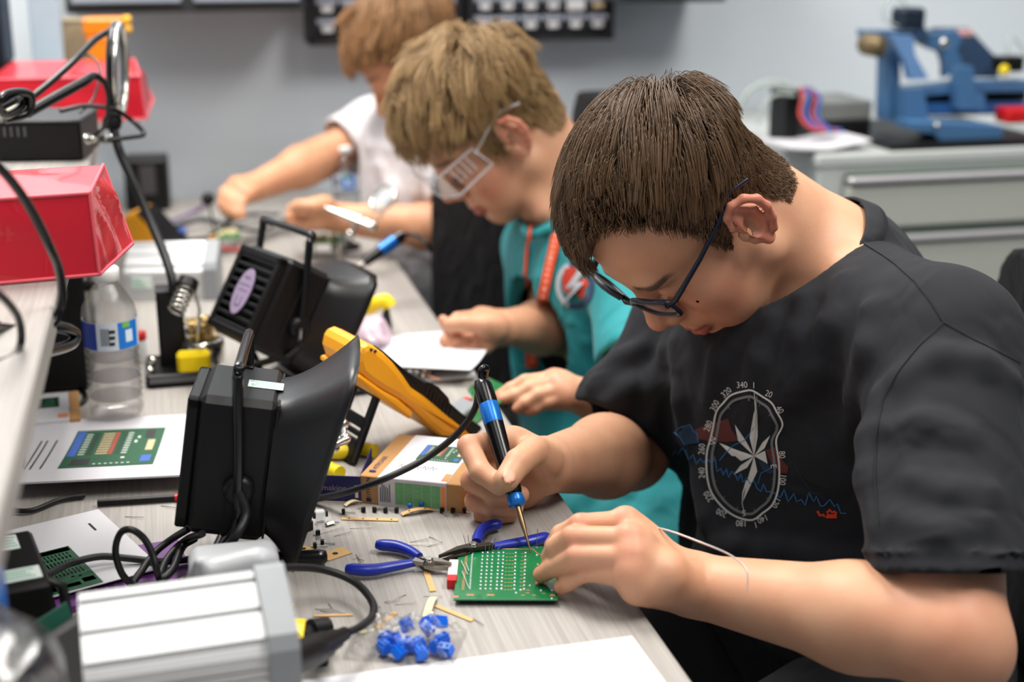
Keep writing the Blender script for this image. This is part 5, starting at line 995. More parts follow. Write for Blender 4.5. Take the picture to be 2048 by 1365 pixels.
# --- fume extractors
def extractor(label, o, X, Zv, dims, rimtop, rimbot, labelled, bail, flare=.026, swap=False):
    w, d, h = dims; M = frame(o, X, Zv); g = thing('fume_extractor', label, 'fume extractor', (o[0], o[1], DESK)); b = MB(M); b.box((w * .5, d / 2, h / 2), (w, d, h), .006); b.build('housing', BLK, g)
    b = MB(M); b.box((w * .68, d / 2, h / 2), (w * .60, d + .0024, h + .0024), .006); b.build('front_shell', BLK, g)
    b = MB(M); t = .010; 
    for c, s in (((-.004, d / 2, t / 2 + .004), (.010, d - .006, t)), ((-.004, d / 2, h - t / 2 - .004), (.010, d - .006, t)), ((-.004, t / 2 + .003, h / 2), (.010, t, h - .008)), ((-.004, d - t / 2 - .003, h / 2), (.010, t, h - .008))): b.box(c, s, .0015)
    b.build('grille_frame', BLK, g)
    for k in range(9): b = MB(M); b.box((-.005, d / 2, .016 + (h - .032) * k / 8), (.006, d - .02, .0045), .001); b.build('grille_slat', BLK, g)
    if labelled:
        b = MB(M); b.M = M @ np.array([[0, 0, -1, -.0088], [-1, 0, 0, d * .5], [0, 1, 0, h * .50], [0, 0, 0, 1.]]); b.prism([(.0195 * math.cos(a), .029 * math.sin(a)) for a in np.linspace(0, 2 * math.pi, 28, endpoint=False)], .0012); b.build('oval_label', mat('lilac_label', s2l(156, 138, 166), .5), g)
        b2 = MB(); Ml = b.M.copy(); 
        for s, yy, sz in (('ROHS', .017, .006), ('FUME EXTRACTOR', .008, .0034), ('220V 50HZ 19W', .001, .0034)): lettering(b2, s, Ml @ frame(A(0, yy, .0014)), sz)
        b2.M = Ml; b2.tube([(-.006, -.006, .0013), (-.006, -.018, .0013), (.006, -.018, .0013), (.006, -.006, .0013)], .0006, 4); b2.build('lettering', mat('label_ink', s2l(70, 60, 84), .8), g)
    # flared hood: rounded rectangle sections swept outwards
    N = 36; V = []; S_ = 7; rt, rb = A(*rimtop), A(*rimbot)
    for k in range(S_ + 1):
        t_ = k / S_; f = t_ ** 1.5
        for sh in (0, 1):
            for i in range(N):
                a = 2 * math.pi * i / N; ca, sa = math.cos(a), math.sin(a); sq = max(abs(ca), abs(sa)) ** .75; y = (d / 2 + flare * f) * ca / sq; zz = sa / sq; up_ = (zz + 1) / 2
                z0 = h * up_; x0 = w - .004; z1 = rb[1] + (rt[1] - rb[1]) * up_; x1 = rb[0] + (rt[0] - rb[0]) * up_
                yc = min(max(y, -(d / 2 + flare * f)), d / 2 + flare * f); ins = .0022 * sh
                V.append((x0 + (x1 - x0) * t_ + .0005 * sh, d / 2 + yc * (1 - ins / .05), (z0 + (z1 - z0) * f - h / 2) * (1 - ins / .07) + h / 2))
    F = []; r_ = 2 * N
    for k in range(S_):
        for i in range(N):
            j = (i + 1) % N; a = k * r_; F += [(a + i, a + j, a + r_ + j, a + r_ + i), (a + N + i, a + r_ + N + i, a + r_ + N + j, a + N + j)]
    for i in range(N): j = (i + 1) % N; a = S_ * r_; F.append((a + i, a + j, a + N + j, a + N + i))
    b = MB(M); b.add(V, F, 0, True); b.build('hood', mat('hood_black', s2l(22, 22, 24), .36, var=.06, scale=60), g)
    b = MB(M); b.box((w - .002, d / 2, h / 2), (.002, d - .004, h - .004)); b.build('filter', mat('filter_foam', (.01, .01, .011), .95, bump=.6, scale=300), g)
    kx, kz = bail['knob']; 
    for y, sg in ((0, -1), (d, 1)): b = MB(M @ frame(A(kx, y, kz), A(1, 0, 0), A(0, sg, 0.))); b.lathe([(.0125, 0), (.0135, .004), (.0125, .010), (.009, .0125), (.0045, .0118), (.002, .0105)], 22); b.build('knob', BLK, g)
    hx, hz = bail['top']; b = MB(M); o_ = .007; b.tube(spline([(kx, -o_ - .003, kz), (kx + (hx - kx) * .4, -o_ - .001, kz + (hz - kz) * .4), (hx, -o_, hz - .010)], 4) + spline([(hx, -o_ + .001, hz - .003), (hx, -o_ + .008, hz), (hx, d + o_ - .008, hz), (hx, d + o_ - .001, hz - .003)], 4) + [(kx, d + o_ + .003, kz)], .0046, 8); b.build('handle', BLKG, g)
    # lower stand legs down to the bench
    iM = np.linalg.inv(M)
    foot = [iM @ np.array([*q, 1.]) for q in bail['feet']]
    b = MB(M); b.tube(spline([(kx, -o_ - .003, kz), (kx + .002, -o_ - .003, kz - .03), tuple(foot[0][:3]), tuple(foot[1][:3]), (kx + .002, d + o_ + .003, kz - .03), (kx, d + o_ + .003, kz)], 5), .0046, 8); b.build('stand', BLKG, g)
    return g, M
fo = A(-.0104, 1.1371, .7894); gA, MA = extractor('near black fume extractor seen side on with a white sticker on top', fo, A(.978, -.134, -.16), A(.164, .02, .986), (.0676, .1064, .1228), (.0676 + .060, .1228 + .046), (.0676 + .026, -.028), False, dict(knob=(.041, .046), top=(.030, .152), feet=[Z(420, 1128, DESK + .0046), Z(455, 1050, DESK + .0046)]))
b = MB(MA); b.box((.052, .047, .1246), (.030, .020, .0006), .0002); s = b.build('sticker', mat('sticker_white', s2l(226, 236, 230), .6), gA); b = MB(MA)
for k in range(4): b.box((.052 - .002 * (k % 2), .0405 + k * .0042, .1251), (.024 - .003 * (k % 3), .0016, .0002))
b.build('sticker_print', mat('sticker_green', s2l(120, 180, 160), .7), gA); b = MB(MA); b.box((.030, .098, .1242), (.016, .008, .004), .001); b.build('switch', BLKG, gA)
extractor('far black fume extractor with an oval lilac label on its grille', A(.0752, 1.6053, .8078), A(.808, .299, -.507), A(.463, .21, .861), (.0622, .1172, .1157), (.0622 + .050, .1157 + .030), (.0622 + .045, -.012), True, dict(knob=(.045, .045), top=(.010, .150), feet=[Z(470, 742, DESK + .0046), Z(520, 745, DESK + .0046)]), .024)
# --- soldering stations
def station(label, loc, yaw, group, zf=.098):
    g = thing('soldering_station', label, 'soldering station', loc, yaw, group); W = np.array(wm(g)); Lx = .115; rise = .0236; pr = [(0, 0), (.068, 0), (.068, zf + rise - .004), (.060, zf + rise - .0016), (.004, zf - .0016), (0, zf - .006)]
    def xs(x0, x1, poly, m, name, bev=0.): M = np.eye(4); M[:3, 0] = (0, 1, 0); M[:3, 1] = (0, 0, 1); M[:3, 2] = (1, 0, 0); M[:3, 3] = (x0, 0, 0); b = MB(W @ M); b.prism(poly, x1 - x0); return b.build(name, m, g)
    xs(0, Lx, pr, SIL, 'case')
    for a, c in ((0, .42), (.42, .83), (.83, 1.)): a, c = .0035 + .0575 * a + .0018, .0035 + .0575 * c - .0018; f = lambda y: zf + (y - .004) * .4286; xs(.0006, Lx - .0006, [(a, f(a) - .002), (c, f(c) - .002), (c - .0006, f(c) + .0030), (a + .0006, f(a) + .0030)], SIL, 'top_rib')
    n = int((zf - .012) / .0058)
    for k in range(n): b = MB(W); b.box((Lx / 2, -.0006, .010 + k * .0058), (Lx - .002, .0016, .0036)); b.build('front_groove', SIL, g)
    ec = [(-.004, 0), (.072, 0), (.072, zf + rise), (.062, zf + rise + .005), (.056, zf + rise + .005), (.002, zf + .006), (-.004, zf - .003)]; xs(Lx, Lx + .020, ec, GRY, 'end_cap')
    zs = zf - .022; b = MB(W); b.box((.025, -.0022, zs), (.030, .0012, .018), .0003); b.build('panel_sticker', mat('sticker_white', s2l(226, 236, 230), .6), g); b = MB(W)
    for k in range(3): b.box((.022 - .002 * k, -.0030, zs - .005 + .005 * k), (.020 - .004 * k, .0004, .0018))
    b.build('sticker_print', mat('sticker_green', s2l(120, 180, 160), .7), g); return g, W
bl_ = Z(155, 1195, DESK + .1216); yw = 4.0; bl_ = bl_ - .060 * A(-math.sin(math.radians(yw)), math.cos(math.radians(yw)), 0)
station('nearest silver soldering station with three bright ribs and a grey end cap', (bl_[0], bl_[1], DESK), yw, None)
station('second silver soldering station standing behind the black iron stand', (-.078, 2.118, DESK), -9.0, None, .050)
def cradle():
    g = thing('iron_cradle', 'moulded grey plastic iron cradle behind the nearest silver station', 'holder', Z(460, 1175)); S = Sdf(); c = Z(465, 1150, .80); dz = A(0, 0, -.012)
    S.u(cap(Z(415, 1150, .815), Z(515, 1128, .820), .011, .013), .010); S.u(cap(Z(430, 1175, .80), Z(520, 1155, .80), .016, .018), .02); S.u(rbox(Z(470, 1165, .770), (.036, .020, .030), .010), .02); S.u(cap(Z(402, 1165, .805), Z(396, 1126, .832), .009, .004), .008); S.cut(cap(Z(450, 1124, .838), Z(500, 1112, .842), .008, .009), .005)
    v, q = net(S, c - .11, c + .11, .0028); v[:, 2] = np.maximum(v[:, 2], DESK + .0005); mesh_obj('body', v, q, mat('light_grey_plastic', s2l(168, 170, 174), .4), g, None, 2)
cradle()
tube_thing('station_lead', 'thick black lead looping out of the nearest silver station to its plug', 'cable', [Z(508, 1140, .80), Z(560, 1136, .790), Z(640, 1139, .772), Z(705, 1162, .760), Z(742, 1200, .756), Z(746, 1230, .757), Z(725, 1252, .762), Z(690, 1268, .768)], .0033, RUB, 7)
g = thing('lead_plug', 'black plug and strain relief beside the yellow tag at the front', 'plug', Z(640, 1305)); b = MB(); b.tube([Z(690, 1268, .768), Z(672, 1278, .771), Z(671, 1279, .771), Z(650, 1290, .775), Z(649, 1291, .775), Z(618, 1306, .781), Z(560, 1330, .790)], [.0055, .0062, .0078, .0086, .0105, .0120, .0125], 12); b.build('strain_relief', BLK, g); b = MB(); b.tube([Z(622, 1262, .760), Z(655, 1256, .757)], [.009, .0085], 12); b.build('plug_body', BLK, g); b = MB(); b.tube([Z(622, 1262, .758), Z(610, 1290, .762), Z(640, 1290, .765)], [.006, .006, .006], 8); b.build('plug_arm', BLK, g); b = MB(); b.box(Z(640, 1300, DESK + .012), (.012, .012, .024), .002); b.build('foot', BLK, g)
b = MB(); q = [Z(572, 1236, .775), Z(612, 1240, .775), Z(607, 1276, .768), Z(592, 1284, .764)]; nrm = unit(np.cross(q[1] - q[0], q[3] - q[0])); b.add([*q, *[p_ - nrm * .0008 for p_ in q]], [(0, 1, 2, 3), (7, 6, 5, 4), (0, 4, 5, 1), (1, 5, 6, 2), (2, 6, 7, 3), (3, 7, 4, 0)]); one('yellow_tag', 'bright yellow tag on the lead beside the silver station', 'tag', b, YEL)
# --- black power adapter, bottom left, and its cables
def adapter():
    a, f = Z(105, 1165, .812), Z(62, 1058, .812); d = unit(f - a); x = np.cross(d, A(0, 0, 1)); D_ = np.linalg.norm(f - a); g = thing('power_adapter', 'black power adapter with white and green labels at the bench corner', 'power adapter', (a[0], a[1], DESK)); M = frame(A(a[0], a[1], DESK) - x * .085, x); b = MB(M); b.box((.0425, D_ / 2, .036), (.085, D_, .072), .003); b.build('case', BLK, g)
    for (x0, y0, x1, y1, nm) in ((.034, .012, .080, .034, 'rating_label'), (.012, .030, .046, .046, 'rating_label'), (.018, .070, .052, .098, 'test_label'), (.058, .072, .072, .100, 'test_label')):
        b = MB(M); b.box(((x0 + x1) / 2, (y0 + y1) / 2, .0724), (x1 - x0, y1 - y0, .0006), .0001); o = b.build(nm, mat('sticker_white', s2l(226, 236, 230), .6), g); b = MB(M)
        for k in range(4): b.box(((x0 + x1) / 2, y0 + (y1 - y0) * (.2 + .2 * k), .0728), ((x1 - x0) * (.8 - .12 * (k % 3)), .0016, .0002))
        b.build('label_print', mat('sticker_green', s2l(120, 180, 160), .7), o)
    b = MB(M); b.tube([(.083, .006, .070), (.092, .003, .066), (.094, .004, .04)], .004, 8); b.build('clip', BLK, g)
adapter()
cb = lambda label, pts, r=.0032, n=6: tube_thing('power_cable', label, 'cable', pts, r, RUB, n)
cb('black cable running from the adapter towards the near extractor', [Z(92, 1152, .775), Z(140, 1128, .763), Z(200, 1114, .760), Z(260, 1118, .756), Z(330, 1124, .752), Z(420, 1114, .750), Z(500, 1106, .750), Z(548, 1110, .748)])
cb('black cable standing up in a tall loop beside the near extractor', [Z(275, 1180, .748), Z(245, 1150, .765), Z(231, 1105, .785), Z(240, 1068, .800), Z(262, 1060, .805), Z(288, 1078, .795), Z(305, 1110, .782), Z(313, 1140, .770), Z(318, 1158, .752)], .0030)
cb('black cable looping out below the near extractor housing', [P(378, 1058, 1.22), Z(345, 1078, .770), Z(312, 1104, .762), Z(285, 1140, .757), Z(268, 1172, .750), Z(330, 1168, .748)], .0032)
cb('black cable dropping from under the near extractor to the station', [P(405, 1068, 1.20), Z(370, 1082, .768), Z(335, 1118, .760), Z(320, 1158, .757), Z(345, 1140, .760), Z(365, 1095, .764), Z(390, 1078, .764)], .0034)
cb('thick black cable hanging from the near extractor knob', [P(478, 985, 1.185), P(492, 1030, 1.185), P(468, 1078, 1.175), Z(440, 1108, .768), Z(400, 1140, .755), Z(360, 1165, .750)], .0040)
cb('black cable lying at the edge of the instruction sheets', [Z(0, 1018, .744), Z(60, 1022, .744), Z(120, 1000, .744), Z(170, 992, .744)], .0026)
# ------------------------------------------------------------------ shelf over the bench and what stands on it
sh = thing('shelf', 'pale wood-grain shelf raised over the left side of the bench', 'shelf', (-.35, 1.7, DESK)); b = MB(); b.box((-.328, 1.68, SHELF - .013), (.464, 2.2, .026), .002); b.build('shelf_board', LAM, sh)
for y in (.62, 1.3, 2.2, 2.75): b = MB(); b.box((-.535, y, (SHELF - .026 + DESK) / 2), (.04, .04, SHELF - .026 - DESK), .003); b.build('upright', steel, sh)
def hull_cover(label, FR, BR, top_dz, left, flarepts, seed_):
    """vinyl dust cover: four bottom corners, sloping walls, piped edges"""
    red = mat('red_vinyl', s2l(196, 20, 40), .38, var=.05, scale=14, coat=.5, bump=.05); g = thing('dust_cover', label, 'cover', (FR + BR) / 2 - left / 2)
    FL, BL = FR - left, BR - left; z = A(0, 0, 1); inn = unit(BR - FR); ll = unit(left); T = lambda p, a, c, dz: p + inn * a - ll * c + z * dz
    fr, br, fl, bl = T(FR, .006, .004, top_dz), T(BR, .030, .028, top_dz * 1.02), T(FL, .006, -.01, top_dz), T(BL, .03, -.01, top_dz * 1.02)
    N = 12; b = MB()
    def grid(a, c, d, e, amp, out, ph):
        V = [];
        for i in range(N + 1):
            for j in range(N + 1):
                u, v = i / N, j / N; q = (a * (1 - u) + c * u) * (1 - v) + (e * (1 - u) + d * u) * v; ed = 16 * u * (1 - u) * v * (1 - v)
                V.append(q + out * (amp * ed * (.5 + .5 * math.sin(5 * u + 3 * v + ph)) + .35 * amp * min(1, 4 * min(u, 1 - u, v, 1 - v)) * math.sin(13 * u + 7 * v * v + ph)))
        b.add(V, [(i * (N + 1) + j, (i + 1) * (N + 1) + j, (i + 1) * (N + 1) + j + 1, i * (N + 1) + j + 1) for i in range(N) for j in range(N)], 0, True)
    grid(FL, FR, fr, fl, .003, -inn, 0); grid(FR, BR, br, fr, .010, ll, 1.2); grid(fl, fr, br, bl, .005, z, 2.2); grid(BR, BL, bl, br, .003, inn, 3); grid(BL, FL, fl, bl, .003, -ll, 4); b.build('vinyl', red, g)
    for a, c in ((fl, fr), (fr, br), (FR, fr), (BR, br), (FL, FR), (FR, BR)): b = MB(); m = (a + c) / 2 + z * .0; b.tube([a, a * .5 + c * .5, c], .0017, 6); b.build('piped_seam', mat('red_piping', s2l(226, 92, 104), .45), g)
    b = MB(); c_ = (FR + BR) / 2 - left / 2; b.M = frame(c_ + A(0, 0, top_dz * .45), left, z); b.box((0, 0, 0), (np.linalg.norm(left) * .75, np.linalg.norm(BR - FR) * .6, top_dz * .88), .004); b.build('covered_case', BLK, g)
FR = A(*Z(199, 549, SHELF + .002)); BR = A(*Z(243, 508, SHELF + .002)); hull_cover('near pink-red vinyl dust cover sitting on the front of the shelf', FR, BR + (BR - FR) * .55, .068, A(.30, .045, 0), None, 1)
FR2 = Z(292, 238, SHELF + .002); hull_cover('far pink-red vinyl dust cover at the end of the shelf', FR2, FR2 + A(.01, .24, 0), .062, A(.225, 0, 0), None, 2)
def shelf_gear():
    o = A(-.045 - .14, 1.80, SHELF); x = A(.99, -.14, 0); g = thing('power_supply', 'black vented power supply on the shelf behind the near dust cover', 'power supply', o); M = frame(Z(166, 322, SHELF) - unit(x) * .11, x); b = MB(M); b.box((.055, .06, .024), (.11, .12, .048), .003); b.build('case', BLK, g); b = MB(M); b.box((.055, .06, .0485), (.112, .122, .004), .0015); b.build('lid', mat('graphite', s2l(52, 52, 54), .45), g)
    for k in range(5): b = MB(M); b.box((.012 + k * .008, -.0008, .037), (.003, .002, .012)); b.build('vent_slot', mat('vent_grey', s2l(80, 80, 80), .6), g)
    b = MB(); p0 = M @ np.array([.11, .02, .024, 1]); d = unit(x); b.tube([p0[:3], p0[:3] + d * .006, p0[:3] + d * .0061, p0[:3] + d * .022, p0[:3] + d * .0221, p0[:3] + d * .034], [.0065, .0065, .0045, .0045, .0058, .0058], 12); b.build('coaxial_plug', CHR, g)
    g = thing('meter_box', 'small cream instrument box at the left behind the near dust cover', 'instrument', Z(30, 318, SHELF)); M = frame(Z(46, 322, SHELF) - unit(A(.95, -.3, 0)) * .185, A(.95, -.3, 0)); b = MB(M); b.box((.08, .05, .031), (.16, .10, .062), .004); b.build('case', mat('cream_abs', s2l(206, 198, 172), .5), g); b = MB(M); b.box((.1602, .05, .031), (.0015, .08, .046), .0005); b.build('end_panel', mat('olive_panel', s2l(112, 102, 76), .6), g)
    g = thing('orange_tester', 'orange tester standing on the far end of the shelf', 'tester', Z(210, 160, SHELF) + A(0, .30, 0)); c = Yp(212, 100, 2.62); c[2] = SHELF; M = frame(c, A(1, 0, 0)); b = MB(M); b.box((0, 0, .045), (.062, .05, .090), .004); b.box((0, 0, .105), (.070, .05, .030), .004); b.build('case', mat('orange_case', s2l(232, 132, 16), .45), g)
    for k in range(2): b = MB(M @ frame(A(.034, -.01, .100 + .016 * k), A(0, 0, 1), A(1, 0, 0))); b.lathe([(.007, 0), (.007, .010), (.005, .012)], 12); b.build('yellow_knob', mat('yellow_knob', s2l(244, 186, 20), .4), g)
    g = thing('beige_box', 'beige box at the far left end of the shelf below the wall cabinet', 'box', Yp(165, 150, 2.70) * A(1, 1, 0) + A(0, 0, SHELF)); b = MB(np.array(wm(g))); b.box((-.01, 0, .055), (.09, .06, .11), .003); b.build('case', mat('beige_case', s2l(150, 136, 110), .6), g); b = MB(np.array(wm(g))); b.box((-.01, 0, .1115), (.092, .062, .004), .001); b.build('lid', mat('beige_case', s2l(150, 136, 110), .6), g)
    # screens at the left edge
    g = thing('monitor', 'dark monitor seen edge on at the upper left', 'monitor', Z(10, 200, SHELF)); c = Z(20, 195, SHELF); M = frame(c, A(.30, .95, 0)); b = MB(M); b.box((.02, .03, .155), (.05, .05, .25), .006); b.build('housing', BLK, g); b = MB(M); b.box((.02, .004, .165), (.042, .004, .21), .001); b.build('screen', mat('dark_glass', s2l(24, 40, 58), .12), g); b = MB(M); b.box((.02, .03, .02), (.03, .03, .04), .003); b.build('neck', BLK, g); b = MB(M); b.box((.02, .03, .004), (.12, .09, .008), .003); b.build('foot', BLK, g)
    g = thing('screen_panel', 'pale bluish upright panel beside the dark monitor', 'panel', Z(95, 125, SHELF)); c = Yp(97, 105, 2.62); c[2] = SHELF; M = frame(c, A(1, 0, 0)); b = MB(M); b.box((0, 0, .13), (.052, .03, .26), .004); b.build('panel_body', mat('pale_panel', s2l(176, 196, 210), .35), g); b = MB(M); b.box((0, 0, .004), (.07, .09, .008), .002); b.build('foot', GRY, g)
shelf_gear()
sc_ = lambda label, pts, r: tube_thing('test_lead', label, 'cable', pts, r, BLKG, 7)
zc = lambda x, y, d: P(x, y, d)
sc_('thick black probe lead arching across the far dust cover to the lens rim', [zc(50, 205, 1.62), zc(100, 165, 1.66), zc(150, 120, 1.70), zc(190, 80, 1.75), zc(226, 58, 1.78)], .0042)
sc_('glossy black probe lying diagonally over the power supply', [zc(55, 226, 1.58), zc(110, 195, 1.62), zc(165, 165, 1.66), zc(188, 152, 1.68), zc(208, 165, 1.69), zc(216, 200, 1.70), zc(210, 250, 1.72), zc(190, 272, 1.75)], [.0062, .0066, .006, .004, .0026, .0022, .0022])
sc_('thin black lead draped from the probe over the far dust cover', [zc(130, 130, 1.80), zc(165, 108, 1.82), zc(190, 120, 1.82), zc(200, 150, 1.80), zc(185, 200, 1.78), zc(160, 225, 1.76)], .0018)
sc_('black lead curling around the lens neck to the coaxial plug', [zc(120, 222, 1.72), zc(170, 212, 1.74), zc(225, 218, 1.76), zc(262, 240, 1.78), zc(288, 268, 1.78), zc(262, 275, 1.76), zc(215, 280, 1.74)], .0030)
sc_('bundle of black leads heaped on top of the power supply', [zc(0, 215, 1.5), zc(30, 200, 1.52), zc(45, 192, 1.55), zc(40, 215, 1.55), zc(10, 230, 1.52), zc(0, 200, 1.5), zc(25, 185, 1.52), zc(60, 190, 1.55), zc(55, 225, 1.56), zc(10, 240, 1.54)], .0048)
sc_('black cable hanging in front of the near dust cover from upper left', [zc(-20, 315, .95), zc(25, 365, .97), zc(62, 420, 1.0), zc(95, 485, 1.03), zc(118, 540, 1.07), zc(124, 600, 1.10), zc(108, 645, 1.10), zc(70, 660, 1.08), zc(0, 655, 1.03), zc(-30, 650, 1.0)], .0036)
sc_('black cable loop hanging off the front edge of the shelf', [zc(-20, 575, .92), zc(15, 605, .95), zc(38, 640, .98), zc(42, 685, .99), zc(25, 715, .98), zc(-20, 730, .96)], .0028)
sc_('thick black cable loop resting against the shelf edge', [zc(-20, 655, 1.05), zc(60, 655, 1.09), zc(120, 655, 1.13), zc(150, 668, 1.16), zc(140, 690, 1.15), zc(90, 705, 1.10), zc(30, 720, 1.04), zc(-20, 728, 1.0)], .0048)
# magnifier on a gooseneck, iron stand and bits behind the bottle
def magnifier():
    g = thing('magnifier', 'round magnifying lens on a black gooseneck above the iron stand', 'magnifier', Z(348, 752)); b = MB(); b.tube(spline([P(348, 595, 1.74), P(343, 555, 1.74), P(325, 500, 1.76), P(295, 430, 1.78), P(262, 355, 1.78), P(238, 300, 1.78), P(226, 252, 1.78)], 6), .0058, 10); b.build('gooseneck', RUB, g)
    b = MB(); b.tube([P(226, 258, 1.78), P(225, 240, 1.78), P(229, 224, 1.78)], [.0095, .0125, .0075], 12); b.build('neck_joint', BLK, g)
    c = P(232, 140, 1.80); M = np.eye(4); n = unit(RIGHT * .985 + FWD * .14 + UP * -.02); M[:3, 2] = n; M[:3, 0] = unit(UP - n * (UP @ n)); M[:3, 1] = np.cross(n, M[:3, 0]); M[:3, 3] = c
    b = MB(M); q = [(.0565 * math.cos(a), .0565 * math.sin(a), 0) for a in np.linspace(0, 2 * math.pi, 40)]; b.tube(q, .0052, 8, cap=False); b.build('lens_rim', BLKG, g); b = MB(M); b.tube([(x, y, .0052) for x, y, z in q], .0042, 8, cap=False); b.build('chrome_ring', CHR, g)
    b = MB(M); b.lathe([(.0001, .007), (.028, .005), (.055, .001), (.055, -.001), (.028, -.005), (.0001, -.007)], 28); b.build('lens', mat('lens_glass', (.85, .93, 1.), .03, alpha=.30, var=0, spec=1.), g)
    return g
magnifier()
def iron_stand():
    g = thing('iron_stand', 'black soldering iron stand with brass coil, steel wool and yellow sponge', 'iron stand', Z(350, 770)); z0 = DESK
    b = MB(); a, c, d = Z(292, 778), Z(425, 768), Z(335, 690); M = frame(a, c - a); Lx = np.linalg.norm(c - a); b.M = M; b.box((Lx / 2, .045, .006), (Lx, .10, .012), .005); b.build('tray', BLK, g)
    b = MB(M); b.tube([(.004, .004, .012), (Lx - .004, .004, .012), (Lx - .004, .088, .012), (.004, .088, .012), (.004, .004, .012)], .0035, 6); b.build('tray_rim', mat('graphite', s2l(52, 52, 54), .45), g)
    p = Z(349, 752); b = MB(frame(A(p[0], p[1] + .02, z0 + .010), c - a)); b.box((0, 0, .048), (.032, .034, .096), .003); b.build('holder_block', BLK, g); b = MB(frame(A(p[0], p[1] + .02, z0 + .106), c - a)); b.box((0, 0, .001), (.033, .035, .004), .001); b.build('block_lip', mat('graphite', s2l(52, 52, 54), .45), g)
    ax0, ax1 = P(352, 625, 1.71), P(378, 562, 1.73); t = unit(ax1 - ax0); u_ = unit(np.cross(t, A(0, 0, 1))); v_ = np.cross(t, u_); b = MB(); b.tube([ax0 + t * (.040 * k / 90) + (u_ * math.cos(k * .42) + v_ * math.sin(k * .42)) * .010 for k in range(91)], .0014, 5); b.build('spring_coil', CHR, g)
    b = MB(); b.tube([ax0 + t * .034, ax0 + t * .046], [.0135, .0125], 14); b.build('funnel', BLK, g); b = MB(); b.tube([ax1 + t * -.004 + u_ * .006, ax1 + u_ * .012 - A(0, 0, .034), Z(392, 745)], .0022, 6); b.build('wire_prop', CHR, g)
    q = Z(408, 742); b = MB(frame(A(q[0], q[1], z0 + .012), c - a)); b.lathe([(.026, 0), (.028, .018), (.027, .030), (.020, .032), (.018, .024)], 20); b.build('wool_cup', CHR, g)
    r_ = random.Random(9); b = MB(); pts = []; ph = 0.; cc = A(q[0], q[1], z0 + .050)
    for k in range(420): ph += .55; rr_ = .022 * (.55 + .45 * math.sin(k * 1.7)); pts.append(cc + A(rr_ * math.cos(ph) + r_.gauss(0, .003), rr_ * math.sin(ph) + r_.gauss(0, .003), .016 * math.sin(k * .37) + r_.gauss(0, .003)))
    b.tube(pts, .0008, 4); stuff(b.build('brass_wool', mat('brass_wool', s2l(196, 170, 120), .22, .95), g))
    s = Z(396, 756); b = MB(frame(A(s[0] - .004, s[1] - .012, z0 + .012), c - a)); b.box((0, 0, .013), (.040, .024, .026), .004); b.build('sponge', mat('yellow_sponge', s2l(238, 206, 10), .9, bump=.5, scale=400), g)
iron_stand()
def water_bottle(label, p, s, yaw=0):
    g = thing('water_bottle', label, 'bottle', p, yaw); W = np.array(wm(g)); cl = film('clear_bottle', base=.07, rough=.06, tint=.95); pr = [(.0001, .004), (.020, .001), (.0285, .003), (.0305, .010)]
    for k in range(8): pr += [(.0306, .014 + k * .0078), (.0286, .0178 + k * .0078)]
    pr += [(.0306, .079), (.0300, .083), (.0300, .118), (.0306, .122), (.0285, .132), (.0215, .146), (.0135, .157), (.0118, .160), (.0118, .165)]
    b = MB(W); b.lathe([(r * s, z * s) for r, z in pr], 28); b.build('body', cl, g); b = MB(W); b.lathe([(.0130 * s, .1605 * s), (.0148 * s, .161 * s), (.0148 * s, .1735 * s), (.0130 * s, .1755 * s), (.0001, .1758 * s)], 24); b.build('cap', mat('white_cap', s2l(238, 238, 236), .4), g)
    for k in range(3): b = MB(W); b.lathe([(.0286 * s, (.024 + .0234 * k) * s), (.0287 * s, (.0255 + .0234 * k) * s)], 28); b.build('rib_band', film('clear_bottle_rib', base=.14, rough=.08, tint=.88), g)
    b = MB(W); n_ = 30; b.add([(.0305 * s * math.cos(math.radians(-195 + 215 * i / n_)), .0305 * s * math.sin(math.radians(-195 + 215 * i / n_)), zz * s) for i in range(n_ + 1) for zz in (.086, .118)], [(2 * i, 2 * i + 2, 2 * i + 3, 2 * i + 1) for i in range(n_)], 0, True); b.build('label', mat('bottle_label', s2l(206, 216, 228), .4), g)
    def pt(a0, a1, z0, z1, m, nm, r=.0307): b = MB(W); n = 8; V = [(r * s * math.cos(math.radians(a0 + (a1 - a0) * i / n)), r * s * math.sin(math.radians(a0 + (a1 - a0) * i / n)), zz * s) for i in range(n + 1) for zz in (z0, z1)]; b.add(V, [(2 * i, 2 * i + 2, 2 * i + 3, 2 * i + 1) for i in range(n)], 0, True); return b.build(nm, m, g)
    pt(-180, -118, .0865, .1175, mat('label_navy', s2l(22, 52, 150), .4), 'navy_panel'); pt(-72, -20, .0865, .1175, mat('label_blue', s2l(16, 120, 214), .4), 'blue_panel'); pt(-56, -38, .094, .108, mat('label_disc', s2l(220, 236, 248), .4), 'white_disc', .0309); pt(-62, -44, .111, .117, mat('label_green', s2l(120, 190, 60), .4), 'green_mark', .0309)
    for k in range(6): pt(-108 + k * 3.2, -106.6 + k * 3.2, .092, .112, INK, 'barcode', .0308)
    for k in range(3): pt(-92, -80 + k, .092 + .007 * k, .096 + .007 * k, INK, 'small_print', .0308)
    return g
q = Z(236, 842); water_bottle('clear plastic water bottle with a blue label standing on the instruction sheets', A(q[0], q[1], DESK + .0072), .98)
q = Z(696, 452); water_bottle('second clear water bottle with blue label by the far person\'s hands', A(q[0], q[1], DESK), .84, -44)
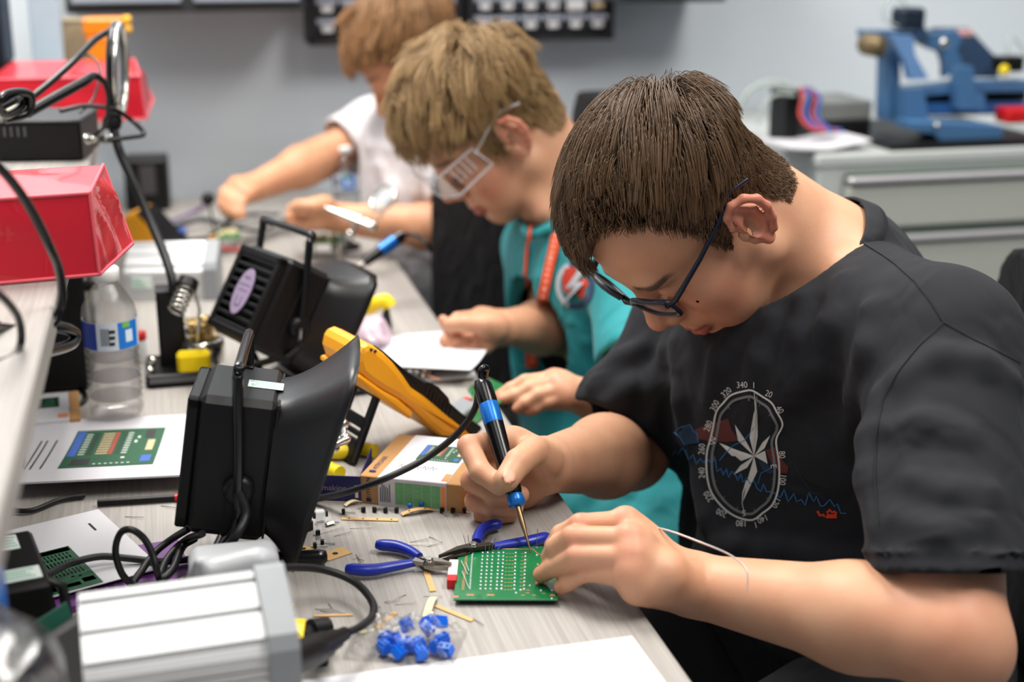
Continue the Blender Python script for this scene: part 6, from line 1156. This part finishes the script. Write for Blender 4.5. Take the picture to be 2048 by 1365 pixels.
def under_shelf():
    g = thing('black_instrument', 'black instrument with a clamp knob in the dark under the shelf', 'instrument', Z(180, 775)); M = frame(A(-.32, 1.70, DESK), A(1, 0, 0)); b = MB(M); b.box((.105, .06, .09), (.21, .12, .18), .006); b.build('case', BLK, g); b = MB(M); b.box((.105, -.001, .14), (.17, .004, .05), .002); b.build('front_panel', mat('black_satin', s2l(14, 14, 15), .5), g)
    for z in (.125, .150): b = MB(M); b.tube([(.208, .02, z), (.226, .02, z)], .006, 10); b.build('clamp_knob', BLK, g)
    b = MB(M); b.tube([(.217, .02, .06), (.217, .02, .17)], .003, 8); b.build('clamp_rod', STL, g)
    sc_('black cable lying in the shadow under the shelf behind the bottle', [Z(60, 790), Z(110, 760), Z(170, 790), Z(150, 815), Z(90, 800)], .004)
    g = thing('kit_card', 'small white kit card with kraft edge and tiny board picture under the shelf', 'card', Z(50, 868), 4); W = np.array(wm(g)); b = MB(W); b.box((.024, .05, .006), (.050, .098, .012), .001); b.build('card', WHT, g); b = MB(W); b.box((.054, .05, .006), (.012, .099, .0125), .001); b.build('kraft_edge', KRA, g); print_on(g, W, 'printed_picture', board_picture(.008, .046, .030, .036), PMS, .0126); print_on(g, W, 'orange_mark', [(.036, .008, .047, .02, 0)], [mat('table_orange', s2l(232, 140, 84), .7)], .0126)
    a = Z(45, 968, DESK); g = thing('red_folder', 'red folder with a dark spine leaning under the shelf at the left edge', 'folder', a); M = frame(a - A(.10, 0, 0), A(1, .02, 0), A(-.18, .30, 1)); b = MB(M); b.box((.046, .010, .045), (.092, .020, .09), .002); b.build('cover', RED, g); b = MB(M); b.box((.097, .012, .046), (.010, .026, .094), .003); b.build('spine', mat('graphite', s2l(52, 52, 54), .45), g)
    g = thing('red_white_bottle', 'tiny white dropper with red cap between bottle and iron stand', 'dropper', Z(283, 722)); W = np.array(wm(g)); b = MB(W); b.lathe([(.010, 0), (.010, .026), (.006, .030)], 14); b.build('body', mat('white_cap', s2l(238, 238, 236), .4), g); b = MB(W); b.lathe([(.0085, .029), (.0085, .039), (.001, .040)], 12); b.build('cap', RED, g)
    g = thing('helping_clip', 'small chrome clip at the left foot of the iron stand', 'clip', Z(300, 755)); b = MB(); b.tube([Z(297, 750, DESK + .004), Z(300, 735, DESK + .014), Z(306, 720, DESK + .024)], [.004, .006, .003], 8); b.ball(Z(300, 742, DESK + .016), .0055); b.ball(Z(305, 722, DESK + .026), .0055); b.build('jaw', CHR, g)
under_shelf()
def clear_tub():
    g = thing('plastic_bag', 'blurred clear bag of parts in the very corner of the bench', 'bag', Z(20, 1350, .76)); S = Sdf(); c = P(-60, 1400, .82); S.u(ell(c, (.055, .05, .055)), .01); v, q = net(S, c - .08, c + .08, .004); rq = np.random.default_rng(2); v = v + np.sin(v * 190)[:, [1, 2, 0]] * .0025; mesh_obj('bag_film', v, q, film('smoky_film', base=.16, rough=.15, tint=.62), g, None, 1); b = MB(); b.box(c + A(-.01, 0, -.02), (.05, .05, .03), .004); b.box(c + A(.01, .02, .0), (.02, .02, .04), .004); b.build('parts', mat('dull_parts', s2l(120, 96, 90), .6), g)
    g = thing('blue_clip', 'bright blue plastic piece at the left frame edge by the adapter', 'clip', P(0, 1210, .92)); b = MB(); b.box(P(-8, 1200, .90), (.012, .02, .045), .003); b.build('body', CYA, g); b = MB(); b.tube([P(-6, 1230, .90), P(-14, 1290, .90)], .003, 6); b.build('peg', BLK, g)
    g = thing('green_card', 'dark green board edge standing beside the silver station', 'circuit board', Z(130, 1330)); b = MB(frame(Z(125, 1335, DESK + .03), A(.6, .8, 0), A(-.3, .2, 1))); b.box((0, 0, .01), (.05, .002, .06), .0005); b.build('board', mat('dark_green', s2l(20, 74, 60), .4), g); b = MB(frame(Z(150, 1345, DESK + .03), A(.6, .8, 0), A(-.3, .2, 1))); b.box((0, 0, .01), (.06, .012, .05), .004); b.build('grey_connector', mat('graphite', s2l(52, 52, 54), .45), g)
clear_tub()
# ------------------------------------------------------------------ middle and far part of the bench
def helping_hand(label, base, joints, clip, r=.0042, foot=.02):
    g = thing('helping_hand', label, 'helping hand', base); b = MB(frame(base)); b.lathe([(foot, 0), (foot, .006), (foot * .45, .012), (foot * .3, .035), (.005, .038)], 16); b.build('base', BLK, g)
    for a, c in zip(joints[:-1], joints[1:]): b = MB(); b.tube([a, c], r * .7, 8); b.build('rod', CHR, g)
    for j in joints: b = MB(); b.ball(j, r * 1.5, 0, 8); b.build('ball_joint', CHR, g)
    b = MB(); d = unit(clip - joints[-1]); s = unit(np.cross(d, A(0, 0, 1))); Lc = np.linalg.norm(clip - joints[-1])
    for sg in (-1, 1): b.tube([joints[-1] + s * sg * r * .9, joints[-1] + d * Lc * .5 + s * sg * r * 1.2, clip], [r * .9, r * .9, r * .35], 6)
    b.build('alligator_clip', CHR, g); return g
helping_hand('chrome helping hand clip between the near extractor and the meter stand', Z(662, 905), [Z(668, 895, DESK + .03), P(683, 800, 1.43), P(686, 850, 1.41), P(690, 878, 1.40)], P(645, 893, 1.38), .0042, .012)
helping_hand('chrome helping hand holding a clip before the far person\'s forearm', Z(692, 497), [P(700, 470, 2.25), P(718, 440, 2.25), P(745, 452, 2.24)], P(650, 414, 2.26), .0055, .026)
g = thing('clip_magnifier', 'small round magnifier on the far helping hand', 'magnifier', P(760, 440, 2.26)); c = P(766, 397, 2.28); n = unit(-FWD * .7 + UP * .4 - RIGHT * .5); M = np.eye(4); M[:3, 2] = n; M[:3, 0] = unit(RIGHT - n * (RIGHT @ n)); M[:3, 1] = np.cross(n, M[:3, 0]); M[:3, 3] = c; b = MB(M); b.tube([(.023 * math.cos(a), .023 * math.sin(a), 0) for a in np.linspace(0, 2 * math.pi, 28)], .0035, 6, cap=False); b.build('rim', CHR, g); b = MB(M); b.lathe([(.0001, .004), (.022, .001), (.022, -.001), (.0001, -.004)], 20); b.build('lens', mat('lens_glass', (.85, .93, 1.), .03, alpha=.30, var=0, spec=1.), g); b = MB(); b.tube([c - A(0, 0, .024), P(745, 452, 2.24)], .0025, 6); b.build('stem', CHR, g)
def pcb_on_legs(label, corners, h):
    g = thing('circuit_board', label, 'circuit board', Z(*corners[0])); q = [Z(x, y, DESK + h) for x, y in corners]; c = sum(q) / 4; b = MB(); up_ = A(0, 0, .0016); b.add([*q, *[p - up_ for p in q]], [(0, 1, 2, 3), (7, 6, 5, 4), (0, 4, 5, 1), (1, 5, 6, 2), (2, 6, 7, 3), (3, 7, 4, 0)]); b.build('board', GRN, g)
    b = MB()
    for k in range(8): u, v = .12 + .1 * k, .2 + .08 * ((k * 5) % 8); p = q[0] * (1 - u) * (1 - v) + q[1] * u * (1 - v) + q[2] * u * v + q[3] * (1 - u) * v; b.box(p + A(0, 0, .003), (.008, .006, .006), .001)
    stuff(b.build('components', CRE, g))
    if h > .01:
        for p in q: e = c + (p - c) * .86; b = MB(); b.tube([A(e[0], e[1], DESK), A(e[0], e[1], DESK + h - .0016)], .0028, 8); b.build('leg', CHR, g)
pcb_on_legs('green board standing on chrome legs in front of the far person\'s hands', [(608, 488), (682, 486), (690, 470), (622, 470)], .030)
pcb_on_legs('small green board on legs beside the far iron at the end of the bench', [(432, 478), (482, 474), (478, 458), (435, 460)], .030)
def held_board():
    g = thing('circuit_board', 'green circuit board tilted under the hand of the teal-shirted person', 'circuit board', Z(900, 830)); q = [P(862, 838, 1.64), P(935, 862, 1.58), P(1030, 780, 1.70), P(968, 752, 1.76)]; n = unit(np.cross(q[1] - q[0], q[3] - q[0])); n = n if n[2] > 0 else -n; b = MB(); b.add([*q, *[p - n * .0016 for p in q]], [(0, 1, 2, 3), (7, 6, 5, 4), (0, 4, 5, 1), (1, 5, 6, 2), (2, 6, 7, 3), (3, 7, 4, 0)]); b.build('board', GRN, g); r_ = random.Random(4); b = MB(); bl = lambda u, v: q[0] * (1 - u) * (1 - v) + q[1] * u * (1 - v) + q[2] * u * v + q[3] * (1 - u) * v
    for k in range(60): b.ball(bl(r_.uniform(.06, .94), r_.uniform(.06, .94)) + n * .0002, (.0012, .0012, .0008), 0, 6)
    stuff(b.build('solder_joints', COP, g)); b = MB()
    for k in range(6): b.tube([bl(.30 + .07 * k, .14) + n * .005, bl(.30 + .07 * k, .40) + n * .005], .004, 6)
    stuff(b.build('resistors', GRY, g)); b = MB(); b.tube([bl(.35, .42) + n * .005, bl(.5, .42) + n * .005], .0045, 6); b.build('red_part', RED, g)
    b = MB(); b.tube([bl(.5, .02) - n * .001, A(*(bl(.5, .06) * A(1, 1, 0))[:2], DESK)], .003, 6); b.build('standoff', BLK, g)
held_board()
g, W = sheet('paper_stack', 'white papers under the hands of the teal-shirted person', A(.168, 1.640, DESK), -4, .18, .20, .004, curl=lambda u, v: .004 * u * u)
g, W = sheet('paper_sheet', 'upper white paper curling on the stack by the edge of the bench', A(.215, 1.655, DESK + .009), -22, .13, .125, .0008, curl=lambda u, v: .012 * (1 - v) ** 2)
strip([(762, 681), (812, 677)], .010, YEL, 'yellow strip lying behind the white papers', grp=None, th=.003)
g = thing('parts_bag', 'pinkish clear bag of parts below the yellow clip behind the far extractor', 'bag', Z(735, 680)); S = Sdf(); c = Z(735, 665, DESK + .022); S.u(ell(c, (.030, .040, .022)), .01); v, q = net(S, c - .06, c + .06, .004); v = v + np.sin(v * 230)[:, [1, 2, 0]] * .003; mesh_obj('bag_film', v, q, mat('pink_film', s2l(236, 210, 226), .12, alpha=.6, var=.05, spec=1.), g, None, 0); b = MB(); b.box(c - A(0, 0, .008), (.03, .03, .012), .003); b.build('parts', mat('dull_parts', s2l(120, 96, 90), .6), g)
g = thing('yellow_clip', 'bright yellow handled clip with black nose behind the far extractor', 'clip', Z(768, 655)); b = MB(); b.tube(spline([P(735, 618, 1.93), P(755, 606, 1.92), P(772, 602, 1.92), P(780, 615, 1.92)], 4), [.008, .011, .012, .009] if False else .010, 10); b.build('handle', YEL, g); b = MB(); b.tube([P(773, 620, 1.92), Z(771, 657, DESK + .005)], [.004, .010], 8); b.build('nose', BLK, g)
g = thing('wire_stripper', 'yellow handled stripper lying behind the near extractor', 'tool', Z(700, 900)); 
for pts in ([(640, 933), (660, 938), (680, 947)], [(655, 905), (690, 905), (720, 898), (750, 903)]): b = MB(); b.tube(spline([Z(x, y, DESK + .008) for x, y in pts], 4), .0075, 10); b.build('handle', YEL, g)
b = MB(); b.tube([Z(640, 933, DESK + .007), Z(610, 925, DESK + .007), Z(655, 905, DESK + .007)], .004, 6); b.build('jaw', STL, g)
g = thing('black_pen', 'black pen lying behind the near extractor hood under the meter', 'pen', Z(690, 835)); b = MB(); b.tube([Z(600, 842, DESK + .006), Z(706, 832, DESK + .006)], .0058, 12); b.build('barrel', BLK, g); b = MB(); b.tube([Z(706, 832, DESK + .006), Z(714, 831, DESK + .006)], [.0058, .002], 12); b.build('end_cap', BLKG, g)
g = thing('phone', 'black phone-like slab half hidden behind the extractor and meter', 'phone', Z(700, 790)); M = frame(Z(650, 800), A(.95, .2, 0)); b = MB(M); b.box((.03, .02, .005), (.075, .05, .010), .003); b.build('body', BLK, g); b = MB(M); b.box((.03, .02, .0102), (.065, .042, .0006)); b.build('screen', BLKG, g)
r_ = random.Random(12); b = MB()
for k in range(26): p = Z(830 + r_.gauss(0, 14), 738 + r_.gauss(0, 8), DESK + .012 + r_.random() * .006); b.ball(p, r_.uniform(.002, .0045), 0, 6)
g = thing('loose_components', 'little heap of shiny components on the white papers', 'components', Z(832, 742)); o = b.build('heap', STL, g); stuff(o); b = MB(); b.tube([Z(795, 735, DESK + .012), Z(855, 752, DESK + .012), Z(880, 760, DESK + .011)], .0009, 5); b.build('wire', COP, g)
def far_iron():
    a, c = P(728, 526, 2.06), P(806, 470, 2.08); d = c - a; g = thing('soldering_iron', 'second blue banded black soldering iron by the far chair', 'soldering iron', Z(720, 535)); b = MB(); b.tube([a, a + d * .42], [.007, .009], 12); b.build('grip', BLKG, g); b = MB(); b.tube([a + d * .42, a + d * .80], .0096, 12); b.build('blue_band', CYA, g); b = MB(); b.tube([a + d * .80, c], [.0095, .008], 12); b.build('rear_handle', BLKG, g); tt_ = (a[2] - DESK - .001) / d[2]; b = MB(); b.tube([a - d * tt_, a - d * tt_ * .3, a], [.0008, .0028, .004], 8); b.build('tip', STL, g)
    sc_('thin black cable curving from the far soldering iron', [c, P(830, 470, 2.08), P(852, 485, 2.06), P(862, 505, 2.06)], .0028)
far_iron()
g = thing('black_case', 'black speaker-like box standing by the wall at the far end', 'box', Z(290, 424)); M = frame(Z(252, 424), A(1, -.05, 0)); b = MB(M); b.box((.042, .04, .050), (.082, .08, .100), .004); b.build('case', BLK, g); b = MB(M); b.box((.045, -.0008, .060), (.030, .002, .055), .0008); b.build('front_label', mat('dim_label', s2l(66, 62, 66), .6), g)
g = thing('black_bar', 'long black tool bar lying across the far end of the bench', 'bar', Z(380, 492)); b = MB(); b.tube([Z(318, 494, DESK + .010), Z(440, 480, DESK + .010)], .0085, 8); b.build('bar', BLK, g); b = MB(); b.tube([Z(412, 483, DESK + .010), Z(430, 481, DESK + .010)], .0088, 8); b.build('amber_band', AMB, g)
wc = [mat('lead_purple', s2l(112, 80, 130), .5), mat('lead_blue', s2l(40, 84, 170), .5), mat('lead_red', s2l(180, 60, 60), .5), BLKG, GRY]
for k, (lab, pts, m, r) in enumerate([('purple lead tangled near the far hands', [(320, 455), (350, 440), (385, 425), (420, 402)], 0, .003), ('blue clip lead at the far end', [(335, 470), (352, 464), (372, 462)], 1, .006), ('grey lead tangled near the far hands', [(345, 450), (390, 432), (430, 440), (470, 448), (520, 440)], 4, .003), ('black lead running to the far reaching hand', [(310, 470), (370, 448), (410, 440), (450, 446), (500, 430), (560, 428)], 3, .004), ('red lead beside the far black bar', [(400, 500), (430, 496), (470, 500), (490, 498)], 2, .003), ('second black lead under the far reaching hand', [(420, 470), (460, 455), (520, 462), (570, 440)], 3, .003)]):
    tube_thing('jumper_lead', lab, 'cable', [Z(x, y, DESK + .006 + .003 * k) for x, y in pts], r, wc[m], 5, 6)
g = thing('test_probe', 'black test probe pinched in the far reaching hand', 'probe', P(462, 452, 2.43)); b = MB(); b.tube([P(500, 388, 2.46), P(475, 415, 2.44), P(455, 445, 2.43), P(440, 462, 2.42)], [.004, .006, .005, .001], 8); b.build('handle', BLKG, g); b = MB(); b.ball(P(416, 398, 2.5), .012, 0, 10); b.tube([P(416, 398, 2.5), P(425, 440, 2.48), Z(430, 462)], .002, 5); b.build('plug', BLK, g)
# ------------------------------------------------------------------ back wall: parts drawers and wall cabinet
def drawer_unit(label, x0px, x1px, ybot, cols):
    p0, p1 = Yp(x0px, ybot, WY - .11), Yp(x1px, ybot - 8, WY - .11); w = p1[0] - p0[0]; z0 = p0[2]; g = thing('parts_cabinet', label, 'parts cabinet', (p0[0], WY - .11, z0)); W = np.array(wm(g)); H_ = .26; fr = mat('black_frame', s2l(22, 23, 26), .5); dr = mat('smoky_drawer', s2l(104, 110, 122), .25); lb = mat('drawer_label', s2l(196, 194, 196), .6); e = .012; b = MB(W)
    b.box((w / 2, .105, H_ / 2), (w, .008, H_)); 
    for x in (e / 2, w - e / 2): b.box((x, .055, H_ / 2), (e, .11, H_), .002)
    for z in (.006, H_ - .006): b.box((w / 2, .055, z), (w, .11, .012), .002)
    b.build('frame', fr, g); n = 6; ph = (H_ - .03) / n; pw = (w - 2 * e) / cols; first = None; rl = random.Random(int(x0px))
    for r in range(n):
        b = MB(W); b.box((w / 2, .055, .014 + r * ph), (w - e, .10, .004)); b.build('divider', fr, g)
        for c in range(cols):
            d = MB(W); cx = e + (c + .5) * pw; cz = .018 + (r + .5) * ph; d.box((cx, .045, cz), (pw * .92, .085, ph * .80), .002); o = d.build('drawer', dr, g); d = MB(W); d.box((cx, .0005, cz + ph * .22), (pw * .86, .008, ph * .22), .001); d.build('pull', mat('drawer_pull', s2l(150, 152, 164), .3), o); d = MB(W); big = (r == 1 and c == cols - 2); d.box((cx, -.0015, cz - ph * .14), (pw * (.78 if big else .46), .006, ph * (.5 if big else .30)), .001); d.build('label', mat('drawer_label_tan', s2l(186, 164, 130), .6) if (r == 1 and c == cols - 1) else lb, o)
            d = MB(W); d.box((cx, .0015, cz - ph * .2), (pw * .9, .004, ph * .48), .001); d.build('dark_front', fr, o)
drawer_unit('black parts cabinet of small labelled drawers above the far person', 620, 927, 92, 6); drawer_unit('second black parts cabinet of small labelled drawers right of the first', 936, 1228, 85, 6)
def wall_cabinet(label, x0, x1, yb, yt=-60):
    p0, p1 = Yp(x0, yb, WY - .22), Yp(x1, yb, WY - .22); g = thing('wall_cabinet', label, 'wall cabinet', (p0[0], WY - .22, p0[2])); W = np.array(wm(g)); w = p1[0] - p0[0]; b = MB(W); b.box((w / 2, .11, .16), (w, .22, .32), .003); b.build('carcass', mat('dark_carcass', s2l(44, 46, 50), .5), g); n = max(1, round(w / .28))
    for k in range(n): b = MB(W); b.box((w * (k + .5) / n, -.006, .168), (w / n - .022, .012, .30), .002); b.build('door', mat('bluish_door', s2l(150, 160, 174), .35), g)
wall_cabinet('grey-blue wall cabinet with dark frame at the top left', 132, 612, 28); wall_cabinet('end of a dark wall cabinet at the top right of the drawers', 1236, 1452, 6)
# ------------------------------------------------------------------ tool cabinet on the right with the blue machine
def tool_cabinet():
    yf = 2.35; c0 = Yp(1645, 312, yf); zt = c0[2]; x0, x1 = c0[0], c0[0] + 1.15; g = thing('tool_cabinet', 'pale grey steel drawer cabinet against the wall at the right', 'cabinet', (x0, yf, 0)); pg = mat('pale_grey_steel', s2l(186, 190, 188), .4, var=.02); b = MB(); b.box(((x0 + x1) / 2, (yf + WY) / 2 - .005, (zt - .02) / 2), (x1 - x0, WY - yf - .03, zt - .02), .004); b.build('body', pg, g)
    b = MB(); b.box(((x0 + x1) / 2, (yf + WY) / 2, zt - .012), (x1 - x0 + .012, WY - yf - .012, .024), .004); b.build('top', pg, g); z = zt - .030; k = 0
    for h in (.112, .125, .15, .15, .15):
        if z - h < .02: break
        b = MB(); b.box(((x0 + x1) / 2 + .012, yf - .006, z - .028 - (h - .034) / 2), (x1 - x0 - .07, .02, h - .034), .003); o = b.build('drawer', mat('drawer_grey', s2l(178, 180, 172), .45, var=.02), g); b = MB(); b.box(((x0 + x1) / 2 + .012, yf - .003, z - .014), (x1 - x0 - .07, .010, .026), .001); b.build('recess', mat('recess_green', s2l(92, 108, 98), .5), o); b = MB(); b.box(((x0 + x1) / 2 + .012, yf - .014, z - .015), (x1 - x0 - .07, .022, .011), .003); b.build('handle', mat('aluminium_bar', s2l(200, 196, 200), .3, .4), o); z -= h
    return x0, x1, yf, zt
x0, x1, yf, ZC = tool_cabinet()
def machine():
    yp = yf + .16; bl = mat('machine_blue', s2l(70, 110, 152), .42, var=.05); db = mat('machine_dark_blue', s2l(52, 74, 102), .45); K = 368 / 1620.; g = thing('desktop_machine', 'blue metal desktop machine with motor and plates on the drawer cabinet', 'machine', (Yp(1880, 270, yp)[0], yp, ZC + .012))
    def plate(name, pts, m, dy=0., th=.02):
        q = [Yp(1680 + x * K, y * K, yp + dy) for x, y in pts]; poly = [(p[0], max(p[2], ZC + .0125)) for p in q]; n = len(poly); ar = sum(poly[i][0] * poly[(i + 1) % n][1] - poly[(i + 1) % n][0] * poly[i][1] for i in range(n)); poly = poly if ar > 0 else poly[::-1]; M = np.eye(4); M[:3, 0] = (1, 0, 0); M[:3, 1] = (0, 0, 1); M[:3, 2] = (0, -1, 0); M[:3, 3] = (0, yp + dy + th / 2, 0); b = MB(M); b.prism(poly, th); return b.build(name, m, g)
    plate('upright', [(385, 290), (480, 290), (470, 1050), (365, 1050)], bl, .02, .05); plate('top_beam', [(200, 265), (640, 265), (640, 330), (205, 330)], bl, .03, .05); plate('diagonal_arm', [(430, 310), (620, 310), (640, 480), (760, 690), (600, 700), (560, 560)], mat('machine_pale_blue', s2l(104, 142, 190), .4), -.03, .02); plate('side_plate', [(640, 190), (700, 200), (760, 290), (830, 245), (1110, 245), (1370, 520), (1370, 680), (1060, 680), (1000, 560), (900, 470), (780, 430), (680, 380)], db, .06, .02); plate('side_web', [(780, 300), (1000, 260), (1060, 330), (1000, 430), (1060, 560), (900, 680), (900, 560), (860, 430), (760, 420)], bl, .0, .02); plate('cross_rail', [(520, 770), (1000, 720), (1620, 700), (1620, 790), (1000, 800), (520, 850)], bl, .0, .05); plate('lower_rail', [(520, 900), (1620, 890), (1620, 990), (520, 1010)], mat('machine_mid_blue', s2l(44, 90, 146), .42), .0, .05); plate('carriage', [(1000, 580), (1140, 580), (1150, 800), (1240, 820), (1240, 960), (1010, 960)], bl, -.04, .03); plate('left_block', [(520, 770), (690, 770), (740, 1070), (540, 1060)], bl, -.03, .04); plate('slide_bed', [(560, 1060), (1340, 1090), (1340, 1200), (800, 1250), (740, 1160), (560, 1120)], bl, -.08, .07)
    plate('black_gap', [(690, 810), (1620, 790), (1620, 880), (690, 890)], BLK, .02, .02); xa, xb = Yp(1680 + 440 * K, 290, yf + .02)[0], Yp(1680 + 1640 * K, 290, yf + .02)[0] + .05; b = MB(); b.box(((xa + xb) / 2, yf + .18, ZC + .006), (xb - xa, .33, .012), .002); b.build('base_plate', BLK, g); b = MB(); c = Yp(1680 + 300 * K, 400 * K, yp - .02); b.M = frame(c, A(1, 0, 0), A(0, -1, 0.)); b.lathe([(.021, -.03), (.021, .014), (.018, .017), (.006, .017), (.006, .024)], 20); b.build('motor', mat('brass_motor', s2l(120, 104, 76), .4, .4), g)
    b = MB(); b.box(Yp(1680 + 600 * K, 160 * K, yp), (.05, .05, .04), .006); b.build('gear_motor', mat('motor_dark', s2l(22, 34, 50), .45), g); b = MB(); b.ball(Yp(1680 + 920 * K, 385 * K, yp - .03), (.011, .006, .011)); b.ball(Yp(1680 + 855 * K, 1105 * K, yp - .13), (.006, .006, .006)); b.build('chrome_boss', CHR, g)
    b = MB(); b.ball(Yp(1680 + 1445 * K, 620 * K, yp - .03), (.011, .008, .011)); b.build('yellow_knob', YEL, g); b = MB(); b.box(Yp(1680 + 1480 * K, 560 * K, yp), (.05, .04, .03), .004); b.build('valve_block', BLK, g); b = MB(); b.box(Yp(1680 + 1560 * K, 1010 * K, yp - .05), (.07, .05, .028), .004); b.build('red_module', RED, g); b = MB(); b.box(Yp(1680 + 1090 * K, 290 * K, yp + .0), (.026, .03, .012), .002); b.build('pink_module', mat('pinkish', s2l(196, 150, 150), .5), g)
    tb = mat('clear_tubing', s2l(196, 206, 200), .2, alpha=.5, var=0)
    for pts in ([(520, 230), (400, 180), (380, 60), (460, -40), (560, 20), (600, 100)], [(1480, 540), (1470, 400), (1520, 330), (1600, 420), (1640, 520)]): b = MB(); b.tube(spline([Yp(1680 + x * K, y * K, yp - .01) for x, y in pts], 6), .0026, 6); b.build('tubing', tb, g)
    for b_ in (0,): pass
machine()
yc = yf + .14
g = thing('control_box', 'black and grey control box on the cabinet left of the blue machine', 'control box', (Yp(1700, 240, yc)[0], yc, ZC)); c = Yp(1640, 240, yc); d = Yp(1748, 240, yc); b = MB(); b.box(((c[0] + d[0]) / 2, yc + .08, ZC + .020), (d[0] - c[0], .14, .040), .003); b.build('base', BLK, g); b = MB(); b.box(((c[0] + d[0]) / 2, yc + .08, ZC + .058), (d[0] - c[0], .14, .036), .003); b.build('lid', mat('lid_grey', s2l(112, 114, 112), .45), g)
g = thing('terminal_rack', 'black terminal rack with colored wires on the cabinet', 'terminal rack', (Yp(1595, 240, yc)[0], yc, ZC)); c = Yp(1590, 240, yc); b = MB(); b.box((c[0], yc + .05, ZC + .050), (.028, .08, .100), .003); b.build('rack', BLK, g)
for k, (m, dx) in enumerate([(2, 0), (1, 12), (2, 24), (1, 34), (3, 18)]): b = MB(); b.tube(spline([Yp(1600 + dx * .5, 176, yc - .01), Yp(1606 + dx, 190 + dx * .2, yc - .02), Yp(1600 + dx, 230, yc - .03), Yp(1622 + dx, 256, yc - .05), Yp(1650 + dx, 262, yc - .06)], 5), .0038, 6); b.build('wire', wc[m], g)
g = thing('air_tubing', 'pale loops of clear tubing on the cabinet left end', 'tubing', (Yp(1500, 250, yc)[0], yc, ZC)); 
for pts in ([(1485, 215), (1500, 180), (1540, 162), (1590, 172)], [(1475, 240), (1490, 190), (1530, 172), (1585, 182)], [(1515, 250), (1525, 215), (1550, 190), (1590, 190)]): b = MB(); b.tube(spline([Yp(x, y, yc + .0) for x, y in pts], 6), .0036, 6); b.build('tube_loop', mat('clear_tubing', s2l(196, 206, 200), .2, alpha=.5, var=0), g)
p = Yp(1560, 290, yf + .06); g, W = sheet('manual', 'open white booklet curling over the front of the cabinet', A(p[0], yf + .015, ZC + .001), 6, .17, .13, .004, curl=lambda u, v: .030 * max(0, u - .45) ** 1.0 + .010 * (1 - u) ** 2)
front_person(); mid_person(); far_person()
p = P(950, 575, 2.17); office_chair('black office chair with tall rounded back behind the far person in white', .62, 2.28, 20, p + A(.06, .02, -.02), .40, .50)
p = P(1125, 400, 2.42); office_chair('black office chair whose back shows behind the neck of the teal-shirted person', .82, 2.02, -4, p + A(.08, 0, 0), .34, .36)
p = P(2040, 920, 1.62); office_chair('dark fabric office chair behind the person in the charcoal shirt', .90, 1.36, -18, p + A(.04, 0, 0), .44, .46)
